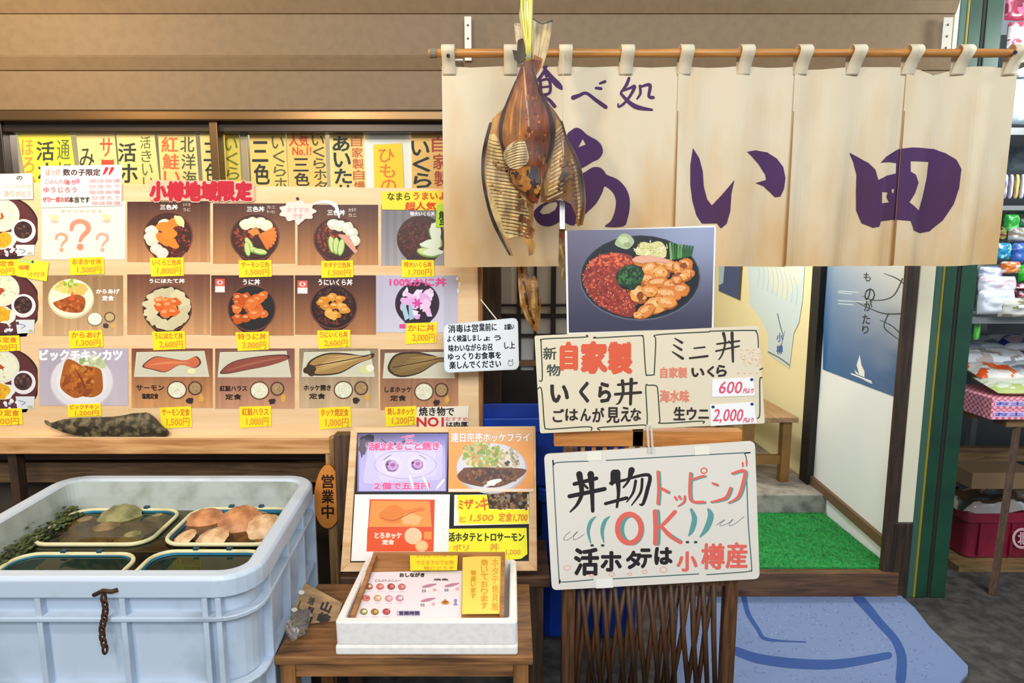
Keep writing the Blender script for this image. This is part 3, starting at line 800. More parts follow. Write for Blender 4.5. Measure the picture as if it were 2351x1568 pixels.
# round tray cut-outs, left edge
def tray(y0, y1, lab, seed, cut):
    c = Canvas(front(YB - 0.0012), seed=seed).mat(LAM)
    cy = (y0 + y1)/2 + 2; R_ = (y1 - y0)/2 + 8; cx = 14
    pts_ = [(cx + (R_+2)*math.cos(a), cy + R_*math.sin(a)) for a in [math.radians(-90 + 5*k) for k in range(0, 33)]]
    pts_ = [(-140, cy - R_)] + pts_ + [(60, y1 + 4), (40, y1 + 6), (-140, y1 + 6)]
    pts_ = [(min(x, 86), min(y, y1 + 5)) for x, y in pts_]
    c.base(pts_, '#3a1c1c', 0.0011)
    c.poly([(cx + (R_-3)*math.cos(a), cy + (R_-4)*math.sin(a)) for a in [math.radians(-88 + 5*k) for k in range(0, 30)]] + [(-130, y1), (-130, y0 + 4)], '#5c2b2a')
    c.ell(2, y0 + 36, 43, 38, '#d9d8c8'); c.ell(2, y0 + 36, 37, 32, '#e6e4c8'); c.blob(-2, y0 + 38, 12, 8, '#b5492c', .2)
    c.scatter(26, inell(8, y0 + 34, 30, 26), (2, 4), ('#dfe0b8', '#cfd8a6', '#efe9cf'))
    c.ell(54, y0 + 72, 28, 27, '#e4dfe0'); c.ell(53, y0 + 70, 21, 20, '#3e2622'); c.scatter(22, inell(53, y0 + 70, 17, 16), (2, 4), ('#5b3630', '#2c1a18', '#6c4a40'))
    c.blob(10, y0 + 94, 24, 20, '#e9e6d8', .2); c.blob(4, y0 + 92, 20, 17, '#e2a81e', .2); c.scatter(16, inell(4, y0 + 92, 16, 13), (2, 3), ('#eebb34', '#d29414'))
    c.poly([(36, y0+104), (80, y0+104), (78, y1 - 4), (40, y1 - 2)], '#d8dade'); c.brush([(44, y0+114), (58, y0+118), (50, y0+124)], 2, '#7a86a8'); c.blob(70, y1 - 8, 6, 3, '#a8b890', .3)
    c.scatter(10, [(12, y0+112, 40, y1-4), None], (3, 5), ('#e8e6de', '#cfcad2', '#5a3a4a'))
    c.build('dish_photo', None, lab, 'photo', 'dish photographs on the menu board')
tray(458, 590, 'round tray photo cut by the left edge, topmost of three', 21, 0)
tray(630, 768, 'round tray photo cut by the left edge, middle of three', 22, 0)
tray(806, 942, 'round tray photo cut by the left edge, lowest of three', 23, 0)
# row two
def d21(c, x0, y0, x1, y1):
    wood_bg(c, x0, y0, x1, y1, '#9a7650', '#d0a87a')
    c.ell(163, 686, 53, 46, '#d5cca6'); c.ell(163, 684, 50, 43, '#efe9cc')
    c.blob(152, 660, 24, 14, '#e5d27a', .25); c.blob(178, 666, 22, 14, '#ecb860', .2); c.scatter(24, inell(155, 658, 24, 14), (3, 5), ('#eedd8a', '#d9c45c', '#8cae3c'))
    c.poly(smooth([(122, 695), (140, 688), (160, 680), (178, 676), (194, 684), (196, 700), (188, 716), (168, 718), (146, 714), (130, 706)], 3, True), '#a9541e')
    c.scatter(40, inell(162, 700, 30, 15), (3, 5), ('#c06a28', '#8e4216', '#b4581e')); c.poly([(158, 690), (166, 668), (172, 690)], '#e0582a')
    title(c, 'からあげ', 221, 664, 274, 674, '#f4efe6', .6); title(c, '定食', 235, 679, 261, 690, '#f4efe6', .6)
    c.ell(218, 733, 18, 16, '#8d7a5c'); c.ell(218, 732, 16, 14, '#ece8da'); c.ell(252, 728, 13, 12, '#6f5436'); c.ell(252, 728, 10, 9, '#c9ad7c'); c.blob(243, 748, 7, 6, '#4a3c3a'); c.blob(260, 748, 6, 4, '#dcae5c')
card(98, 632, 282, 770, d21, 'photo of fried chicken plate on light wood, below the mystery card', seed=31)
def d22(c, x0, y0, x1, y1):
    wood_bg(c, x0, y0, x1, y1, '#6e4030', '#d09a6a')
    bowl(c, 384, 709, 57, 54, '#5d3a2c', '#2a1c18')
    for k in range(13): a = k*.484; c.blob(384 + 40*math.cos(a), 709 + 37*math.sin(a), 16, 13, jit('#cfc39c', .1, c.R), .2)
    uni(c, [(366, 690), (384, 692), (400, 694), (372, 706), (392, 708), (380, 718), (398, 716), (366, 702), (386, 700)], 14, ('#e2722a', '#ee8440', '#d8601c'))
    title(c, 'うにほたて丼', 343, 640, 424, 650)
card(292, 630, 482, 768, d22, 'photo of bowl with scallop ring around orange sea urchin', seed=32)
def d23(c, x0, y0, x1, y1):
    wood_bg(c, x0, y0, x1, y1, '#482422', '#b47a4e')
    logo(c, 494, 640, 516, 671); bowl(c, 578, 707, 56, 54, '#6b3c30', '#262222')
    R3 = c.R
    uni(c, [(578 + R3.uniform(-34, 34), 708 + R3.uniform(-30, 28)) for _ in range(30)], 13, ('#cf5f1e', '#d96c26', '#c25214'))
    title(c, 'うに丼', 558, 641, 597, 654)
card(485, 632, 674, 770, d23, 'photo of bowl heaped with orange sea urchin and red logo', seed=33)
def d24(c, x0, y0, x1, y1):
    wood_bg(c, x0, y0, x1, y1, '#442220', '#b2784c')
    logo(c, 683, 644, 706, 674); bowl(c, 766, 704, 55, 52, '#6b3c30', '#2a1714'); roe(c, inell(766, 704, 46, 43), 190, ('#4a2018', '#5d2a1e', '#391812', '#6e3424'))
    uni(c, [(744, 688), (762, 682), (780, 686), (748, 704), (768, 702), (784, 704), (792, 712), (756, 718), (772, 722), (738, 694), (764, 726)], 12, ('#dd9433', '#e8a544', '#cf8322'))
    title(c, 'うにいくら丼', 731, 641, 809, 655)
card(677, 632, 863, 768, d24, 'photo of roe bowl with yellow sea urchin and red logo', seed=34)
def d25(c, x0, y0, x1, y1):
    wood_bg(c, x0, y0, x1, y1, '#b3aec2', '#c9c4d2', 12)
    bowl(c, 958, 697, 51, 50, '#3a1f3a', '#2b1a2b', '#2b1a2b')
    for k in range(22): c.blob(958 + c.R.uniform(-32, 32), 697 + c.R.uniform(-32, 30), c.R.uniform(8, 15), c.R.uniform(5, 10), jit(c.R.choice(('#e6bfe0', '#d9a6d6', '#efd6ee')), .06, c.R), .3, 9, c.R.uniform(0, 180))
    for k in range(6): c.brush([(958, 696), (958 + 10*math.cos(k*1.05), 696 + 10*math.sin(k*1.05))], [7, 4], '#d0489a')
    c.poly([(920, 700), (930, 696), (940, 730), (930, 736)], '#a8c4d4'); c.poly([(938, 702), (946, 700), (950, 732), (940, 735)], '#9cbccf')
    title(c, '100%かに丼', 895, 638, 1024, 657, '#e2458e', .9); title(c, '一', 918, 745, 930, 753, '#e2458e', 1)
    for q in ((1050, 640), (1056, 652), (1052, 668)): c.blob(*q, 3, 5, '#e9e4d8', .3)
card(864, 632, 1050, 763, d25, 'lilac photo of pink crab bowl left of the whiteboard note', seed=35, bgcol='#bdb7c9')
# row three
def d31(c, x0, y0, x1, y1):
    wood_bg(c, x0, y0, x1, y1, '#b3a8b8', '#c3b6bf', 10)
    c.ell(188, 878, 74, 64, '#c6bcc4'); c.ell(188, 876, 71, 61, '#ded8dc'); c.ell(188, 876, 58, 48, '#e6e2e2')
    c.scatter(30, inell(212, 832, 26, 14), (4, 8), ('#bcc492', '#d5d8ae', '#9cb478'))
    c.poly(smooth([(152, 826), (170, 828), (190, 840), (214, 842), (232, 850), (236, 876), (234, 900), (214, 912), (190, 910), (172, 914), (150, 902), (138, 886), (142, 856)], 3, True), '#a85a1c')
    c.scatter(60, inell(186, 874, 42, 34), (4, 8), ('#b8661f', '#96491a', '#c47a2c', '#8a4014'), .35)
    c.brush([(172, 846), (190, 876), (196, 900)], [2, 5, 2], '#7c3a12')
    title(c, 'ビックチキンカツ', 92, 804, 280, 827, '#f3eef2', 1.6)
card(90, 800, 294, 931, d31, 'lilac photo of a large golden chicken cutlet on white plate', seed=41)
def fishcard(x0, y0, x1, y1, kind, tx, lab, seed, top='#7e4834', bot='#d2965e'):
    def dr(c, x0, y0, x1, y1):
        wood_bg(c, x0, y0, x1, y1, top, bot); w, h = x1-x0, y1-y0
        c.poly([(x0+w*.06, y0+h*.06), (x0+w*.90, y0+h*.04), (x0+w*.96, y0+h*.48), (x0+w*.03, y0+h*.48)], '#d3ccb4'); c.poly([(x0+w*.08, y0+h*.08), (x0+w*.88, y0+h*.06), (x0+w*.93, y0+h*.44), (x0+w*.06, y0+h*.44)], '#cfc9b2')
        X = lambda u: x0 + w*u
        Yv = lambda v: y0 + h*v
        if kind == 'fillet':
            b = [(X(.13), Yv(.30)), (X(.28), Yv(.14)), (X(.45), Yv(.16)), (X(.66), Yv(.20)), (X(.80), Yv(.13)), (X(.86), Yv(.24)), (X(.78), Yv(.33)), (X(.60), Yv(.28)), (X(.42), Yv(.40)), (X(.26), Yv(.36))]
            c.poly(smooth(b, 4, True), '#5a3a34'); c.poly(smooth([(px_*.94 + X(.5)*.06, py_*.9 + Yv(.25)*.1) for px_, py_ in b], 4, True), '#cd6a42')
            c.brush([(X(.22), Yv(.28)), (X(.45), Yv(.24)), (X(.7), Yv(.24))], [2, 6, 2], '#dd8458'); c.ell(X(.74), Yv(.38), w*.05, h*.04, '#efe2a8')
        elif kind == 'belly':
            b = [(X(.06), Yv(.40)), (X(.22), Yv(.22)), (X(.55), Yv(.13)), (X(.88), Yv(.10)), (X(.93), Yv(.17)), (X(.70), Yv(.28)), (X(.40), Yv(.36)), (X(.16), Yv(.42))]
            c.poly(smooth(b, 4, True), '#4d2c28'); c.poly(smooth([(px_*.95 + X(.5)*.05, py_*.9 + Yv(.27)*.1) for px_, py_ in b], 4, True), '#8e4a3c')
            c.brush([(X(.16), Yv(.36)), (X(.5), Yv(.24)), (X(.84), Yv(.15))], [2, 5, 2], '#a8604c')
        else:
            b = [(X(.08), Yv(.36)), (X(.14), Yv(.20)), (X(.34), Yv(.08)), (X(.60), Yv(.08)), (X(.80), Yv(.12)), (X(.94), Yv(.08)), (X(.93), Yv(.16)), (X(.74), Yv(.26)), (X(.52), Yv(.42)), (X(.28), Yv(.46)), (X(.12), Yv(.44))]
            if kind == 'dark': b = [(X(.10), Yv(.26)), (X(.20), Yv(.08)), (X(.44), Yv(.04)), (X(.66), Yv(.09)), (X(.80), Yv(.14)), (X(.97), Yv(.10)), (X(.95), Yv(.20)), (X(.74), Yv(.22)), (X(.50), Yv(.40)), (X(.26), Yv(.46)), (X(.12), Yv(.38))]
            c.poly(smooth(b, 4, True), '#3a2c20'); mid = (X(.45), Yv(.26))
            c.poly(smooth([(px_*.92 + mid[0]*.08, py_*.86 + mid[1]*.14) for px_, py_ in b], 4, True), '#a8834c' if kind == 'split' else '#80653a')
            for k in range(6):
                t = k/5; c.brush([(X(.18 + .04*k), Yv(.40 - .05*k)), (X(.45 + .03*k), Yv(.30 - .035*k)), (X(.82), Yv(.14))], [2, 4, 1.5], jit('#c9a468' if kind == 'split' else '#9a7c48', .18, c.R))
            c.brush([(X(.16), Yv(.30)), (X(.5), Yv(.22)), (X(.88), Yv(.12))], [2, 2.5, 2], '#4a3420')
            if kind == 'split': c.blob(X(.14), Yv(.37), w*.08, h*.09, '#42301f', .25); c.ell(X(.84), Yv(.36), w*.07, h*.07, '#d3d58e'); c.ell(X(.90), Yv(.33), w*.05, h*.06, '#ece9cc')
        t1, t2 = tx
        title(c, t1, X(.06), Yv(.62), X(.40), Yv(.71), '#2b1a14', .6); title(c, t2, X(.13), Yv(.76), X(.33), Yv(.85), '#2b1a14', .6)
        setmeal(c, x0, y0, x1, y1)
    card(x0, y0, x1, y1, dr, lab, seed=seed)
fishcard(302, 800, 488, 936, 'fillet', ('サーモン', '塩焼定食'), 'photo of pink salmon fillet set meal beside the chicken cutlet photo', 42)
fishcard(494, 800, 676, 938, 'belly', ('紅鮭ハラス', '定食'), 'photo of long dark red salmon belly set meal', 43, '#7c5246', '#c69070')
fishcard(687, 800, 868, 936, 'split', ('ホッケ開き', '定食'), 'photo of split golden mackerel with lemon set meal', 44, '#8d7a60', '#cdae88')
fishcard(873, 802, 1052, 941, 'dark', ('しまホッケ', '定食'), 'photo of dark split fish set meal partly under the whiteboard note', 45, '#7a5646', '#c0885e')

# ---------------------------------------------------------------- notes and tags on the board
def tagc(q, lab, lines, name='price_tag', col='#f6e01c', lift=0.0026, seed=0, group='yellow price tags on the menu board', cat='price tag', draw=None, mt=None):
    c = Canvas(front(YB - lift), seed=seed).mat(mt or PAPER)
    if len(q) == 2: (x0, y0), (x1, y1) = q; q = [(x0,y0),(x1,y0),(x1,y1),(x0,y1)]
    a = jit(col, .03, c.R); c.base(q, a, 0.0009)
    x0 = min(p[0] for p in q); x1 = max(p[0] for p in q); y0 = min(p[1] for p in q); y1 = max(p[1] for p in q); w, h = x1-x0, y1-y0
    for tx, u0, v0, u1, v1, cc, bo in lines: c.text(tx, x0+w*u0, y0+h*v0, x0+w*u1, y0+h*v1, cc, bo)
    if draw: draw(c)
    return c.build(name, None, lab, cat, group)
O1, O2 = '#d8741a', '#e0931c'
def price(q, name_, yen, lab, seed, fade=1.0):
    tagc(q, lab, [(name_, .08, .10, .92, .42, O1, .45), (yen, .22, .52, .92, .90, O2, .5)], seed=seed)
price([(160,592),(238,590),(239,629),(161,632)], 'おまかせ丼', '1,500円', 'yellow price tag under the question mark card', 1)
price([(344,592),(421,591),(422,633),(347,635)], 'いくら三色丼', '1,800円', 'yellow price tag under the salmon and lemon bowl photo', 2)
price([(548,598),(623,597),(624,635),(549,637)], 'サーモン三色', '1,500円', 'yellow price tag under the fanned salmon bowl photo', 3)
price([(738,599),(810,598),(811,636),(738,638)], 'ホタテ三色丼', '1,500円', 'yellow price tag under the scallop and cucumber bowl photo', 4)
price([(922,597),(996,597),(997,635),(923,637)], '特大いくら丼', '1,700円', 'yellow price tag under the dark roe bowl photo', 5)
price([(158,760),(234,758),(237,796),(160,800)], 'からあげ', '1,300円', 'yellow price tag under the fried chicken photo', 6)
price([(349,762),(424,760),(426,801),(352,804)], 'うにほたて丼', '2,600円', 'yellow price tag under the scallop ring bowl photo', 7)
price([(540,763),(617,761),(617,802),(546,806)], '特うに丼', '3,000円', 'yellow price tag under the heaped sea urchin bowl photo', 8)
price([(728,759),(804,757),(804,796),(732,801)], 'うにいくら丼', '2,600円', 'yellow price tag under the yellow sea urchin roe bowl photo', 9)
price([(933,742),(1004,740),(1001,787),(931,790)], 'かに丼', '2,000円', 'yellow price tag over the lower edge of the lilac crab photo', 10)
price([(155,929),(231,926),(233,955),(156,958)], 'ビックチキン', '1,200円', 'yellow price tag under the chicken cutlet photo above dark dried fish', 11)
price([(366,936),(438,933),(441,980),(372,984)], 'サーモン定食', '1,500円', 'yellow price tag under the salmon fillet photo', 12)
price([(550,934),(622,932),(622,978),(551,983)], '紅鮭ハラス', '1,000円', 'yellow price tag under the salmon belly photo', 13)
price([(731,937),(805,933),(806,980),(734,986)], 'ホッケ焼定食', '1,000円', 'yellow price tag under the golden split fish photo', 14)
price([(884,935),(956,932),(957,975),(886,980)], '焼しまホッケ', '1,200円', 'yellow price tag beside the white number one note', 15)
price([(-60,597),(41,595),(40,632),(-60,634)], 'お刺身定食', '2,500円', 'yellow price tag cut by the left edge, under the topmost tray photo', 16)
price([(-50,772),(44,770),(46,805),(-50,810)], 'まぐろ定食', '2,300円', 'yellow price tag cut by the left edge, under the middle tray photo', 17)
price([(-50,940),(50,937),(52,974),(-50,980)], 'お造り定食', '2,500円', 'yellow price tag cut by the left edge, under the lowest tray photo', 18)
tagc([(41,594),(112,602),(107,646),(38,634)], 'yellow slip pinned askew beside the topmost tray photo', [('味噌', .08, .28, .38, .50, O1, .5), ('汁付き', .35, .58, .88, .80, O2, .4)], 'paper_slip', '#f3e22c', 0.0032, 19, None, 'note', lambda c: (c.poly([(43,594),(80,598),(80,606),(42,602)], '#b9d06a'), c.ell(75, 601, 3, 3, '#3a4a20')))
NOTE = 'white handwritten note'
def nd(c):
    rr = c.R
    c.text('ほっけ', 105, 388, 138, 403, '#e68a78', .5); c.text('数の子限定', 145, 388, 230, 403, '#4a3340', .7)
    for x in (238, 251): c.brush([(x+7, 387), (x, 400)], [8, 4], '#c8202c')
    c.text('ごはん大盛', 102, 412, 156, 422, '#d9849a', .4); c.text('あり', 152, 414, 172, 424, '#c05a60', .5); c.ell(178, 416, 6, 6, '#f08aa0')
    c.text('ゆうじろう', 100, 430, 176, 442, '#d0606c', .4)
    c.text('ぜひ一度お試', 98, 452, 158, 464, '#c8404a', .4); c.text('本当です', 158, 452, 206, 465, '#3a2c34', .6)
    for j, y in enumerate((411, 424, 437, 450, 462)): c.text('ひきたて' if j % 2 else '当店自慢', 205 + 6*(j > 2), y, 276, y + 8, '#e29aa4', .2)
tagc([(93,381),(280,378),(279,472),(94,477)], 'white note with red and black handwriting above the mystery card', [], 'handwritten_note', '#e9dfd4', 0.0034, 20, None, 'note', nd)
tagc([(-60,400),(74,398),(76,457),(-60,460)], 'white note cut by the left edge above the topmost tray photo', [('の', .72, .10, .82, .24, '#3a3234', .5), ('さしみ定食', .50, .40, .98, .55, '#e6b4a8', .2), ('ありがとう', .52, .64, .96, .86, '#e09a90', .3)], 'handwritten_note', '#e9e0d0', 0.0034, 22, None, 'note')
def rs(c):
    for i, ch in enumerate('小樽地域限定'):
        x = 346 + i*39.2
        for r_, co in ((3.4, '#f0c0a8'),): c.text(ch, x, 417, x + 35, 461, co, 4.5)
    for i, ch in enumerate('小樽地域限定'): x = 346 + i*39.2; c.text(ch, x, 418, x + 35, 460, '#b8122e', 3.2)
tagc(rotp(quad_round([(344,413),(584,417),(585,463),(342,460)], 6), 0), 'crimson jagged letter sign on the upper edge of the menu board', [], 'letter_sign', '#e9b090', 0.0042, 23, None, 'sign', rs)
cl = [(683 + (40 + 4*math.cos(9*a))*math.cos(a), 485 + (23 + 3*math.cos(9*a))*math.sin(a)) for a in [2*math.pi*k/54 for k in range(54)]]
cl[13:15] = [(687, 515), (684, 517), (680, 514)]
tagc(cl, 'small pink cloud shaped tag pinned between two bowl photos', [('おすすめ', .2, .30, .8, .48, '#e2a0a4', .25), ('です', .36, .55, .62, .75, '#e88a90', .3)], 'cloud_tag', '#f0d3c8', 0.0042, 24, None, 'tag', lambda c: c.ell(683, 456, 3.5, 3.5, '#3a2a2a'))
tagc([(875,440),(1060,437),(1060,484),(877,481)], 'yellow strip of writing above the grey roe bowl photo', [('なまら', .08, .12, .36, .48, '#5a5010', .7), ('うまいよ', .40, .10, .80, .45, '#c9591c', .8), ('超人気', .30, .58, .68, .96, '#d6421c', .8)], 'paper_slip', '#f0d63e', 0.0034, 25, None, 'note')
tagc([(1003,470),(1050,462),(1050,520),(1000,522)], 'small lime green slip at the edge of the cloth curtain', [('蟹', .16, .38, .62, .92, '#2a3a14', .8)], 'paper_slip', '#b4d83c', 0.0044, 26, None, 'note')
tagc([(957,935),(1076,932),(1074,978),(955,981)], 'white number one note at the lower right of the menu board', [('焼き物で', .06, .06, .72, .46, '#2a2424', .7), ('NO1', .02, .54, .52, .96, '#d22a24', 1.2), ('おすすめ', .56, .52, .98, .70, '#d86a60', .3), ('は肉厚', .58, .74, .98, .98, '#2a2424', .6)], 'handwritten_note', '#ece0cc', 0.0034, 27, None, 'note')

# ================================================================== NOREN CURTAIN
YN = 2.02
PN = front(YN)
zt, zbm = zz(152, YN), zz(612, YN)
cloth = bpy.data.materials.new('curtain_cloth'); cloth.use_nodes = True
nt = cloth.node_tree; b = nt.nodes['Principled BSDF']; b.inputs['Roughness'].default_value = 0.9
vc = nt.nodes.new('ShaderNodeVertexColor'); vc.layer_name = 'Col'
tc = nt.nodes.new('ShaderNodeTexCoord'); n1 = nt.nodes.new('ShaderNodeTexNoise'); n1.inputs['Scale'].default_value = 3.2; n1.inputs['Detail'].default_value = 5
mpn = nt.nodes.new('ShaderNodeMapping'); mpn.inputs['Scale'].default_value = (2.2, 1, 0.8)
nt.links.new(tc.outputs['Object'], mpn.inputs[0]); nt.links.new(mpn.outputs[0], n1.inputs[0])
sx = nt.nodes.new('ShaderNodeSeparateXYZ'); nt.links.new(tc.outputs['Object'], sx.inputs[0])
mr = nt.nodes.new('ShaderNodeMapRange'); mr.inputs[1].default_value = 0.42; mr.inputs[2].default_value = 0.02; mr.inputs[3].default_value = 0.0; mr.inputs[4].default_value = 0.34
nt.links.new(sx.outputs['Z'], mr.inputs[0])
ad = nt.nodes.new('ShaderNodeMath'); ad.operation = 'ADD'; nt.links.new(n1.outputs['Fac'], ad.inputs[0]); nt.links.new(mr.outputs[0], ad.inputs[1])
rp = nt.nodes.new('ShaderNodeValToRGB'); rp.color_ramp.elements[0].position = 0.48; rp.color_ramp.elements[1].position = 0.92
rp.color_ramp.elements[0].color = (1, 1, 1, 1); rp.color_ramp.elements[1].color = (0.86, 0.62, 0.36, 1)
nt.links.new(ad.outputs[0], rp.inputs[0])
mu = nt.nodes.new('ShaderNodeMix'); mu.data_type = 'RGBA'; mu.blend_type = 'MULTIPLY'; mu.inputs[0].default_value = 0.9
nt.links.new(vc.outputs[0], mu.inputs[6]); nt.links.new(rp.outputs[0], mu.inputs[7]); nt.links.new(mu.outputs[2], b.inputs['Base Color'])
_M['cloth'] = cloth

CREAM = '#d6c5a8'; INK = '#4a2a57'
xN0, xN1 = at(1014, 150, YN).x, at(2338, 150, YN).x
cuts = [xN0, at(1563, 200, YN).x, at(1829, 200, YN).x, at(2080, 250, YN).x, xN1]
def fold(i):
    x0, x1 = cuts[i], cuts[i+1]
    ph = (0.4, 1.9, 3.1, 0.9)[i]; wl = (0.42, 0.20, 0.17, 0.19)[i]; am = (0.007, 0.013, 0.018, 0.019)[i]
    def f(p):
        t = min(1.2, max(0, (zt - p.z) / (zt - zbm))); u = (p.x - x0) / (x1 - x0)
        env = min(1.0, 5*max(0, u), 5*max(0, 1 - u))
        d = env * am * (0.25 + 0.75*t) * math.sin(2*math.pi*(p.x - x0)/wl + ph + 0.5*t)
        d += env * 0.004 * math.sin(9*p.x + 3*i) * t
        d += 0.006 * t * (1 - u)**3 - 0.003 * t * u**4 + (0.004 if i else 0)*max(0, 1 - 14*max(0, u))
        d += env * 0.004 * noise.noise(Vector((p.x*7, p.z*5, i)))
        return d
    return f
nr = empty('noren_curtain', Vector(((xN0 + xN1)/2, YN, zbm)), 'cream cloth shop curtain with purple brush lettering hanging from a bamboo pole', 'curtain')
A = (960, 0, 2.45); B = (1600, 0, 2.45)
a_blob = [(835,765),(860,735),(890,720),(920,733),(945,757),(975,775),(1005,792),(1030,820),(1037,860),(1015,895),(980,912),(925,945),(880,955),(850,940),(845,860)]
a_tri = [(900,830),(925,783),(942,815)]
a_bow = [(905,1010),(945,965),(985,942),(1022,945),(1045,965),(1060,985),(1120,1010),(1165,1055),(1188,1110),(1190,1170),(1178,1230),(1155,1273),(1050,1275),(1082,1245),(1105,1190),(1112,1130),(1095,1085),(1062,1055),(1045,1052),(1032,1088),(1000,1145),(960,1185),(925,1215),(880,1230)]
a_loop = [(650,1192),(690,1152),(740,1132),(800,1128),(850,1150),(885,1190),(895,1235),(875,1268),(845,1262),(805,1245),(770,1262),(735,1273),(690,1265),(660,1235)]
a_hole = [(682,1192),(705,1160),(740,1140),(778,1134),(785,1152),(770,1182),(735,1202),(700,1206)]
i_l = [(-23,835),(15,890),(35,960),(42,1050),(60,1120),(85,1155),(130,1105),(205,1015),(188,1090),(180,1190),(160,1260),(130,1285),(110,1256),(32,1256),(0,1210),(-25,1130),(-38,1040),(-38,930)]
i_r = [(280,855),(330,845),(400,855),(450,890),(485,940),(497,1000),(490,1060),(470,1105),(440,1108),(415,1080),(380,1045),(335,1028),(395,1010),(390,980),(350,920),(310,880)]
t_o = [(865,858),(910,878),(965,915),(997,955),(1010,1015),(1060,990),(1120,975),(1122,916),(1080,912),(1025,916),(1060,882),(1130,840),(1200,832),(1340,836),(1400,860),(1450,900),(1472,955),(1458,1060),(1430,1150),(1380,1240),(1320,1300),(1265,1310),(1215,1295),(1192,1243),(1100,1235),(1025,1245),(1015,1275),(980,1282),(930,1255),(905,1180),(905,1080),(908,980),(890,910)]
t_h = [[(1192,908),(1310,908),(1300,1000),(1275,1110),(1250,1187),(1182,1140),(1215,1090),(1238,1030),(1220,985),(1192,968)], [(1030,1080),(1070,1082),(1062,1108),(1080,1138),(1030,1145)], [(1095,1062),(1110,1062),(1108,1086),(1096,1084)]]
def letters(c):
    k = 0.0012
    c.crop = A
    for st, w in (([(722,372),(690,430),(640,478),(590,500)], [14,18,14,6]), ([(705,375),(745,430),(785,475),(808,497)], [14,26,34,20]), ([(712,405),(722,428)], [12,16]), ([(680,455),(735,448),(740,520),(690,532)], [12,16,16,12]), ([(690,490),(735,486)], [10,12]), ([(688,455),(692,560),(690,600)], [16,16,12]), ([(720,535),(700,560),(665,580)], [14,12,6]), ([(702,545),(735,560),(768,598)], [10,18,20]),
                  ([(872,550),(905,538),(945,525),(1000,565),(1054,604)], [26,20,16,20,22]), ([(1000,496),(1028,500)], [14,16]), ([(1022,470),(1050,460)], [12,16]),
                  ([(1186,440),(1170,480),(1140,520),(1142,512)], [16,18,12,6]), ([(1150,512),(1190,496),(1218,486),(1195,535),(1160,580),(1128,602),(1124,585)], [10,14,18,16,14,12,8]), ([(1140,528),(1180,570),(1230,602),(1316,617)], [14,20,26,12]), ([(1248,482),(1250,525),(1232,555)], [14,14,10]), ([(1256,486),(1304,478),(1298,540),(1322,548)], [12,18,16,18])):
        c.brush([(x, y) for x, y in st], w, INK)
    c.poly(smooth(a_blob, 3, True), INK, holes=[a_tri]); c.poly(smooth(a_bow, 3, True), INK); c.poly(smooth(a_loop, 3, True), INK, holes=[a_hole])
    c.brush([(862,900),(868,1000),(850,1100),(820,1180)], [46,40,40,44], INK); c.brush([(700,900),(760,890),(860,850)], [30,40,60], INK); c.brush([(930,1030),(860,1150),(800,1230)], [60,50,40], INK)
    c.crop = B
    c.poly(i_l, INK); c.poly(i_r, INK); c.poly(t_o, INK, holes=t_h)
for i in range(4):
    f = fold(i)
    c = Canvas(PN, disp=f, dice=0.014, clip=None, seed=i).mat(cloth)
    x0, x1 = cuts[i] - (0.010 if i else 0), cuts[i+1] - 0.0005
    npx = 8; edge = []
    for k in range(npx + 1):
        x = x0 + (x1 - x0)*k/npx
        sag = 0.004 * abs(math.sin((x - xN0) / 0.19 * math.pi)) + ((0.026 if k == 2 else 0.012) if i == 3 and k in (1, 2, 3) else 0) + (0.012 if i == 2 and k < 4 else 0)*max(0, 1 - k/4)
        edge.append(Vector((x, YN, zt - sag)))
    inset = 0.0
    bot = [Vector((x1 - (inset if i in (1,) else 0), YN, zbm + (0.008 if i == 3 else 0.003*i - 0.004))), Vector(((x0+x1)/2, YN, zbm + 0.001)), Vector((x0 + (inset if i == 2 else 0), YN, zbm + 0.002*i - 0.003))]
    pol = [pix(p) for p in edge + bot]
    c.base(pol, CREAM)
    # slits: panels meet at the top and part a little lower down
    c.clip = [(Vector((x0 + 0.001, 0, 0)), Vector((-1, 0, 0))), (Vector((x1 - 0.001, 0, 0)), Vector((1, 0, 0)))]
    c.k = 20
    if i:
        sl = [pix(Vector((x0 + 0.002, YN, zt - (zt - zbm)*t))) for t in (.22, .45, .7, .99)]
        c.clip = None; c.brush(sl, [1.5, 3, 3.5, 4], '#9a713f'); c.clip = [(Vector((x0 + 0.001, 0, 0)), Vector((-1, 0, 0))), (Vector((x1 - 0.001, 0, 0)), Vector((1, 0, 0)))]
    c.k = 24
    letters(c)
    o = c.build('cloth_panel', nr, solid=0.0012, smooth_sh=False)
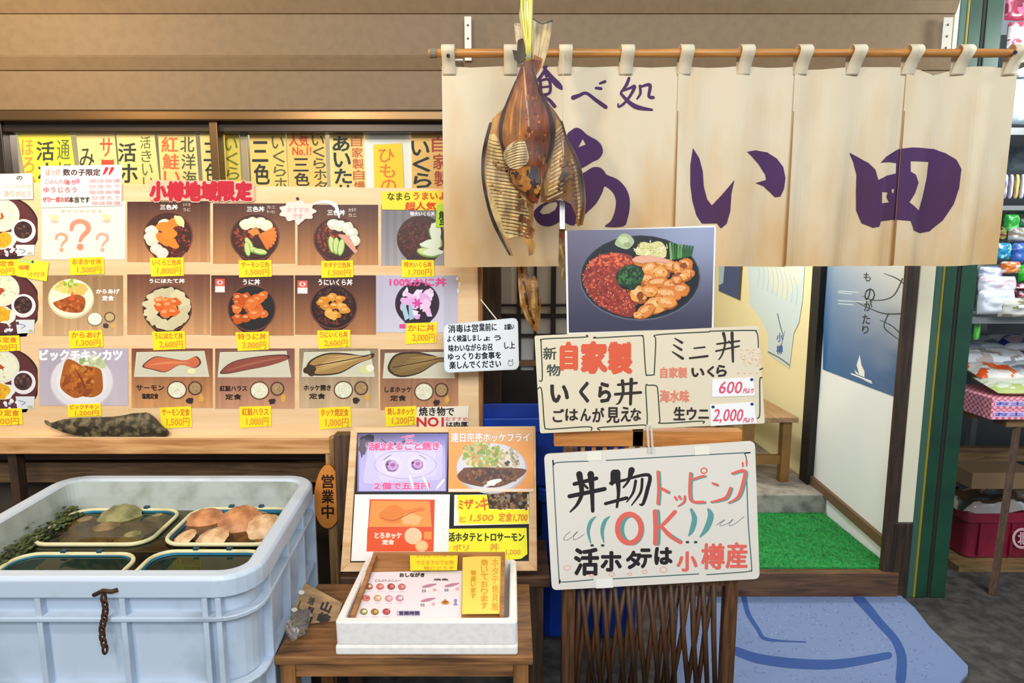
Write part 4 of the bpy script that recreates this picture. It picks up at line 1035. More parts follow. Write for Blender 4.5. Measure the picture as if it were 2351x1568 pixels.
# hanging loops
for px_ in (1031, 1172, 1297, 1437, 1571, 1708, 1839, 1958, 2086, 2201, 2325):
    xa, xb = at(px_ - 15, 120, YN).x, at(px_ + 15, 120, YN).x
    if px_ > 2300: xa -= 0.006; xb -= 0.006
    z_r = zz(122, 2.0); m = MB().mat(plain('loop_cloth', '#d8c8ac', 0.9))
    path = [(YN - 0.003, zz(173, YN)), (YN - 0.018, zt + 0.004), (2.0 - 0.025, z_r + 0.004), (2.0, z_r + 0.026), (2.0 + 0.025, z_r + 0.003), (YN + 0.004, zt), (YN + 0.004, zz(173, YN))]
    sm = smooth(path, 4); lean = (xb - xa)*0.12 if px_ > 1900 else 0
    inn = [(y, z) for y, z in sm]
    rg_ = []
    for q, (y, z) in enumerate(inn):
        t = q/(len(inn)-1); y2 = y + (0.0012 if 0.3 < t < 0.7 else 0)
        sxx = lean*(1 - abs(2*t-1))
        rg_.append([(xa + sxx, y, z), (xb + sxx, y, z)])
    m.rings(rg_, close=False)
    o = m.build('loop', None, nr, smooth=True); md = o.modifiers.new('t', 'SOLIDIFY'); md.thickness = 0.0012
    if px_ in (1031, 2325):
        p = at(px_ - 2 if px_ < 1200 else px_ + 6, 128 if px_ < 1200 else 120, 1.978)
        MB().tube([p + Vector((0, .002, 0)), p + Vector((0, -.001, 0))], 0.006, 10).build('eyelet', BLACKISH, o)
pole = empty('curtain_pole', at(1600, 120, 2.0), 'brown bamboo pole carrying the cream shop curtain', 'pole')
pa, pb = at(984, 123, 2.0), at(2360, 118, 2.0)
zc = zz(122, 2.0)
pts_ = [Vector((pa.x + (pb.x - pa.x)*k/24, 2.0, zc)) for k in range(25)]
MB().tube(pts_, [0.0125 + (0.0012 if k % 4 == 2 else 0) for k in range(25)], 12).build('rod', W_BAMBOO, pole, smooth=True)
MB().tube([at(1002, 122, 2.0), at(988, 122, 2.0)], 0.015, 12).build('end_cap', plain('grey_cap', '#7c7468', 0.4), pole)
brk = plain('bracket_metal', '#b9b2a4', 0.45, 0.3)
for pxa, pxb, y0, y1 in ((1066, 1083, 38, 140), (2166, 2180, 40, 128)):
    q0, q1 = at(pxa, y0, 2.425), at(pxb, y1, 2.425)
    o = MB().box(q0.x, q1.x, 2.422, 2.428, q1.z, q0.z).box(q0.x, q1.x, 2.0, 2.425, zc - 0.022, zc - 0.017).build('bracket', brk, pole, bevel=0.001)
    for t in (0.2, 0.5, 0.8):
        z = q1.z + (q0.z - q1.z)*t; MB().ellipsoid(((q0.x+q1.x)/2, 2.421, z), .004, .003, .004, 8, 6).build('screw', plain('screw', '#5c564c', .4, .5), o)

# ================================================================== DRIED FISH
YF = 1.80
def fdisp(p):
    x, y = pix(p); u = (x - 1205) / 100.0; v = min(1, max(0, (y - 60) / 520.0))
    return 0.030 * math.exp(-(u*1.5)**2) * (0.4 + 0.6*math.sin(math.pi*min(1, v*1.1))) + 0.022 * v * u*u * (0.6 if u < 0 else 0.7) + 0.005*noise.noise(p*14)
hide = bpy.data.materials.new('fish_flesh'); hide.use_nodes = True
nt = hide.node_tree; b = nt.nodes['Principled BSDF']; b.inputs['Roughness'].default_value = 0.42; b.inputs['Specular IOR Level'].default_value = 0.3
vc = nt.nodes.new('ShaderNodeVertexColor'); vc.layer_name = 'Col'; tc = nt.nodes.new('ShaderNodeTexCoord')
n1 = nt.nodes.new('ShaderNodeTexNoise'); n1.inputs['Scale'].default_value = 16; n1.inputs['Detail'].default_value = 6
mpn = nt.nodes.new('ShaderNodeMapping'); mpn.inputs['Scale'].default_value = (2.4, 1, 0.7)
nt.links.new(tc.outputs['Object'], mpn.inputs[0]); nt.links.new(mpn.outputs[0], n1.inputs[0])
rp = nt.nodes.new('ShaderNodeValToRGB'); rp.color_ramp.elements[0].position = 0.38; rp.color_ramp.elements[1].position = 0.68
rp.color_ramp.elements[0].color = (0.26, 0.19, 0.14, 1); rp.color_ramp.elements[1].color = (1.05, 0.92, 0.74, 1)
nt.links.new(n1.outputs['Fac'], rp.inputs[0])
mu = nt.nodes.new('ShaderNodeMix'); mu.data_type = 'RGBA'; mu.blend_type = 'MULTIPLY'; mu.inputs[0].default_value = 0.85
nt.links.new(vc.outputs[0], mu.inputs[6]); nt.links.new(rp.outputs[0], mu.inputs[7]); nt.links.new(mu.outputs[2], b.inputs['Base Color'])
bp = nt.nodes.new('ShaderNodeBump'); bp.inputs['Strength'].default_value = 0.5; bp.inputs['Distance'].default_value = 0.004
nt.links.new(n1.outputs['Fac'], bp.inputs['Height']); nt.links.new(bp.outputs[0], b.inputs['Normal'])
fish = empty('dried_fish', at(1205, 590, YF), 'large split dried fish hung tail up in front of the cream curtain', 'fish')
def fc(seed=0, extra=0.0):
    c = Canvas(front(YF - extra), crop=A, disp=fdisp, dice=0.007, seed=seed).mat(hide); return c
# left flank with ribs
c = fc(1, -0.004)
lw = [(500,600),(455,640),(420,670),(398,720),(380,790),(365,850),(358,960),(362,1040),(375,1110),(395,1190),(420,1250),(450,1315),(490,1392),(522,1442),(534,1436),(520,1395),(505,1350),(545,1335),(600,1345),(618,1390),(622,1440),(650,1430),(662,1370),(640,1345),(648,1240),(650,1180),(640,1120),(600,1090),(520,1040),(480,900),(455,780),(470,680)]
c.base(lw, '#b98a44')
c.poly([(398,760),(390,850),(383,960),(386,1050),(398,1130),(418,1210),(450,1290),(500,1340),(560,1330),(610,1300),(622,1200),(600,1110),(520,1045),(490,960),(470,860),(455,790),(430,760)], '#dcc38a')
c.brush([(408,700),(385,790),(368,880),(366,990),(380,1090),(402,1180),(430,1260),(470,1345),(515,1432)], [16,20,20,18,16,18,20,18,10], '#3d2412')
for k in range(27):
    t = k/26; y = 800 + 520*t
    xl_ = 398 - 14*math.sin(math.pi*min(1, t*1.4)) + max(0, t-.45)*165; xr_ = 455 + 165*min(1, t*1.35)**1.2
    c.brush([(xl_, y - 12), ((xl_+xr_)/2, y), (xr_, y + 6 + 14*t)], [3, 4.5, 6], '#5a3614' if k % 3 else '#85531c', 4)
for k in range(24):
    c.blob(c.R.uniform(560, 650), c.R.uniform(1130, 1330), c.R.uniform(6, 16), c.R.uniform(8, 22), c.R.choice(('#8a5518', '#a96c22', '#6e4012')), .4)
for k in range(12): c.blob(c.R.uniform(410, 470), c.R.uniform(900, 1130), c.R.uniform(4, 12), c.R.uniform(4, 8), '#a8721f', .4)
c.build('left_flank', fish, solid=0.004)
# right flank
c = fc(2, -0.004)
rw = [(735,590),(775,640),(800,680),(820,720),(842,790),(880,860),(905,920),(922,980),(934,1060),(938,1140),(932,1210),(920,1268),(895,1276),(882,1255),(884,1215),(855,1150),(800,1118),(740,1140),(690,1142),(690,1060),(700,1000),(745,870),(765,760)]
c.base(rw, '#7c5424')
c.poly([(776,670),(800,700),(820,780),(815,900),(800,1000),(760,1095),(712,1105),(705,1030),(742,920),(768,800)], '#b08648')
for k in range(17):
    t = k/16; y = 720 + 380*t; c.brush([(770 - 50*t + 6, y + 24), (800 - 25*t, y), (822 - 10*t, y - 18)], [7, 8, 4], '#d9c08c' if k % 2 else '#ead9ae', 4)
c.brush([(806,690),(835,790),(875,880),(905,960),(920,1060),(922,1160),(905,1262)], [10,12,14,14,14,12,8], '#3f2a1c')
c.brush([(862,905),(880,960),(893,1060),(900,1150),(896,1230)], [10,14,16,14,8], '#b99a6c', 5)
for k in range(15): y = 905 + 22*k; c.brush([(850 + 2.6*k, y + 8), (890 + 2*k, y)], [3, 4], '#59371c')
for k in range(26): c.blob(c.R.uniform(770, 870), c.R.uniform(900, 1110), c.R.uniform(5, 14), c.R.uniform(5, 16), c.R.choice(('#6a3f14', '#8f5b1c', '#4c2d12')), .4)
c.brush([(800,760),(812,820),(818,880)], [5, 9, 4], '#cfc0c8')
c.build('right_flank', fish, solid=0.004)
# central body
c = fc(3, 0.004)
body = [(578,388),(600,362),(640,347),(690,352),(672,400),(662,442),(680,500),(715,555),(742,610),(758,680),(766,760),(750,850),(715,950),(692,1020),(690,1095),(668,1150),(632,1132),(590,1098),(548,1062),(520,1030),(502,960),(482,890),(458,800),(450,720),(468,640),(520,540),(552,455)]
hole = [(482,880),(492,845),(525,815),(565,802),(598,805),(612,850),(622,890),(612,925),(575,952),(540,958),(505,940)]
c.base(body, '#82400a')
c.poly([(560,470),(600,410),(610,600),(618,790),(590,800),(520,815),(475,850),(470,740),(500,620)], '#a8661a')
c.poly([(625,420),(655,460),(690,540),(725,620),(740,700),(735,800),(700,900),(660,930),(630,850),(615,760),(612,560)], '#7d3c10')
c.brush([(592,390),(600,480),(608,580),(618,680),(624,780)], [6, 9, 10, 9, 6], '#d9a884', 5)
c.brush([(640,400),(680,520),(725,610),(750,700),(752,800),(720,920)], [8, 14, 20, 26, 24, 12], '#2e1408')
c.brush([(548,470),(500,590),(470,690),(466,790),(490,870)], [7, 13, 20, 18, 10], '#341a08')
c.brush([(560,520),(530,640),(520,760)], [5, 14, 8], '#c98a26', 5); c.brush([(585,520),(575,640),(570,770)], [4, 8, 4], '#d99a3a', 5)
for k in range(30): c.blob(c.R.uniform(600, 715), c.R.uniform(560, 920), c.R.uniform(4, 10), c.R.uniform(6, 18), c.R.choice(('#9a5416', '#6a3010', '#b5691e')), .4)
c.poly(smooth(hole, 3, True), '#e6d6a6')
for k in range(10):
    y = 808 + 15*k; c.brush([(488 + max(0, 3-k)*14, y + 22), (555, y), (608, y - 6)], [3, 5.5, 4], '#7d5526', 4)
c.poly(smooth([(522,985),(560,960),(612,945),(640,955),(650,1000),(640,1050),(610,1085),(570,1070),(530,1030)], 3, True), '#b8761e')
for k in range(26): c.blob(c.R.uniform(520, 680), c.R.uniform(960, 1110), c.R.uniform(6, 18), c.R.uniform(6, 18), c.R.choice(('#4c2c14', '#8e5416', '#2f2016', '#c08a2c')), .4)
c.blob(648, 985, 26, 40, '#4b4550', .3); c.blob(672, 1010, 14, 30, '#6a5f66', .3)
c.build('body', fish, solid=0.012)
# tail fins
c = fc(4, 0.002)
c.base([(598,130),(615,118),(618,240),(618,335),(592,352),(566,318),(548,240),(540,132),(560,140)], '#ded3b4'); c.brush([(575,150),(585,240),(596,330)], [6, 10, 10], '#f0ead6'); c.brush([(542,135),(560,150),(590,135)], [5, 4, 3], '#6a5a40')
c.build('tail_fin', fish, solid=0.003)
c = fc(5, 0.002)
c.base([(642,112),(690,135),(752,118),(748,190),(735,260),(720,320),(700,385),(660,440),(645,380),(640,260),(634,150)], '#e0cd9c')
for k in range(6): c.brush([(652 + 16*k, 140), (655 + 10*k, 250), (652 + 6*k, 360)], [5, 4, 6], '#cdb57e' if k % 2 else '#efe2bc')
c.brush([(638,105),(660,122),(692,138),(725,130),(753,118)], [10, 7, 6, 8, 12], '#4a3a26')
c.poly([(650,320),(700,340),(690,390),(662,440),(640,400)], '#b0702a')
c.build('tail_fin', fish, solid=0.003)
c = fc(6, 0.004)
c.base([(560,240),(585,225),(600,250),(608,330),(590,362),(562,372),(540,345),(530,292),(556,300)], '#4a3812'); c.build('small_fin', fish, solid=0.004)
# twine it hangs by
tw = glassy('clear_twine', (0.9, 0.9, 0.75), 1.5, 0.1, body='#e7e3b4', body_mix=0.75)
m = MB()
def ap(x, y, e=0.02): return at(960 + x/2.45, y/2.45, YF - e)
m.tube([ap(618, -60), ap(612, 20), ap(606, 90), ap(612, 180), ap(618, 250), ap(622, 330)], [0.016, 0.018, 0.02, 0.014, 0.011, 0.008], 10)
yt = MB().mat(plain('yellow_twine', '#d9cf5c', 0.4))
for k, (xa, xb) in enumerate(((628, 624), (636, 630), (582, 610), (600, 616))):
    yt.tube([ap(xa - 8 + 5*k, -60, .036), ap(xa, 30, .04), ap((xa+xb)/2, 170, .034), ap(xb, 250, .03), ap(xb, 350, .02)], 0.0035, 6)
o1 = m.build('clear_wrap', tw, fish, smooth=True); yt.build('twine', None, fish, smooth=True)
# small strip of dried fish in a clear bag beside it + smaller fish further back
def smallfish(pts, Y, name_lab, cols, th, seed):
    c = Canvas(front(Y), disp=lambda p: 0.012*math.sin(p.z*20) + 0.006*noise.noise(p*25), dice=0.015, seed=seed).mat(hide)
    c.base(pts, cols[0]); x0 = min(p[0] for p in pts); x1 = max(p[0] for p in pts); y0 = min(p[1] for p in pts); y1 = max(p[1] for p in pts)
    return c
sf = empty('small_dried_fish', at(1220, 760, 2.10), 'smaller golden dried fish hanging below the curtain hem near the whiteboard', 'fish')
c = smallfish([(1188,600),(1200,596),(1214,640),(1228,632),(1238,660),(1242,700),(1240,740),(1236,765),(1224,758),(1206,730),(1194,700),(1190,660)], 2.10, '', ('#b8894c',), 0.008, 3)
c.brush([(1196,610),(1204,660),(1214,710),(1232,758)], [4, 6, 6, 4], '#5a3a1c'); c.brush([(1222,645),(1224,690),(1226,730)], [5, 9, 4], '#d9b77c'); c.brush([(1192,640),(1196,690),(1212,735)], [3, 4, 3], '#e0c48c')
c.brush([(1234,660),(1236,700)], [3, 4], '#6a4826'); c.brush([(1208,610),(1212,640)], [3, 5], '#7d8c94')
c.build('body', sf, solid=0.008)
MB().tube([at(1195, 602, 2.10), at(1190, 560, 2.09), at(1200, 400, 2.08), at(1200, 140, 2.06), at(1200, 120, 2.0135)], 0.0016, 6).build('string', plain('string', '#cfc7b0', 0.7), sf)
sg = empty('hanging_fish_strip', at(1290, 640, 1.83), 'narrow dried fish strip hanging half behind the rice bowl poster', 'fish')
c = smallfish([(1284,520),(1298,520),(1300,560),(1301,640),(1290,642),(1283,600)], 1.83, '', ('#8f7440',), 0.006, 4)
c.poly([(1286,535),(1293,535),(1293,556),(1286,556)], '#b5332c'); c.brush([(1288,565),(1294,600),(1290,632)], [4, 6, 3], '#c7b078'); c.build('body', sg, solid=0.005)
cb = Canvas(front(1.828), seed=2).mat(PAPER); cb.base([(1285,462),(1297,464),(1297,526),(1285,526)], '#e6e4e2', 0.002); cb.build('white_tie', sg)
MB().tube([at(1291, 464, 1.828), at(1292, 300, 1.9), at(1293, 124, 1.985)], 0.0012, 6).build('string', plain('string', '#cfc7b0', 0.7), sg)

# dark dried fish leaning on the ledge
df = empty('dark_dried_fish', atz(250, 1008, zl1), 'dark mottled dried fish lying on the counter ledge below the cutlet photo', 'fish')
dk_ = plain('mottled_skin', '#352b1b', 0.6, dark='#7d6d4a', scale=38, bump=0.5, lo=0.46, hi=0.66)
c = Canvas(front(YB - 0.024), disp=lambda p: 0.014*math.sin(math.pi*min(1, max(0, (p.z - zl1)/0.085))) + 0.003*noise.noise(p*40), dice=0.012).mat(dk_)
fo = smooth([(107,963),(122,969),(150,961),(200,958),(260,956),(300,951),(330,949),(350,955),(372,975),(386,992),(380,1003),(340,1003),(280,1003),(220,1004),(180,1000),(150,990),(128,980),(112,972)], 3, True)
c.base(fo, '#3b3120'); c.build('body', df, solid=0.012)

# ================================================================== WHITEBOARD NOTE, OPEN TABLET
c = Canvas(front(2.10), seed=6).mat(print_mat('whiteboard', 0.25, 0.4))
q = quad_round([(1018,745),(1189,729),(1192,848),(1020,856)], 14)
c.base(q, '#d3dfe8', 0.004, '#8d99a3'); c.poly([(x*0.975 + 1105*.025, y*0.96 + 795*.04) for x, y in q], '#e4e9ee')
for tx, x0, y0, x1, y1 in (('消毒は営', 1029, 745, 1098, 763), ('業前に', 1100, 742, 1140, 760), ('お願い', 1158, 744, 1180, 757), ('よく検温しまし', 1027, 769, 1105, 784), ('ょう', 1110, 770, 1150, 782), ('味わいながらお召', 1030, 790, 1130, 806), ('し上', 1158, 785, 1182, 800), ('ゆっくりお食事を', 1029, 809, 1150, 825), ('楽しんでください', 1032, 828, 1150, 845)):
    c.text(tx, x0, y0, x1, y1, '#23242c', 0.5, rot=-2)
c.ring(1172, 834, 6, 6, 1, '#30323a'); c.brush([(1168, 826), (1169, 829)], 1.5, '#30323a'); c.brush([(1176, 825), (1177, 828)], 1.5, '#30323a')
wbn = c.build('whiteboard_note', None, 'small whiteboard with five lines of handwriting hung at the right edge of the menu board', 'sign')
MB().tube([at(1140, 733, 2.102), at(1120, 708, 2.14), at(1104, 688, YB - 0.001)], 0.0022, 6).build('string', plain('white_string', '#d8cfc4', 0.7), wbn)
for q in (at(1030, 800, 2.106),):
    MB().box(q.x, q.x + 0.01, 2.1045, YB - 0.005, q.z, q.z + 0.01).build('spacer', WHITE, wbn)

c = Canvas(front(2.125), seed=8).mat(print_mat('tablet_wood', 0.45, 0.2))
ov = [(752 + 31*math.cos(a)*(1 - 0.10*math.sin(a)*-1), 1140 + 73*math.sin(a)) for a in [2*math.pi*k/40 for k in range(40)]]
c.base(ov, '#d8873a', 0.014, '#a86426')
for k in range(8): c.brush([(730 + 6*k, 1090 + 6*abs(k-4)), (728 + 6.4*k, 1140), (731 + 6*k, 1195 - 6*abs(k-4))], 1.2, jit('#c97628', .12, c.R))
c.vtext('営業中', 739, 1088, 766, 1192, '#2c1c10', 0.9)
tb = c.build('open_tablet', None, 'oval orange wooden tablet with three black characters hung on the counter leg', 'sign')
MB().tube([at(757, 1070, 2.127), at(757, 1046, 2.138)], 0.0025, 6).build('cord', plain('brown_cord', '#8a6a44', 0.7), tb)

# ================================================================== LATTICE SCREEN WITH HAND LETTERED SIGNS
YG = 1.80
gt = empty('lattice_screen', Vector((at(1490, 1300, YG).x, YG, 0)), 'brown wooden lattice screen standing behind the hand lettered white signs', 'screen')
gx0, gx1 = at(1290, 1340, YG).x, at(1692, 1340, YG).x
zgt = zz(985, YG); zgr = zz(1021, YG)
MB().box(at(1272, 1000, YG).x, at(1699, 1000, YG).x, YG - 0.02, YG + 0.02, zgr, zgt).build('top_rail', W_RAIL, gt, bevel=0.003)
for xa in (gx0, gx1 - 0.042):
    MB().box(xa, xa + 0.042, YG - 0.016, YG + 0.016, 0.0, zgr).build('post', W_LATT, gt, bevel=0.003)
zmid = zz(1330, YG)
MB().box(gx0 + 0.042, gx1 - 0.042, YG - 0.012, YG + 0.012, zmid - 0.015, zmid + 0.02).build('middle_rail', W_LATT, gt)
MB().box(gx0 + 0.042, gx1 - 0.042, YG - 0.012, YG + 0.012, 0.05, 0.09).build('bottom_rail', W_LATT, gt)
W_SLAT = wood('slat_wood', '#58361b', '#25150b', 'z', 6.0, 14, 0.55)
n = 14; W_ = gx1 - gx0 - 0.084
for k in range(n):
    x = gx0 + 0.042 + W_*(k + .5)/n; MB().box(x - 0.006, x + 0.006, YG - 0.006, YG + 0.006, zmid, zgr).build('slat', W_RAIL, gt)
for k in range(13):
    x = gx0 + 0.05 + W_*(k + .3)/13.5
    for s_, y_ in ((1, -0.005), (-1, 0.005)):
        xb = min(gx1 - 0.05, max(gx0 + 0.05, x + s_*0.040)); xa = min(gx1 - 0.05, max(gx0 + 0.05, x))
        m = MB(); a, b_ = Vector((xa, YG + y_, zmid)), Vector((xb, YG + y_, 0.09)); b_.x += R.uniform(-.012, .012); a.x += R.uniform(-.006, .006); m.tube([a, (a+b_)/2 + Vector((R.uniform(-.005,.005), 0, 0)), b_], [0.0095, 0.0085, 0.008], 7); m.build('slat', W_SLAT, gt, smooth=True)
MB().box(at(1470, 700, YG).x - .015, at(1470, 700, YG).x + .015, YG - 0.02, YG - 0.008, zgr, zz(600, YG)).build('support_stick', W_LATT, gt)
# poster of the rice bowl
YP = 1.768
c = Canvas(front(YP), seed=50).mat(LAM)
c.base([(1297,530),(1644,517),(1638,758),(1302,770)], '#e8e4e0', 0.003, '#d9d3cc')
def bgc(x, y):
    u = min(1, max(0, (x-1300)/340)); v = min(1, max(0, (y-520)/245)); g = math.exp(-((u-.92)**2 + (v-.02)**2)*5)
    return mixc(mixc('#6c6478', '#3b364c', min(1, v*1.1)), '#98a0bc', g)
gc = [(1302,529),(1640,522),(1634,754),(1306,764)]
for i in range(10):
    for j in range(7):
        def q(u, v): return tuple((1-v)*((1-u)*gc[0][k] + u*gc[1][k]) + v*((1-u)*gc[3][k] + u*gc[2][k]) for k in (0, 1))
        c.poly([q(i/10, j/7), q((i+1)/10, j/7), q((i+1)/10, (j+1)/7), q(i/10, (j+1)/7)], bgc, d=2e-5)
c.k = 4
c.crop = (1180, 500, 3.074)
c.ell(890, 470, 395, 255, '#2e2a3c'); c.ell(890, 425, 428, 302, '#5d616e'); c.ell(890, 420, 420, 296, '#22262e'); c.ell(892, 416, 408, 284, '#181a20')
c.poly(smooth([(495,440),(500,370),(540,310),(600,265),(680,250),(770,250),(840,280),(820,330),(720,390),(740,470),(790,520),(830,580),(860,640),(830,700),(760,690),(660,650),(570,590),(520,520)], 3, True), '#8c3226')
def inred(x, y): return ((x-690)/215)**2 + ((y-470)/225)**2 < 1 and not (x > 720 and 350 < y < 500) and ((x-890)/410)**2 + ((y-420)/282)**2 < 0.97
c.scatter(430, [(480, 240, 870, 710), inred], (7, 12), ('#9c2f22', '#b5412c', '#7c241c', '#c2583c', '#8f2a20'), .15)
c.scatter(110, [(480, 240, 870, 710), inred], (2, 4), ('#efb08e', '#f4c9b0', '#e08a68'), .2)
c.scatter(60, [(520, 250, 830, 340), inred], (7, 11), ('#d9502e', '#e06a40'), .2)
for x, y, rx, ry, a in ((900,310,60,38,10),(970,300,70,40,0),(1050,330,60,44,20),(960,360,60,46,-20),(1030,390,64,44,10),(1110,340,60,40,30),(950,440,56,48,0),(1020,460,80,44,-10),(1120,470,90,44,-10),(1180,510,64,50,0),(1080,540,110,48,8),(880,540,66,64,30),(960,520,60,40,0),(1000,620,96,62,-20),(930,660,74,44,-30),(1080,600,70,46,10),(880,690,36,26,0),(1215,330,50,44,30),(1160,360,50,40,60),(1230,390,46,34,10),(1180,420,70,36,-10),(1150,440,40,36,0)):
    base = c.R.choice(('#dd8434', '#e59344', '#d87a2a', '#e8a050'))
    c.blob(x, y, rx, ry, '#a85618', .12, 14, a); c.blob(x - 3, y - 4, rx*.93, ry*.9, base, .14, 14, a); c.blob(x - rx*.12, y - ry*.25, rx*.6, ry*.4, mixc(base, '#ffd9a4', .45), .2, 12, a)
    c.scatter(5, inell(x, y, rx*.7, ry*.6), (4, 8), (base, '#efb068', '#cc7026'), .3)
c.blob(1195, 335, 26, 20, '#8c4a1c', .2); c.blob(1150, 400, 40, 10, '#9a4c1a', .2, 10, -20); c.blob(890, 555, 22, 34, '#8f4416', .2)
c.poly(smooth([(830,300),(880,270),(960,262),(1060,285),(1100,320),(1000,310),(900,320)], 3, True), '#e3a68a')
c.poly(smooth([(720,400),(760,360),(820,330),(880,345),(915,385),(905,440),(870,480),(840,510),(790,490),(745,470)], 3, True), '#1f3a22')
c.scatter(90, inell(815, 415, 90, 75), (6, 13), ('#2c5a2c', '#1a3420', '#3d6e34', '#162c1c'), .4)
c.poly(smooth([(712,190),(725,150),(755,118),(790,112),(830,135),(848,170),(830,200),(800,222),(760,215)], 3, True), '#a9b58a'); c.blob(770, 158, 34, 26, '#c3cca4', .2); c.blob(800, 190, 26, 16, '#93a070', .2)
c.poly(smooth([(862,260),(870,200),(910,170),(960,180),(1010,165),(1050,180),(1075,230),(1060,280),(960,265)], 3, True), '#d9cf8c')
for k in range(30): x, y = c.R.uniform(870, 1060), c.R.uniform(165, 255); c.brush([(x, y), (x + c.R.uniform(-30, 30), y + c.R.uniform(-20, 30)), (x + c.R.uniform(-40, 40), y + c.R.uniform(-20, 40))], 5, c.R.choice(('#ece4b0', '#c9bc6c', '#f2ecc8')), 4)
for k in range(9): c.brush([(1100 + 20*k, 180 + 3*k), (1108 + 17*k, 290 - 3*k)], [14, 18], c.R.choice(('#3f7436', '#5c9148', '#2c5a2a', '#7da860')), 3)
c.crop = None
c.build('rice_bowl_poster', None, 'large photo poster of seafood rice bowl above the two hand lettered signs', 'poster')
# upper sign
SU = 1.758
c = Canvas(front(SU), seed=51).mat(print_mat('sign_card', 0.6, 0.1)); SGN = '#e3d3b6'
c.base(quad_round([(1227,771),(1742,748),(1756,972),(1240,995)], 5), SGN, 0.004, '#c9b896')
C4 = (1180, 500, 3.074); c.crop = C4
G = '#3c4436'; V = '#de5a38'; BK = '#2e211c'
for st in ([(180,1150),(200,1130),(192,900),(192,870),(215,855),(500,842),(510,828)], [(575,842),(585,848),(880,832),(908,838),(915,870),(930,1090),(945,1110),(990,1108)], [(165,1210),(195,1215),(215,1460),(235,1490),(320,1488),(530,1475),(545,1500)], [(605,1498),(612,1480),(900,1462),(940,1450),(930,1200),(945,1182)],
           [(990,1100),(1000,900),(1000,850),(1020,825),(1380,805)], [(1380,800),(1680,795),(1710,805),(1722,840),(1725,915)], [(950,1182),(1000,1185),(1015,1220),(1030,1420),(1045,1450),(1320,1435),(1335,1450)], [(1750,1130),(1735,1150),(1735,1380),(1718,1415)]):
    c.brush(st, 9, G)
c.text('新', 208, 915, 298, 1000, '#474c3e', 2.5); c.text('物', 232, 1035, 328, 1115, '#474c3e', 2.5)
for ch, x0, y0, x1, y1 in (('自', 335, 885, 440, 1068), ('家', 482, 880, 650, 1090), ('製', 672, 885, 825, 1095)): c.text(ch, x0, y0, x1, y1, V, 13)
for ch, x0, y0, x1, y1 in (('い', 262, 1182, 382, 1300), ('く', 465, 1160, 525, 1300), ('ら', 600, 1165, 680, 1300)): c.text(ch, x0, y0, x1, y1, BK, 7)
for st, w in (([(735,1178),(865,1165)], 18), ([(715,1245),(895,1232)], 20), ([(765,1150),(770,1230),(745,1300),(722,1315)], [24,20,16,8]), ([(828,1140),(822,1315)], [26,20])): c.brush(st, w, BK)
for ch, x0, y0, x1, y1 in (('ご', 275, 1350, 352, 1440), ('は', 365, 1350, 450, 1430), ('ん', 470, 1348, 540, 1432), ('が', 555, 1340, 635, 1440), ('見', 655, 1338, 742, 1445), ('え', 755, 1335, 822, 1435), ('な', 825, 1345, 895, 1430)): c.text(ch, x0, y0, x1, y1, BK, 3)
for st, w in (([(1135,850),(1185,880)], [8, 18]), ([(1125,895),(1180,930)], [8, 18]), ([(1118,945),(1190,992)], [8, 20]), ([(1270,920),(1345,912)], [10, 12]), ([(1240,990),(1365,975)], [14, 16]),
              ([(1432,890),(1590,868)], 12), ([(1425,940),(1588,905)], 12), ([(1478,815),(1490,880),(1470,960),(1445,1000)], [22, 14, 12, 8]), ([(1538,812),(1545,1015)], [22, 14]), ([(1515,870),(1530,885)], [10, 10])): c.brush(st, w, BK)
c.text('自家製', 1035, 1055, 1220, 1128, '#e58467', 2.5)
for ch, x0, y0, x1, y1 in (('い', 1255, 1062, 1340, 1120), ('く', 1365, 1048, 1410, 1120), ('ら', 1430, 1040, 1498, 1118)): c.text(ch, x0, y0, x1, y1, BK, 4)
c.text('海水味', 1030, 1215, 1235, 1300, '#e58467', 2.5); c.text('生ウニ', 1128, 1335, 1372, 1425, BK, 3)
for k in range(9): c.ell(1560 + 22*(k % 8), 930 + (60 if k > 4 else 0)*0 + (165 if k % 2 else 0), 5, 4, '#e9a98f'); 
for k in range(40): c.ell(c.R.uniform(1600, 1750), c.R.uniform(930, 1040), 5, 5, '#ecc9a8')
c.brush([(1735, 1068), (1752, 1062)], 9, '#33302a')
us = c.build('hand_lettered_sign', None, 'wide cream sign with two framed halves of red and black writing under the bowl poster', 'sign')
def ptag(q, tx, lab, pins, seed):
    c = Canvas(front(SU - 0.002), crop=C4, seed=seed).mat(PAPER); c.base(q, '#f4f0ee', 0.001)
    for t_, x0, y0, x1, y1 in tx: c.text(t_, x0, y0, x1, y1, '#e0526a', 1.8, shear=0.2)
    for x, y in pins: c.ell(x, y, 12, 11, '#23357c')
    c.build('price_card', None, lab, 'price card', 'white price cards on the cream sign')
ptag([(1398,1140),(1690,1128),(1700,1255),(1398,1265)], [('600', 1450, 1155, 1610, 1240), ('円より', 1620, 1205, 1690, 1238)], 'white price card reading 600 in pink on the right half of the cream sign', [(1678,1142)], 1)
ptag([(1385,1320),(1695,1302),(1712,1450),(1388,1470)], [('2,000', 1410, 1350, 1615, 1450), ('円より', 1622, 1412, 1690, 1445)], 'white price card reading 2,000 in pink at the lower right of the cream sign', [(1405,1335),(1680,1315)], 2)
# plastic straps that hold the signs together
st_ = glassy('clear_strap', (0.95, 0.95, 0.93), 1.5, 0.1, body='#e9e4da', body_mix=0.5)
m = MB()
for xo in (0, 9):
    a, b_ = at(1486 + xo, 975, SU - 0.006), at(1490 + xo, 1040, 1.738); m.bar(a, b_, 0.006, 0.001, (0, 1, 0))
tag(m.build('plastic_strap', st_), 'clear plastic strap tying the topping sign under the cream sign', 'strap')
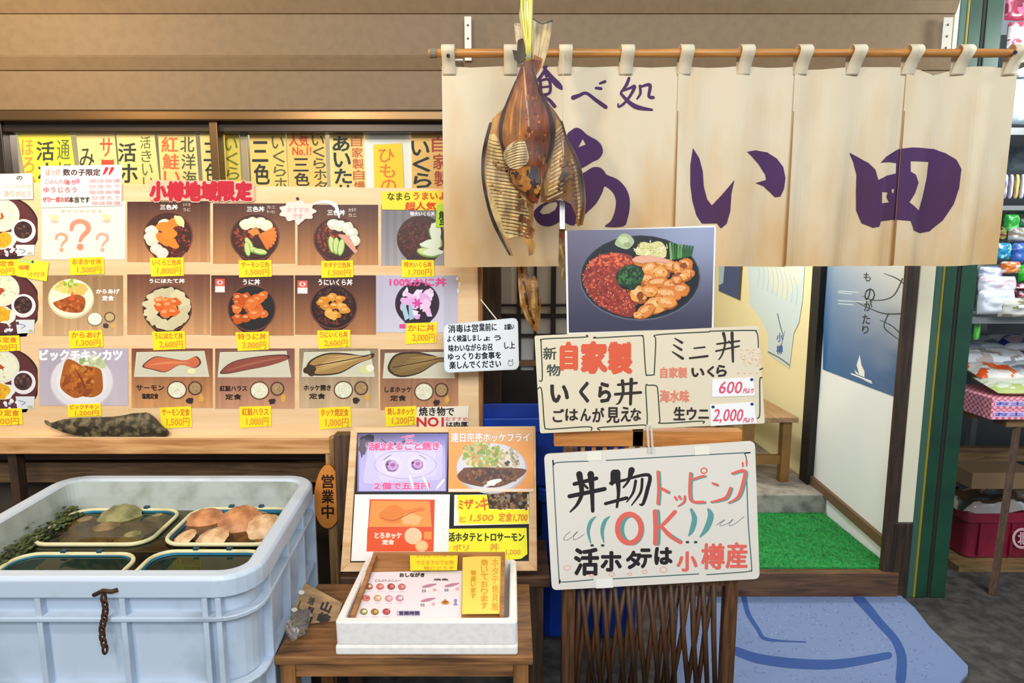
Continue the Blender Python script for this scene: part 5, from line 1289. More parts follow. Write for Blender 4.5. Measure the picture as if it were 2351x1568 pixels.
# lower sign
SL = 1.745
c = Canvas(front(SL), seed=52).mat(print_mat('sign_card', 0.6, 0.1))
C5 = (1180, 980, 2.666); c.crop = C5
c.base(quad_round([(184,168),(1475,88),(1504,930),(232,1000)], 34), '#e6dccf', 0.006, '#cfc6b6')
for st in ([(485,935),(300,950),(282,935),(275,905),(240,255),(245,235),(270,218),(455,210)], [(565,205),(1380,160),(1410,165),(1422,190),(1425,240)], [(1425,330),(1435,600),(1455,860),(1445,880),(1410,888),(1180,905)], [(605,930),(1130,900)]): c.brush(st, 7, '#4c6a68')
for st, w in (([(370,350),(505,315)], 24), ([(340,425),(555,380)], 26), ([(400,290),(415,400),(390,470),(345,520)], [40,28,20,10]), ([(470,290),(478,400),(482,515)], [42,28,22]), ([(425,350),(450,375)], [14, 16])): c.brush(st, w, '#221a1c')
for st, w in (([(615,285),(600,350)], [50, 20]), ([(590,345),(680,325)], 18), ([(560,470),(690,435)], [20, 22]), ([(632,280),(640,400),(630,490)], [40, 22, 16]), ([(720,265),(700,330),(670,370)], [40, 18, 12]), ([(690,320),(825,295),(815,390),(790,470),(770,475)], [16, 22, 24, 20, 10]), ([(745,330),(730,400),(690,460)], [18, 16, 8]), ([(785,320),(775,400),(720,480)], [18, 16, 8])): c.brush(st, w, '#221a1c')
T1 = '#e8695a'; T2 = '#5f9c98'
def dbl(st, w, off=(10, 4)):
    c.brush([(x + off[0], y + off[1]) for x, y in st], w, T2); c.brush(st, w, T1)
dbl([(880,275),(885,380),(880,470)], 18); dbl([(900,375),(940,398)], [16, 20])
dbl([(985,430),(995,445)], 14, (4, 2)); dbl([(1010,425),(1020,440)], 14, (4, 2)); dbl([(1045,425),(1040,460),(1005,485)], [14, 14, 8], (4, 2))
dbl([(1080,285),(1075,400),(1090,455),(1160,460)], 18); dbl([(1080,325),(1140,305),(1165,300)], 14); c.ring(1163, 268, 22, 20, 8, T1)
dbl([(1215,345),(1245,355)], [12, 16], (4, 3)); dbl([(1325,375),(1300,430),(1250,450),(1205,460)], [18, 20, 16, 10])
dbl([(1335,285),(1410,270),(1400,350),(1370,430),(1310,465)], [14, 20, 20, 18, 8]); c.brush([(1400,220),(1402,240)], 12, T1); c.brush([(1424,205),(1424,228)], 12, T1)
# !! OK !!
for st, w in (([(500,550),(470,580),(455,640),(470,710)], [8, 22, 20, 8]), ([(585,548),(555,580),(540,640),(550,705)], [8, 24, 22, 8]), ([(1085,505),(1105,560),(1090,630),(1070,665)], [16, 32, 30, 10]), ([(1190,505),(1205,545),(1180,620),(1140,672)], [16, 36, 34, 10])): c.brush(st, w, T2)
for x, y in ((478, 725), (543, 725), (1062, 705), (1112, 705)): c.ell(x, y, 11, 8, '#33474a')
c.ring(722, 626, 76, 100, 28, T2); c.ring(706, 622, 88, 104, 32, T1)
c.brush([(878,520),(882,620),(880,712)], 32, T2); c.brush([(864,518),(868,620),(866,712)], 30, T1); c.brush([(985,520),(930,580),(890,615)], [26, 24, 18], T1); c.brush([(900,605),(950,660),(1020,705)], [20, 28, 26], T1); c.brush([(965,660),(1022,696)], [6, 8], T2)
for st in ([(345,640),(315,665),(305,690),(330,690),(370,660),(390,640),(370,660),(365,690),(395,680),(430,655)], [(1240,600),(1275,575),(1290,570),(1265,590),(1265,605),(1310,590),(1340,565),(1320,590),(1325,605),(1370,580),(1408,548)]): c.brush(st, 4, '#8a8a86', 4)
def boldk(ch, x0, y0, x1, y1, col, b_): c.text(ch, x0, y0, x1, y1, col, b_)
for ch, x0, y0, x1, y1 in (('活', 372, 745, 515, 905), ('ホ', 535, 765, 655, 880), ('タ', 690, 762, 775, 865), ('テ', 770, 748, 838, 860), ('は', 865, 740, 965, 838)): boldk(ch, x0, y0, x1, y1, '#241c20', 6.5)
for ch, x0, y0, x1, y1 in (('小', 1000, 765, 1120, 880), ('樽', 1150, 715, 1285, 868), ('産', 1300, 708, 1425, 862)): boldk(ch, x0, y0, x1, y1, T1, 5)
for x, y, r_ in ((325, 860, 22), (475, 910, 14), (598, 900, 18), (708, 898, 14), (800, 885, 16), (915, 872, 24)): c.ring(x, y, r_, r_*.8, 5, '#f0b3a4')
for x in (490, 1150): c.rect(x - 45, 150 - (x > 900)*30, x + 45, 205 - (x > 900)*35, '#f1ebd9', -3)
c.rect(500, 930, 605, 985, '#f3eee2', -3)
c.build('hand_lettered_sign', None, 'white sign with bold black, coral and teal OK writing, lowest on the lattice screen', 'sign')

# ================================================================== WHITE TANK WITH BASKETS OF SCALLOPS
tub_m = plain('tank_plastic', '#bac6d5', 0.42, dark='#8f98a2', scale=5, lo=0.5, hi=0.8)
TX0, TX1, TY0, TY1, TZ = -1.50, -0.614, 1.365, 2.07, 0.70
SHR = 0.10
def shear(o):
    w = world_loc(o)
    if o.type == 'MESH':
        for v in o.data.vertices: v.co.x -= SHR * (v.co.y + w.y - TY0)
    for k in o.children: shear(k)
def rr3(x0, x1, y0, y1, r, z, n=6):
    return [(x, y, z) for x, y in rrect(x0, y0, x1, y1, r, n)]
tank = empty('plastic_tank', ((TX0+TX1)/2, (TY0+TY1)/2, 0), 'large white plastic tank of seawater and shellfish baskets under the menu board', 'tank')
m = MB().mat(tub_m); L = 0.046
o_ = lambda e, z, r=0.10: rr3(TX0+e, TX1-e, TY0+e, TY1-e, max(.02, r-e), z)
m.rings([o_(0.05, 0.0, .12), o_(0.030, 0.02, .12), o_(0.026, TZ-0.055), o_(0.004, TZ-0.055), o_(0.0, TZ-0.05), o_(0.0, TZ-0.008), o_(0.008, TZ), o_(L-.008, TZ), o_(L, TZ-.008)], cap0=True)
m.mat(plain('tank_inner', '#b4bab4', 0.5, dark='#868a7c', scale=9, lo=.48, hi=.75)); m.rings([o_(L, TZ-.008), o_(L+.006, TZ-.06), o_(L+.03, 0.06), o_(L+.06, 0.05)], cap1=True)
m.build('body', None, tank, smooth=False, bevel=0.003, origin=((TX0+TX1)/2, (TY0+TY1)/2, 0))
m = MB()
m.rings([o_(.026, .598), o_(.002, .598), o_(0, .595), o_(0, .588), o_(.002, .585), o_(.026, .585)])
m.rings([o_(.028, .412), o_(.006, .412), o_(.004, .408), o_(.006, .402), o_(.028, .402)])
m.rings([o_(.030, .20), o_(.006, .20), o_(.004, .196), o_(.006, .188), o_(.03, .188)])
m.build('rib_band', tub_m, tank, origin=((TX0+TX1)/2, (TY0+TY1)/2, .19))
vx = [at(px_, 1450, TY0 + .02).x for px_ in (105, 296, 482)] + [at(-100, 1450, TY0).x, at(-300, 1450, TY0).x]
for x in vx: MB().hexa([(x-.007, TY0+.004, .03), (x+.007, TY0+.004, .03), (x+.007, TY0+.05, .03), (x-.007, TY0+.05, .03), (x-.007, TY0+.004, TZ-.055), (x+.007, TY0+.004, TZ-.055), (x+.007, TY0+.05, TZ-.055), (x-.007, TY0+.05, TZ-.055)]).build('rib', tub_m, tank, bevel=.002)
for y in (1.50, 1.68, 1.86, 2.02): MB().box(TX1-.04, TX1-.004, y-.007, y+.007, .03, TZ-.055).build('rib', tub_m, tank, bevel=.002)
MB().box(TX1-.10, TX1-.086, TY0+.004, TY0+.04, .03, TZ-.055).build('rib', tub_m, tank, bevel=.002)
ZW = 0.592
wat = glassy('tank_water', (0.80, 0.76, 0.55), 1.33, 0.02, body='#4a4428', body_mix=0.10)
w_ = MB(); w_.v += [Vector(p) for p in rr3(TX0+L+.01, TX1-L-.01, TY0+L+.01, TY1-L-.01, .05, ZW)]; w_.face(list(range(len(w_.v))))
wo = w_.build('water', wat, tank, origin=((TX0+TX1)/2, (TY0+TY1)/2, ZW)); 
mud = plain('tank_grime', '#2e2a1c', 0.8, dark='#4d4630', scale=12)
MB().box(TX0+L+.05, TX1-L-.05, TY0+L+.05, TY1-L-.05, .30, .31).build('silt', mud, tank)
shear(tank)
# green algae along the inner left wall
alg = MB(); ra = random.Random(3)
for k in range(520):
    y = ra.uniform(1.58, 1.99); z = ZW + abs(ra.gauss(0, .014)); s_ = ra.uniform(.002, .007)
    alg.ellipsoid((TX0 + L + .010 - SHR*(y - TY0) + ra.uniform(0, .05)*max(0, 1-(z-ZW)/.05), y, z), s_*.8, s_*1.5, s_*.6, 6, 4)
tag(alg.build('algae', plain('algae_green', '#56622f', 0.9, dark='#2b2c18', scale=30), None), 'green brown algae growing along the inner left wall of the tank', 'algae', kind='stuff')
blue_b = plain('basket_blue', '#1d6f8e', 0.4, dark='#164a62', scale=6)
rimm = plain('basket_rim', '#d6cfa4', 0.5, dark='#8d8a5c', scale=9, lo=.5, hi=.8)
def basket(px0, py0, px1, py1, zr, lab, tilt=0):
    # outline from photo corners projected onto the rim height
    A_ = [atz(x, y, zr) for x, y in ((px0[0], py0), (px0[1], py0), (px1[1], py1), (px1[0], py1))]
    for q in A_: q.x += SHR * (q.y - TY0)
    x0 = (A_[0].x + A_[3].x)/2; x1 = (A_[1].x + A_[2].x)/2; y1 = (A_[0].y + A_[1].y)/2; y0 = (A_[2].y + A_[3].y)/2
    x0 = max(x0, TX0 + L + .02); x1 = min(x1, TX1 - L - .02); y0 = max(y0, TY0 + L + .02); y1 = min(y1, TY1 - L - .02)
    b = empty('shellfish_basket', ((x0+x1)/2, (y0+y1)/2, zr - .16), lab, 'basket', 'blue baskets with cream rims in the tank')
    rim = [(x, y, zr) for x, y in rrect(x0, y0, x1, y1, .06, 6)]
    MB().loop_tube(rim, 0.0065, 8).build('rim', rimm, b, smooth=True)
    g = lambda e, z: [(x, y, z) for x, y in rrect(x0+e, y0+e, x1-e, y1-e, .055, 6)]
    MB().rings([g(.004, zr), g(.012, zr-.04), g(.03, zr-.16), g(.034, zr-.16), g(.016, zr-.04), g(.008, zr)], cap0=False).build('body', blue_b, b, smooth=True)
    bt = MB(); bt.v += [Vector(p) for p in g(.03, zr-.16)]; bt.face(list(range(len(bt.v)))); bt.build('bottom', blue_b, b)
    for fx in (.35, .65):
        MB().box(x0+(x1-x0)*fx-.008, x0+(x1-x0)*fx+.008, y1-.004, y1+.012, zr-.012, zr+.012).build('handle_clip', plain('clip_dark', '#1c4252', .5), b, bevel=.002)
    shear(b)
    return x0, x1, y0, y1
b1 = basket((165, 418), 1160, (92, 352), 1250, ZW + .006, 'blue basket of dim olive scallops at the back left of the tank')
b2 = basket((452, 700), 1153, (384, 640), 1250, ZW + .010, 'blue basket of orange scallops at the back right of the tank')
b3 = basket((20, 290), 1272, (-60, 262), 1370, ZW + .004, 'blue basket mostly hidden behind the front rim, left one')
b4 = basket((330, 600), 1266, (290, 570), 1370, ZW + .006, 'blue basket mostly hidden behind the front rim, right one')
def scallop_mesh(name, mt, r):
    m = MB(); nr_, nt_ = 7, 40; V = []
    for side in (1, -1):
        rg_ = []
        for i in range(nr_+1):
            t = i/nr_; ring = []
            for k in range(nt_):
                a = 2*math.pi*k/nt_; fan = 1 + (0.035*math.cos(12*a) if abs(math.sin(a*.5)) > .05 else 0)*t
                rad = r*t*fan*(1.0 if math.cos(a) > -.80 else 0.93)
                h = (0.30 if side > 0 else 0.16)*r*(1 - t**2.2) + 0.025*r*math.cos(18*a)*t*(1-t*.6)
                ring.append((rad*math.cos(a)*.98, rad*math.sin(a), side*h))
            rg_.append(ring)
        rg_[0] = [(1e-4*math.cos(2*math.pi*k/nt_), 1e-4*math.sin(2*math.pi*k/nt_), rg_[0][0][2]) for k in range(nt_)]
        m.rings(rg_)
    m.hexa([(-r*1.02, -r*.36, -.004), (-r*.72, -r*.42, -.004), (-r*.72, r*.42, -.004), (-r*1.02, r*.36, -.004), (-r*1.02, -r*.36, .004), (-r*.72, -r*.42, .008), (-r*.72, r*.42, .008), (-r*1.02, r*.36, .004)])
    o = m.build(name, mt, None, smooth=True, origin=(0, 0, 0)); return o
sc_or = plain('scallop_orange', '#c98a5a', 0.55, dark='#8e5634', scale=26, bump=.3)
sc_cr = plain('scallop_cream', '#d9b890', 0.55, dark='#b07c52', scale=26, bump=.3)
sc_ol = plain('scallop_olive', '#8f8a5c', 0.6, dark='#5a5836', scale=22, bump=.3)
sc_tn = plain('scallop_tan', '#8a7450', 0.6, dark='#56482e', scale=22, bump=.3)
protos = {}
def scallop(px_, py_, z, r, mt, tilt, lab, group):
    key = mt.name
    if key not in protos: o = scallop_mesh('scallop', mt, 0.055); protos[key] = o
    else: o = protos[key].copy(); COL.objects.link(o)
    p = atz(px_, py_, z); o.location = p; s_ = r/0.055; o.scale = (s_, s_, s_)
    o.rotation_euler = tilt; o.rotation_mode = 'ZYX'; tag(o, lab, 'shellfish', group); return o
gA = 'scallops in the back right basket'; gB = 'scallops in the back left basket'
zw = ZW
for px_, py_, z, r, mt, t, lab in (
    (470, 1196, zw+.002, .062, sc_or, (.35, .1, 1.6), 'orange brown scallop at the left of the back right basket, above the water'),
    (553, 1203, zw+.012, .068, sc_or, (.65, .25, 2.2), 'largest orange scallop, standing tilted in the middle of the back right basket'),
    (612, 1214, zw+.014, .058, sc_cr, (.5, .3, 1.9), 'pale orange scallop against the right rim of the tank'),
    (487, 1236, zw+.006, .050, sc_cr, (.3, -.1, 1.2), 'pale ribbed scallop at the front middle of the back right basket'),
    (422, 1236, zw+.004, .040, sc_cr, (.3, -.3, .9), 'small pale scallop at the front left corner of the back right basket'),
    (610, 1176, zw-.006, .052, sc_tn, (.3, .2, 2.0), 'brown scallop half sunk at the back of the back right basket'),
    (472, 1180, zw-.03, .055, sc_ol, (.1, .0, 1.4), 'dim scallop under water at the back of the back right basket'),
    (520, 1222, zw-.03, .055, sc_tn, (.1, .1, .4), 'dim tan scallop under water between the orange ones')):
    scallop(px_, py_, z, r, mt, t, lab, gA)
for px_, py_, z, r, mt, t, lab in (
    (275, 1190, zw+.000, .066, sc_ol, (.40, .15, 1.3), 'large olive scallop rising highest in the back left basket'),
    (178, 1212, zw-.020, .060, sc_tn, (.3, -.1, .7), 'tan scallop lying at the left of the back left basket'),
    (242, 1222, zw-.012, .056, sc_tn, (.25, .1, 1.8), 'pale tan scallop in the middle of the back left basket'),
    (320, 1216, zw-.018, .052, sc_tn, (.2, .1, 2.4), 'tan scallop right of the middle in the back left basket'),
    (360, 1196, zw-.015, .046, sc_ol, (.25, .1, 1.0), 'olive scallop at the right end of the back left basket'),
    (295, 1238, zw-.012, .046, sc_ol, (.2, -.1, 1.5), 'olive scallop at the front of the back left basket'),
    (190, 1236, zw-.035, .058, sc_tn, (.15, .1, .2), 'dim brown scallop at the front left of the back left basket'),
    (370, 1214, zw-.035, .055, sc_tn, (.1, .1, .9), 'dim brown scallop under water by the right wall of the back left basket')):
    scallop(px_, py_, z, r, mt, t, lab, gB)
# rusty chain on the front
ch = empty('rusty_chain', at(240, 1490, TY0 - .012), 'dark rusty chain hanging down the front of the white tank', 'chain')
rust = plain('rust', '#3b2a1c', 0.7, 0.4, dark='#6a4424', scale=40)
for k in range(9):
    p = at(238 + 4*math.sin(k*.9), 1374 + 14.5*k, TY0 - .006 - .004*(k % 2)); pts_ = []
    for a in range(12):
        t = 2*math.pi*a/12; dx = .0055*math.cos(t); dz = .0125*math.sin(t)
        pts_.append(p + (Vector((dx, 0, dz)) if k % 2 else Vector((dx*.35, dx*.9, dz))))
    m = MB(); P_ = pts_ + [pts_[0], pts_[1]]; m.tube(P_, .0028, 6, cap=False); m.build('link', rust, ch, smooth=True)
MB().tube([at(215, 1366, TY0 - .003), at(235, 1356, TY0 - .008), at(255, 1358, TY0 - .006), at(270, 1354, TY0 - .002)], .005, 6).build('knot', rust, ch, smooth=True)
c = Canvas(front(TY0 + .0255), seed=5).mat(print_mat('rust_stain', .8))
# rust-brown streak left on the tank beneath the ledge of its rim (a stain of its own)
c.base(smooth([(60,1352),(110,1349),(160,1353),(205,1348),(262,1346),(275,1352),(262,1362),(205,1362),(150,1358),(100,1356)], 3, True), '#8a7764', .0003); c.build('rust_mark', tank)

# ================================================================== STAND, FRAMED BOARD
sd = empty('wooden_stand', (-.15, 1.95, 0), 'dark brown wooden stand behind the stool carrying the framed photo board', 'stand')
ZS = 0.426
sx0, sx1 = -.56, at(1262, 1345, 1.88).x
MB().box(sx0, sx1, 1.866, 2.14, ZS - .035, ZS).build('top', W_DARKX, sd, bevel=.003)
for x, y in ((sx0 + .01, 1.875), (sx1 - .07, 1.875), (sx0 + .01, 2.085), (sx1 - .07, 2.085)): MB().box(x, x + .05, y, y + .05, 0, ZS - .035).build('leg', W_DARK, sd, bevel=.002)
px0_, px1_ = at(770, 1100, 2.09).x, at(822, 1100, 2.09).x
MB().box(px0_, px1_, 2.09, 2.135, ZS, zz(998, 2.09)).build('back_post', wood('post_brown', '#5f422a', '#38261a', 'z'), sd, bevel=.002)
q1 = at(1226, 1100, 2.09).x
MB().box(q1 - .03, q1 + .004, 2.09, 2.135, ZS, zz(1010, 2.09)).build('back_post', wood('post_brown', '#5f422a', '#38261a', 'z'), sd, bevel=.002)
MB().box(px0_, q1, 2.1, 2.125, ZS + .10, ZS + .2).build('back_rail', W_DARKX, sd)
MB().box(sx0 + .05, sx1 - .05, 1.885, 1.915, .15, .20).build('lower_rail', W_DARKX, sd)

pA, pB = at(1000, 1311, 1.885), at(1000, 980, 2.03)
pA.z = max(pA.z, ZS + .007); up_ = (pB - pA).normalized(); NF = Vector((0, -up_.z, up_.y)).normalized()
if NF.y > 0: NF = -NF
PF = Plane(pA, NF)
fb = empty('framed_photo_board', at(1010, 1311, 1.90), 'pale wood framed black board with photos and yellow slips leaning behind the foam box', 'board')
oc = [(808,981),(1229,979),(1233,1309),(784,1311)]
ic = [(822,994),(1214,993),(1214,1287),(806,1290)]
c = Canvas(PF).mat(plain('board_black', '#171412', .6)); c.base(oc, '#171412', .012); c.build('backing', fb)
for k, nme in enumerate(('top', 'right', 'bottom', 'left')):
    a, b_ = oc[k], oc[(k+1) % 4]; a2, b2 = ic[k], ic[(k+1) % 4]
    m = MB(); fr = [PF.hit(*p) + PF.N*.014 for p in (a, b_, b2, a2)]; bk = [PF.hit(*p) + PF.N*.0003 for p in (a, b_, b2, a2)]
    m.hexa([bk[0], bk[1], bk[2], bk[3], fr[0], fr[1], fr[2], fr[3]]); m.build('frame_' + 'side' if k % 2 else 'frame_rail', W_FRAME, fb, bevel=.0015)
def pinned(q, draw, lab, col, lift, seed, cat='photo', name='pinned_photo', mt=None, group='photos pinned on the framed board'):
    c = Canvas(Plane(PF.O + PF.N*lift, PF.N), seed=seed).mat(mt or LAM); c.base(q, col, .001); draw(c); return c.build(name, None, lab, cat, group)
PC = (800, 980, 4.611)
def dp(c):
    c.crop = PC
    def cf(x, y): return mixc(mixc('#4a3e50', '#6a62b0', min(1, max(0, (x-100)/900))), '#b9aede', min(1, max(0, (y-80)/200)))
    for i in range(6):
        for j in range(4): c.poly([(110+153*i, 80+150*j), (110+153*(i+1), 80+150*j), (110+153*(i+1), 80+150*(j+1)), (110+153*i, 80+150*(j+1))], cf, d=EPS)
    c.blob(190, 140, 80, 60, '#4a3a44', .4); c.blob(150, 230, 40, 90, '#5c4a58', .4)
    c.poly(quad_round([(210,200),(1000,180),(990,560),(150,600)], 50), '#c9bfe2'); c.poly(quad_round([(270,270),(920,260),(930,520),(330,570)], 40), '#d3c8e8'); c.ring(600, 400, 330, 150, 6, '#a89ac8')
    for cx, cy, r_ in ((460, 415, 70), (725, 400, 62)): c.ell(cx, cy, r_+40, r_+35, '#d9cfe6'); c.blob(cx, cy, r_, r_*.95, '#8d5f96', .08); c.blob(cx + 8, cy - 6, r_*.8, r_*.75, '#c49ad0', .1); c.blob(cx+10, cy-10, r_*.35, r_*.3, '#a65c9c', .2); c.blob(cx - 45, cy - 20, 14, 12, '#2c1c34', .2)
    c.brush([(375,350),(410,320),(450,300)], 8, '#6f62a0'); c.brush([(750,300),(790,320),(820,345)], 8, '#8d80b4'); c.brush([(350,130),(420,180),(560,170),(620,120)], [10,22,22,10], '#4b3a6c'); c.brush([(560,110),(690,90)], 16, '#e86ab0')
    for bo, co in ((9, '#f2d4e4'), (4, '#ea4f8e')):
        c.text('活帆立', 215, 165, 400, 250, co, bo); c.text('まるごと焼き', 410, 160, 960, 245, co, bo); c.text('ご', 610, 90, 690, 150, co, bo); c.text('２個で五百円', 275, 590, 860, 660, co, bo)
    for st in ([(650,520),(670,580),(690,660)], [(790,530),(820,590),(850,660)], [(1010,560),(970,610),(930,660)]): c.brush(st, [18, 26, 10], '#eef0f4')
pinned([(822,995),(1029,995),(1025,1128),(820,1129)], dp, 'purple tinted photo of grilled scallops with pink lettering, upper left of the framed board', '#7d70a8', .003, 61)
def dfry(c):
    c.crop = PC
    c.rect(1060, 20, 1960, 680, '#e79a48'); c.rect(1080, 30, 1960, 150, '#d9a468')
    c.ell(1515, 440, 375, 270, '#b9b2b8'); c.ell(1510, 430, 362, 258, '#d3ced2')
    c.scatter(170, inell(1420, 300, 220, 130), (14, 30), ('#93a84c', '#b4bd6c', '#c7a870', '#7c9440', '#d3bd84', '#c98a4c'), .35)
    c.scatter(60, inell(1700, 340, 110, 100), (12, 26), ('#cfc4a4', '#b9a884', '#8d8468', '#e2d9c0'), .35); c.blob(1680, 385, 26, 26, '#3a342c', .4)
    c.poly(smooth([(1150,520),(1210,450),(1260,430),(1600,430),(1860,445),(1868,490),(1780,560),(1600,635),(1420,635),(1220,590)], 3, True), '#6a3a1e')
    c.poly(smooth([(1300,440),(1600,445),(1700,470),(1600,560),(1450,610),(1360,560)], 3, True), '#4a2c1c'); c.scatter(80, inell(1520, 520, 300, 80), (10, 24), ('#7d4a24', '#573018', '#8f5a30', '#3f2414'), .4)
    c.blob(1530, 590, 90, 28, '#f0e8e0', .3, 12, -20); c.rect(1060, 655, 1960, 685, '#e8d4c0')
    for bo, co in ((5, '#c98a5a'), (1.5, '#f7f3ee')): c.text('連日完売ホッケフライ', 1085, 65, 1915, 160, co, bo)
pinned([(1031,986),(1226,985),(1224,1130),(1029,1130)], dfry, 'orange backed photo of fried fish with green salad, upper right of the framed board', '#df9850', .0165, 62)
def dor(c):
    c.crop = PC
    c.poly([(225,765),(915,770),(900,1320),(190,1320)], '#d9471c'); c.poly([(240,780),(865,780),(885,1060),(215,1060)], '#ee9040'); c.poly([(235,785),(900,785),(905,1050),(880,1050),(860,790)], '#d24a22')
    c.poly(smooth([(320,940),(420,840),(520,830),(600,880),(700,860),(800,850),(800,890),(700,900),(600,950),(520,1020),(400,1010)], 3, True), '#e07c30'); c.blob(660, 980, 110, 60, '#f2b070', .15); c.brush([(340,960),(480,990),(640,920),(790,870)], [6,12,10,6], '#c25c22')
    c.poly([(200,1075),(895,1075),(888,1320),(192,1320)], '#e2501e')
    c.ell(685, 1155, 92, 88, '#f3c49a'); c.ell(775, 1260, 70, 60, '#f0b070'); c.ell(775, 1260, 50, 42, '#e9c48a'); c.rect(800, 1110, 880, 1190, '#e8903c')
    c.text('とろホッケ', 280, 1120, 560, 1180, '#f7d9c4', 4); c.text('定食', 360, 1195, 480, 1245, '#f7d9c4', 4)
    for k in range(10): c.blob(c.R.uniform(930, 1040), c.R.uniform(760, 1280), 12, 10, c.R.choice(('#f0d0d4', '#dcd4e8', '#e4e4d4')), .4)
pinned([(815,1135),(1033,1135),(1029,1288),(806,1288)], dor, 'white sheet with a glowing orange fish photo, lower left of the framed board', '#efe9e2', .0165, 63)
def dz(c):
    c.crop = PC; c.poly([(1165,725),(1465,722),(1490,870),(1910,875),(1905,1025),(1165,1032)], '#f2e62a'); c.rect(1465, 700, 1895, 868, '#3a2c22'); c.scatter(90, [(1475, 705, 1890, 862), None], (10, 26), ('#6a4a30', '#2a2420', '#8d6a44', '#4d3a2c', '#7d7468'), .4); c.poly([(1150,720),(1465,720),(1490,880),(1150,880)], '#f2e62a')
    for ch, x0, y0, x1, y1 in (('ミ', 1170, 780, 1210, 870), ('ザ', 1225, 770, 1320, 870), ('ン', 1345, 790, 1395, 860), ('キ', 1400, 750, 1475, 880)): c.text(ch, x0, y0, x1, y1, '#d9652a', 5)
    c.text('1,500', 1290, 930, 1530, 1005, '#d9852a', 3, shear=.2); c.text('定食1,700', 1590, 910, 1895, 1005, '#d9852a', 3, shear=.1); c.text('と', 1175, 950, 1240, 1005, '#d9852a', 2)
pinned([(1043,1136),(1213,1134),(1215,1203),(1042,1207)], dz, 'yellow slip with orange price and dark photo corner on the framed board', '#ece8d8', .0155, 64, 'note', 'paper_slip', PAPER, None)
def dt(c):
    c.crop = PC; c.text('活ホタテとトロサーモン', 1058, 1120, 1860, 1212, '#33381a', 4); c.text('ボリ', 1110, 1245, 1270, 1310, '#dba030', 4); c.text('丼', 1500, 1235, 1590, 1310, '#dba030', 5); c.text('1,000', 1670, 1300, 1820, 1360, '#dba030', 3)
pinned([(1029,1214),(1209,1212),(1211,1272),(1196,1283),(1150,1287),(1027,1280)], dt, 'yellow slip with black writing, lower of two slips on the framed board', '#ebe32c', .0158, 65, 'note', 'paper_slip', PAPER, None)

# ================================================================== STOOL, FOAM BOX, SMALL SIGN
ZT = 0.41
st0 = empty('wooden_stool', (-.29, 1.68, 0), 'low worn brown wooden stool carrying the white foam box', 'stool')
sX0, sX1, sY0, sY1 = at(622, 1500, 1.49).x + .008, at(1224, 1500, 1.49).x, 1.488, 1.86
yy = sY0; npl = 3; wpl = (sY1 - sY0)/npl
for k in range(npl): MB().box(sX0, sX1, sY0 + wpl*k, sY0 + wpl*(k+1) - .004, ZT - .024, ZT).build('plank', W_STOOL, st0, bevel=.003)
for x in (sX0 + .012, sX1 - .052):
    for y in (sY0 + .006, sY1 - .05): MB().box(x, x + .04, y, y + .04, 0, ZT - .024).build('leg', W_STOOLZ, st0, bevel=.002)
MB().box(sX0 + .052, sX1 - .052, sY0 + .01, sY0 + .03, ZT - .065, ZT - .024).build('apron', W_STOOL, st0, bevel=.002)
MB().box(sX0 + .052, sX1 - .052, sY1 - .035, sY1 - .015, ZT - .065, ZT - .024).build('apron', W_STOOL, st0, bevel=.002)
for x in (sX0 + .022, sX1 - .042): MB().box(x, x + .02, sY0 + .046, sY1 - .05, ZT - .065, ZT - .024).build('apron', W_STOOLZ, st0)

foam = plain('foam_white', '#ebe4de', 0.75, dark='#e2dad3', scale=60, bump=.05)
fbx = empty('foam_box', (-.22, 1.66, ZT), 'white foam box on the low stool holding a wooden tray and menu sheet', 'box')
fx0, fx1 = at(770, 1470, 1.495).x, at(1188, 1470, 1.495).x; fy0, fy1 = 1.495, 1.835
zs1 = at(1000, 1482, fy0).z; zf = at(1000, 1428, fy0).z
MB().box(fx0 - .001, fx1 + .001, fy0 - .002, fy1 + .002, ZT + .0005, zs1).build('lid', foam, fbx, bevel=.006)
w = .022; g = lambda e, z, r=.012: [(x, y, z) for x, y in rrect(fx0+e, fy0+e, fx1-e, fy1-e, r, 3)]
MB().rings([g(.004, zs1 + .0005), g(.001, zs1 + .004), g(0, zf - .004), g(.003, zf), g(w - .003, zf), g(w, zf - .004, .006), g(w + .003, zs1 + .02, .006)], cap0=True, cap1=True).build('body', foam, fbx)
# wooden tray standing in the box
tr_w = wood('tray_wood', '#b07a48', '#8a5a30', 'x', 4, 10)
tA, tB = at(1000, 1418, fy0 + .035), at(1000, 1276, fy1 - .02)
tx0, tx1 = fx0 + .032, fx1 - .036
PTN = Vector((0, -(tB.z - tA.z), (tB.y - tA.y))).normalized()
tr = empty('wooden_tray', (-.22, 1.66, zs1 + .021), 'brown wooden tray set inside the white foam box', 'tray')
PT = Plane(tA - PTN*.004, PTN)
dzv = PTN*.004
def tp(x, t, e): return Vector((x, tA.y + (tB.y - tA.y)*t, tA.z + (tB.z - tA.z)*t)) + PTN*e
MB().hexa([tp(tx0, 0, -.014), tp(tx1, 0, -.014), tp(tx1, 1, -.014), tp(tx0, 1, -.014), tp(tx0, 0, -.006), tp(tx1, 0, -.006), tp(tx1, 1, -.006), tp(tx0, 1, -.006)]).build('board', tr_w, tr)
for xa, xb in ((tx0, tx0 + .012), (tx1 - .012, tx1)):
    MB().hexa([tp(xa, 0, -.006), tp(xb, 0, -.006), tp(xb, 1, -.006), tp(xa, 1, -.006), tp(xa, 0, .008), tp(xb, 0, .008), tp(xb, 1, .012), tp(xa, 1, .012)]).build('edge', tr_w, tr)
MB().hexa([tp(tx0, .965, -.006), tp(tx1, .965, -.006), tp(tx1, 1, -.006), tp(tx0, 1, -.006), tp(tx0, .965, .014), tp(tx1, .965, .014), tp(tx1, 1, .014), tp(tx0, 1, .014)]).build('edge', tr_w, tr)
PC2 = (760, 1250, 5.111)
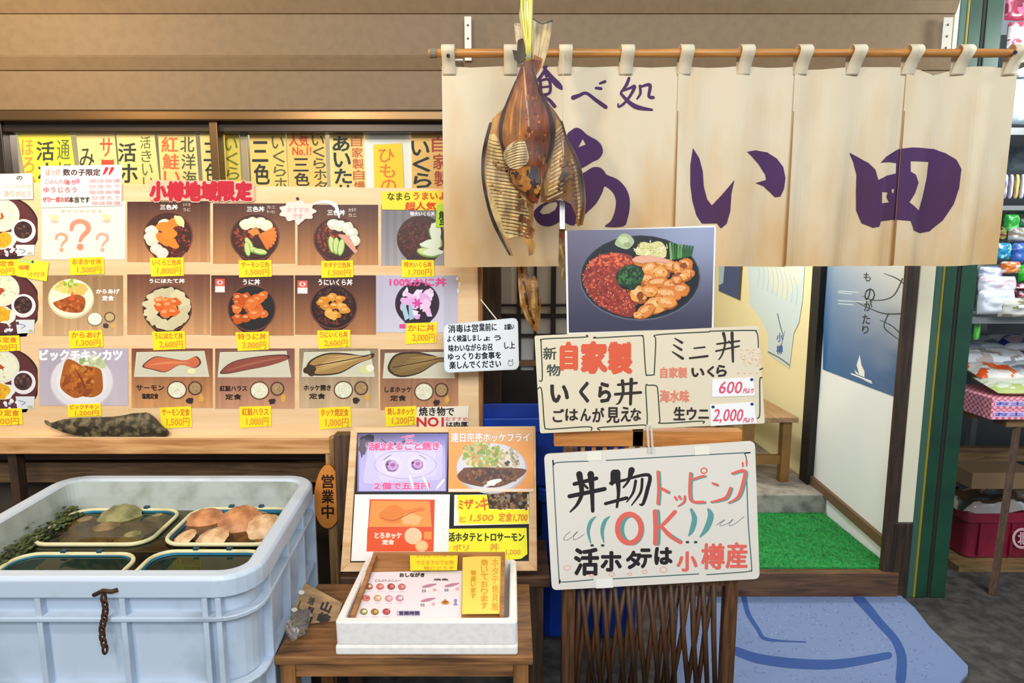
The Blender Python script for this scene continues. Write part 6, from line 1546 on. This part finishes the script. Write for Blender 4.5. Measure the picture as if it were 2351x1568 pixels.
PM = Plane(tA - PTN*.0042, PTN)
c = Canvas(PM, crop=PC2, seed=71).mat(LAM)
c.base([(385,325),(1540,308),(1530,860),(262,866)], '#e6d9dc', .0012)
c.text('おしながき', 805, 335, 1095, 380, '#2a2226', 4); c.text('どんぶりメニュー', 515, 410, 815, 436, '#7d6f84', 1.5); c.text('焼魚', 1205, 400, 1380, 425, '#4a3f44', 2)
rows = [((445,495),(575,495),(705,495),(830,498)), ((415,632),(545,632),(678,635),(805,632)), ((383,790),(513,792),(650,790))]
cols = [('#a2524a', '#e2c4a0'), ('#cf6a62', '#e8a090'), ('#a5453c', '#d27a5c'), ('#c26a68', '#d8948c'), ('#d0807a', '#c24c48'), ('#c9a27a', '#e8d4b4'), ('#d9909a', '#efc4cc'), ('#c98aa0', '#e8dce4'), ('#8a8a4a', '#ece2b4'), ('#8d6a34', '#d29a54'), ('#a8444a', '#d85a60')]
k = 0
for r_ in rows:
    for x, y in r_:
        c.ell(x, y, 46, 38, mixc(cols[k][0], '#5a2a2a', .3)); c.blob(x, y, 38, 30, cols[k][0], .15); c.blob(x + 12, y - 4, 22, 18, cols[k][1], .25); c.brush([(x - 30, y + 58), (x + 34, y + 56)], 6, '#c9bcd0'); k += 1
for x, y in ((1155, 488), (1420, 480), (1140, 655)): c.brush([(x-75, y+12), (x, y-4), (x+78, y-22)], [22, 34, 12], '#b87a92'); c.ell(x + 60, y + 45, 22, 18, '#d9a8b0'); c.ell(x - 20, y + 48, 26, 18, '#e8e4dc'); c.text('定食', x - 90, y + 40, x - 40, y + 75, '#8d8494', 1)
c.poly(smooth([(1290,680),(1320,660),(1340,640),(1360,660),(1390,680),(1370,705),(1310,705)], 2, True), '#d9853c'); c.ell(1340, 680, 30, 16, '#8d5a2c'); c.vtext('単品', 1440, 640, 1480, 720, '#8a84b4', 1.5)
c.rect(775, 780, 1045, 838, '#b0a6c8'); c.text('営業時間', 800, 790, 1035, 832, '#3a3058', 3)
c.build('menu_sheet', None, 'white menu sheet with small dish pictures lying in the foam box', 'menu')
c = Canvas(Plane(PM.O + PTN*.012, PTN), crop=PC2, seed=72).mat(PAPER)
c.base([(925,88),(1490,92),(1478,300),(930,305)], '#f2d726', .0008)
for tx, y0, y1, x0, x1 in (('お持ち帰り', 100, 150, 1000, 1440), ('できますのでお気', 185, 240, 1000, 1440), ('軽にどうぞ', 255, 300, 1090, 1440)): c.text(tx, x0, y0, x1, y1, '#dba21e', 2.5)
c.build('paper_slip', None, 'bright yellow slip at the back edge of the foam box', 'note')
c = Canvas(Plane(PM.O + PTN*.009, PTN), crop=PC2, seed=73).mat(PAPER)
c.base([(1545,150),(1760,135),(2005,105),(1995,812),(1535,816)], '#f0cd58', .0008)
for tx, x0, y0, x1, y1 in (('ホタテ焼貝殻', 1890, 160, 1960, 780), ('焼いております', 1760, 170, 1840, 760), ('御座います', 1640, 300, 1700, 640)): c.vtext(tx, x0, y0, x1, y1, '#d99a2a', 2)
c.build('paper_slip', None, 'tall amber slip with vertical writing at the right in the foam box', 'note')

# small wooden sign leaning at the left of the box, and a clear bag under it
sq = [(700,1338),(786,1384),(756,1484),(661,1430)]
r0, r1 = at(708, 1460, 1.62), at(742, 1360, 1.70)
r0.z = ZT + .005
pO = at(710, 1458, 1.60); nrm = Vector((0.15, -.72, .68)).normalized()
c = Canvas(Plane(at(660, 1430, 1.63), nrm), seed=74).mat(wood('sign_plank', '#a9804e', '#7d5a34', 'x', 5, 9))
c.base(sq, '#a9804e', .012, '#8a6238')
c.mat(PAPER)
for ch, x0, y0, x1, y1, b_ in (('山', 738, 1382, 760, 1404, 1.6), ('﨑', 730, 1408, 756, 1434, 1.8), ('漁', 722, 1438, 748, 1466, 1.8), ('活', 708, 1372, 722, 1388, .8), ('貝', 704, 1394, 720, 1410, .8), ('類', 700, 1414, 716, 1430, .8)):
    c.text(ch, x0, y0, x1, y1, '#2c2018', b_, rot=22)
for x, y in ((692, 1360), (676, 1400)): c.ell(x, y, 7, 5, '#d8d0c4')
for st in ([(690,1380),(684,1396),(690,1400)], [(680,1420),(674,1440),(682,1446)]): c.brush(st, 3, '#4a3a2a')
c.build('wooden_sign', None, 'small brown wooden sign with brush characters leaning on the left of the foam box', 'sign')
bagm = glassy('clear_bag', (.93, .92, .9), 1.45, .12, body='#d9d2c8', body_mix=.12)
m = MB(); bp_ = atz(664, 1452, ZT); m.ellipsoid((max(bp_.x, sX0 + .03), bp_.y, ZT + .028), .028, .055, .028, 18, 12, lambda v: v + Vector((.016*noise.noise(v*45), .016*noise.noise(v*47 + Vector((3,0,0))), .012*noise.noise(v*60))) if v.z > ZT + .006 else Vector((v.x, v.y, ZT + .001)))
tag(m.build('plastic_bag', bagm), 'crumpled clear plastic bag on the stool beside the wooden sign', 'bag')

# ================================================================== BLUE CRATES BEHIND THE SCREEN
cb_ = plain('crate_blue', '#0f3fa8', 0.4, dark='#0b2d7c', scale=5)
def crate(x0, x1, y0, y1, z0, z1, lab, mt=cb_, grp='blue plastic crates stacked behind the lattice screen'):
    e = empty('plastic_crate', ((x0+x1)/2, (y0+y1)/2, z0), lab, 'crate', grp)
    g = lambda q, z: [(x, y, z) for x, y in rrect(x0+q, y0+q, x1-q, y1-q, .03, 4)]
    MB().rings([g(.025, z0), g(.02, z0 + .005), g(.012, z1 - .05), g(0, z1 - .05), g(0, z1), g(.015, z1), g(.02, z1 - .05), g(.03, z0 + .02)], cap0=True, cap1=True).build('body', mt, e, bevel=.002)
    for k in range(4):
        x = x0 + (x1-x0)*(k + .5)/4; MB().box(x-.006, x+.006, y0 + .003, y0 + .03, z0 + .02, z1 - .051).build('rib', mt, e)
    return e
crate(.10, .50, 2.17, 2.44, .0, .30, 'blue plastic crate on the ground behind the lattice screen, lowest of the stack')
crate(.10, .50, 2.18, 2.44, .301, .60, 'blue plastic crate in the middle of the stack behind the lattice screen')
crate(-.13, .44, 2.19, 2.44, .601, .87, 'blue plastic crate topmost of the stack under the doorway lattice')

# ================================================================== NEIGHBOURING SHOP
metal = plain('shelf_metal', '#8d8f90', .4, .3)
sh = empty('goods_rack', (2.75, 3.0, 0), 'grey metal rack of packaged seafood in the shop right of the green posts', 'rack')
def shelf(pxl, pyl, Y, depth, nm='shelf', th=.02):
    p = at(pxl, pyl, Y); MB().box(p.x, p.x + 1.1, Y, Y + depth, p.z - th, p.z).build(nm, metal, sh); return p.z
YR = 2.75
z1s = shelf(2225, 472, YR, .4); z2s = shelf(2225, 727, YR - .15, .5, 'shelf', .03); z0s = shelf(2280, 293, YR, .4, 'shelf', .03); z3s = shelf(2225, 608, YR, .4)
xr0 = at(2262, 600, YR + .42).x
for x in (xr0, xr0 + 1.0): MB().box(x, x + .03, YR + .40, YR + .43, 0, 2.6).build('upright', metal, sh)
def packet(x0, y0, x1, y1, Y, col, lab, cols2=(), grp='packets on the neighbouring shop rack', thick=.03, rot=0, name='snack_packet', rest=None):
    p, q = at(x0, y1, Y), at(x1, y0, Y); w, h = (q.x - p.x)/2, (q.z - p.z)/2; cx, cz = (q.x + p.x)/2, (q.z + p.z)/2
    m = MB(); n = 18
    mts = [plain('packet_' + col.strip('#'), col, .25, coat=.3)] + [plain('packet_' + c_.strip('#'), c_, .25, coat=.3) for c_ in cols2]
    for mm in mts: m.mat(mm)
    m.cur = 0; a = math.radians(rot)
    for side in (-1, 1):
        b = len(m.v)
        for i in range(n+1):
            for j in range(n+1):
                u, v = i/n*2-1, j/n*2-1; d = thick/2*max(0, (1-u**4)*(1-v**4))**.5 * (1 + .3*noise.noise(Vector((u*2, v*2, x0*.01))))
                X, Z = u*w*(1 - .04*abs(v)), v*h*(1 - .04*abs(u)); m.v.append(Vector((cx + X*math.cos(a) - Z*math.sin(a), Y + side*d, cz + X*math.sin(a) + Z*math.cos(a))))
        for i in range(n):
            for j in range(n):
                nz = noise.noise(Vector((i/n*3.2 + x0, j/n*2.6 + y0, side*5))); m.cur = (1 + (0 if noise.noise(Vector((i/n*2 + x0, j/n*3, 9))) > 0 or len(cols2) == 1 else (int(x0) + j//6) % len(cols2))) if cols2 and nz > .08 else 0
                m.face([b+i*(n+1)+j, b+(i+1)*(n+1)+j, b+(i+1)*(n+1)+j+1, b+i*(n+1)+j+1])
    return tag(m.build(name, None, smooth=True), lab, 'packet', grp)
# hanging goods at the top
hg = 'packets hanging at the top of the neighbouring shop'
packet(2304, -40, 2375, 48, 2.7, '#8e2c46', 'dark pink packet hanging highest in the shop on the right', ('#c7607c', '#6a1f34'), hg)
packet(2310, 50, 2372, 112, 2.68, '#d9c9cc', 'white and red speckled packet hanging under the dark pink one', ('#b8455a', '#f0e6e6'), hg)
packet(2304, 122, 2400, 178, 2.72, '#cdd3d8', 'white packet hanging beside the end of the curtain pole', ('#2f6f9a', '#e8ecec'), hg)
packet(2300, 180, 2400, 286, YR + .1, '#b9cbd8', 'pale blue plastic bag standing on the top shelf of the shop', ('#d9e4ea',), thick=.08)
packet(2285, 318, 2400, 392, YR + .3, '#75808a', 'grey tray standing behind the book shaped packets', ('#5c666e',), thick=.04)
for k, col in enumerate(('#a9a0b8', '#9c93b0', '#b9b0c4', '#d9b45a', '#c3cdd0', '#a8b4b8')):
    packet(2288 + 13*k, 400, 2301 + 13*k, 456, YR + .05, col, ('slim lilac packet first in the upright row', 'slim violet packet second in the upright row', 'slim pale packet third in the upright row', 'slim yellow packet in the upright row', 'slim silver packet right of the yellow one', 'slim grey green packet at the frame edge of the upright row')[k], ('#e4e0e8',) if k != 3 else ('#e8cf8a',), 'slim packets in an upright row on the shop shelf', .02)
    bpy.data.objects[-1]
packet(2302, 492, 2338, 536, YR + .02, '#2f9a3a', 'bright green packet on the middle shop shelf', ('#56b85a', '#1f7a34'), thick=.05)
packet(2330, 482, 2400, 522, YR + .12, '#4f9a6a', 'dull green packet behind the bright green one', ('#7ab08c', '#8a7a4a'), thick=.05)
packet(2312, 522, 2400, 556, YR + .0, '#a9a9ac', 'silver grey packet in front of the green ones', ('#8a7c6c', '#cfd0d4'), thick=.05)
packet(2284, 524, 2312, 552, YR + .02, '#8a8444', 'small olive packet leaning on the middle shop shelf', ('#5c2f28',), rot=35)
packet(2278, 557, 2320, 598, YR - .03, '#2a86b4', 'blue packet with pale green patch on the shop shelf', ('#8fc9b0', '#1d6aa8'), thick=.05)
packet(2318, 557, 2400, 606, YR - .02, '#3a62b0', 'violet blue packet at the frame edge', ('#8d7ec0', '#2348a0'), thick=.05)
packet(2296, 600, 2340, 628, YR - .14, '#d97a34', 'orange fronted packet above the white ones', ('#e9d9cc',), thick=.05)
packet(2336, 608, 2400, 648, YR - .13, '#1fb82c', 'vivid green packet at the right frame edge', ('#6ad870', '#f0f0e8'), thick=.05)
packet(2246, 612, 2300, 640, YR - .12, '#dfe0ea', 'white packet with faint blue stripes right of the green post', ('#b0b6d8',), thick=.05)
packet(2244, 634, 2332, 672, YR - .16, '#e4e4ee', 'white packet with a red lower edge on the lower shop shelf', ('#e8c4cc', '#f0f0f4'), thick=.06)
packet(2322, 650, 2400, 684, YR - .15, '#6a1c2c', 'dark red packet at the right frame edge', ('#e6a4b4', '#3a1018'), thick=.05)
packet(2241, 666, 2330, 722, YR - .18, '#dfe4ec', 'white packet with a small purple print on the lower shop shelf', ('#e8ecf0', '#b4c4d0', '#8d7a9c'), thick=.06)
packet(2288, 684, 2400, 728, YR - .20, '#c9c6bc', 'clear packet of grey dried fish on the lower shop shelf', ('#8d8468', '#e0e4e4'), thick=.05)
# slanting display of fish packets on the table
tt = empty('display_table', (2.5, 2.8, 0), 'wooden display table of packaged fish in the shop on the right', 'table')
tz = at(2280, 958, 2.58).z
tW = wood('table_wood', '#8a6a44', '#5a4028', 'x', 5, 10)
MB().box(at(2312, 965, 2.60).x, 3.4, 2.60, 2.675, tz - .05, tz - .006).build('top', tW, tt)
MB().box(at(2226, 960, 2.7).x, 3.4, 2.68, 3.08, tz - .03, tz - .006).build('slab', tW, tt)
l0, l1 = at(2336, 975, 2.62), at(2280, 1352, 2.5); l1.z = 0.0
MB().bar(Vector((l0.x, 2.62, tz - .05)), l1, .026, .026).build('leg', wood('leg_dark', '#5a3c28', '#33221a', 'z'), tt)
MB().box(3.3, 3.34, 2.64, 2.68, 0, tz - .05).build('leg', wood('leg_dark', '#5a3c28', '#33221a', 'z'), tt)
MB().box(at(2240, 1010, 2.85).x, 3.3, 3.03, 3.07, tz - .35, tz - .28).build('back_rail', tW, tt)
MB().box(at(2236, 1000, 2.9).x, at(2252, 1000, 2.9).x, 3.03, 3.07, 0, tz - .03).build('leg', wood('leg_dark', '#5a3c28', '#33221a', 'z'), tt)
def gingham(z0, z1, lab, txt):
    x0 = at(2277, 930, 2.56).x; xl = at(2221, 890, 2.86).x; x1 = x0 + .55; y0, y1 = 2.56, 2.86
    e = empty('gift_box', ((x0+x1)/2, 2.7, z0), lab, 'box', 'pink gingham boxes on the shop table')
    pk = bpy.data.materials.get('gingham')
    if pk is None:
        pk, nt, b = _new('gingham'); tc = nt.nodes.new('ShaderNodeTexCoord'); ck = nt.nodes.new('ShaderNodeTexChecker'); ck.inputs['Scale'].default_value = 75
        ck.inputs[1].default_value = (*lin('#d9637c'), 1); ck.inputs[2].default_value = (*lin('#efb9c4'), 1); nt.links.new(tc.outputs['Object'], ck.inputs[0]); nt.links.new(ck.outputs[0], b.inputs['Base Color']); b.inputs['Roughness'].default_value = .5
    MB().box(x0, x1, y0, y1, z0, z1).build('carton', pk, e, bevel=.002)
    c = Canvas(front(y0 - .0006), seed=3).mat(PAPER); p = at(2290, 0, y0)
    a, b_ = pix((x0 + .012, y0, z1 - .012)), pix((x0 + .21, y0, z0 + .012))
    c.poly([(a[0], a[1]), (b_[0], a[1]), (b_[0], b_[1]), (a[0], b_[1])], '#c9b4e0'); c.text(txt, a[0] + 3, a[1] + 2, b_[0] - 3, b_[1] - 2, '#4a3fa0', .5); c.build('label', e)
hz = .047
gingham(tz - .0055, tz - .0055 + hz, 'pink gingham box, lower of two on the shop table', 'お土産'); gingham(tz - .005 + hz, tz - .0055 + 2*hz, 'pink gingham box, upper of two on the shop table', 'お土産')
ztb = tz + 2*hz - .005
fg = 'fish packets piled on the shop table'
def flatpack(x0, x1, y0, y1, z, h, col, cols2, lab):
    m = MB(); mts = [plain('packet_' + c_.strip('#'), c_, .25, coat=.3) for c_ in (col,) + cols2]
    for mm in mts: m.mat(mm)
    n = 18
    for side in (-1, 1):
        b = len(m.v)
        for i in range(n+1):
            for j in range(n+1):
                u, v = i/n*2-1, j/n*2-1; d = h/2*max(0, (1-u**4)*(1-v**4))**.5
                m.v.append(Vector(((x0+x1)/2 + u*(x1-x0)/2, (y0+y1)/2 + v*(y1-y0)/2, z + h/2 + side*d*(1 + .25*noise.noise(Vector((u*3, v*3, x0*5)))) + (v+1)*.02)))
        for i in range(n):
            for j in range(n):
                nz = noise.noise(Vector((i/n*3.5 + x0*9, j/n*3 + y0*9, side*5))); m.cur = 1 + (int(3 + 3*noise.noise(Vector((i/n*2, j/n*2, x0*7)))) % len(cols2)) if nz > .05 else 0
                m.face([b+i*(n+1)+j, b+(i+1)*(n+1)+j, b+(i+1)*(n+1)+j+1, b+i*(n+1)+j+1])
    return tag(m.build('fish_packet', None, smooth=True), lab, 'packet', fg)
xg0 = at(2235, 880, 2.7).x
flatpack(xg0 + .02, xg0 + .42, 2.58, 2.74, ztb, .035, '#dfe6cf', ('#e9e4d4', '#b9c77c', '#cfd8c4'), 'pale green packet nearest the front of the shop table')
flatpack(xg0 + .30, xg0 + .60, 2.62, 2.76, ztb + .02, .04, '#9fb040', ('#dfe6cf', '#c4d07a'), 'lime packet at the right frame edge on the shop table')
flatpack(xg0 + .03, xg0 + .24, 2.70, 2.84, ztb + .038, .045, '#e8e0d8', ('#f0783a', '#ea5a24', '#f0e8e4'), 'white packet with orange roe showing on the shop table')
flatpack(xg0 + .22, xg0 + .60, 2.72, 2.86, ztb + .045, .045, '#cfd4d4', ('#8a8a98', '#b0b4bc', '#e4e8e8'), 'silver packet with grey fish right of the orange one')
flatpack(xg0 + .03, xg0 + .40, 2.84, 2.98, ztb + .085, .05, '#d9dadc', ('#a89a94', '#c4b4ac', '#eceef0'), 'white packet with brown edge in the second row of the pile')
flatpack(xg0 + .06, xg0 + .36, 2.96, 3.10, ztb + .13, .05, '#b9c0cc', ('#5c6a86', '#dfe2ea', '#8d95a8'), 'blue grey striped fish packet at the back of the pile')
flatpack(xg0 + .34, xg0 + .66, 2.95, 3.10, ztb + .135, .05, '#d3d0dc', ('#2f3fae', '#e6c4d4', '#e9c26a'), 'white packet with blue mark at the back right of the pile')
packet(2234, 728, 2252, 780, 2.66, '#4fbf3a', 'narrow bright green packet beside the green post', ('#7fd86a',), fg, .02)
# red crate, wood and clear sheet under the table
rc = plain('crate_red', '#7e1830', .45, dark='#5a1022', scale=6)
ry = atz(2260, 1290, .02).y
e = crate(at(2216, 1240, ry).x, at(2216, 1240, ry).x + .6, ry, ry + .22, .03, at(2260, 1178, ry).z, 'dark red plastic crate on the ground under the shop table', rc, None)
c = Canvas(front(ry - .001), seed=3).mat(PAPER); c.ring(2346, 1236, 22, 24, 6, '#c9a0a4'); c.text('北', 2337, 1222, 2356, 1250, '#c9a0a4', 1); c.build('emblem', e)
MB().box(at(2200, 1285, ry - .05).x, 3.2, ry - .06, ry + .24, 0.0, .028).build('pallet_board', wood('pallet', '#8a6c44', '#5c452c', 'x', 5, 9), None)
tag(bpy.data.objects['pallet_board'], 'flat wooden board on the ground under the red crate', 'board')
zr1 = at(2260, 1178, ry).z
xr_ = at(2216, 1240, ry).x
m = MB(); n = 14; b = len(m.v)
for i in range(n+1):
    for j in range(n+1):
        x = xr_ - .01 + .6*i/n; y = ry - .005 + .23*j/n
        m.v.append(Vector((x, y, zr1 + .055 + .05*noise.noise(Vector((x*9, y*9, 1))) - (.05 if i in (0, n) or j in (0, n) else 0))))
for i in range(n):
    for j in range(n): m.face([i*(n+1)+j, (i+1)*(n+1)+j, (i+1)*(n+1)+j+1, i*(n+1)+j+1])
tag(m.build('plastic_sheet', glassy('sheet_clear', (.8, .78, .76), 1.45, .15, body='#a39c96', body_mix=.6), smooth=True), 'crumpled clear plastic sheet spread over the red crate', 'sheet')
cbx = MB().box(xr_ + .02, xr_ + .35, ry + .02, ry + .20, zr1 + .11, zr1 + .19).build('carton', plain('carton_brown', '#7d6244', .8), None, bevel=.003)
tag(cbx, 'flat brown carton lying on the plastic sheet under the shop table', 'carton')
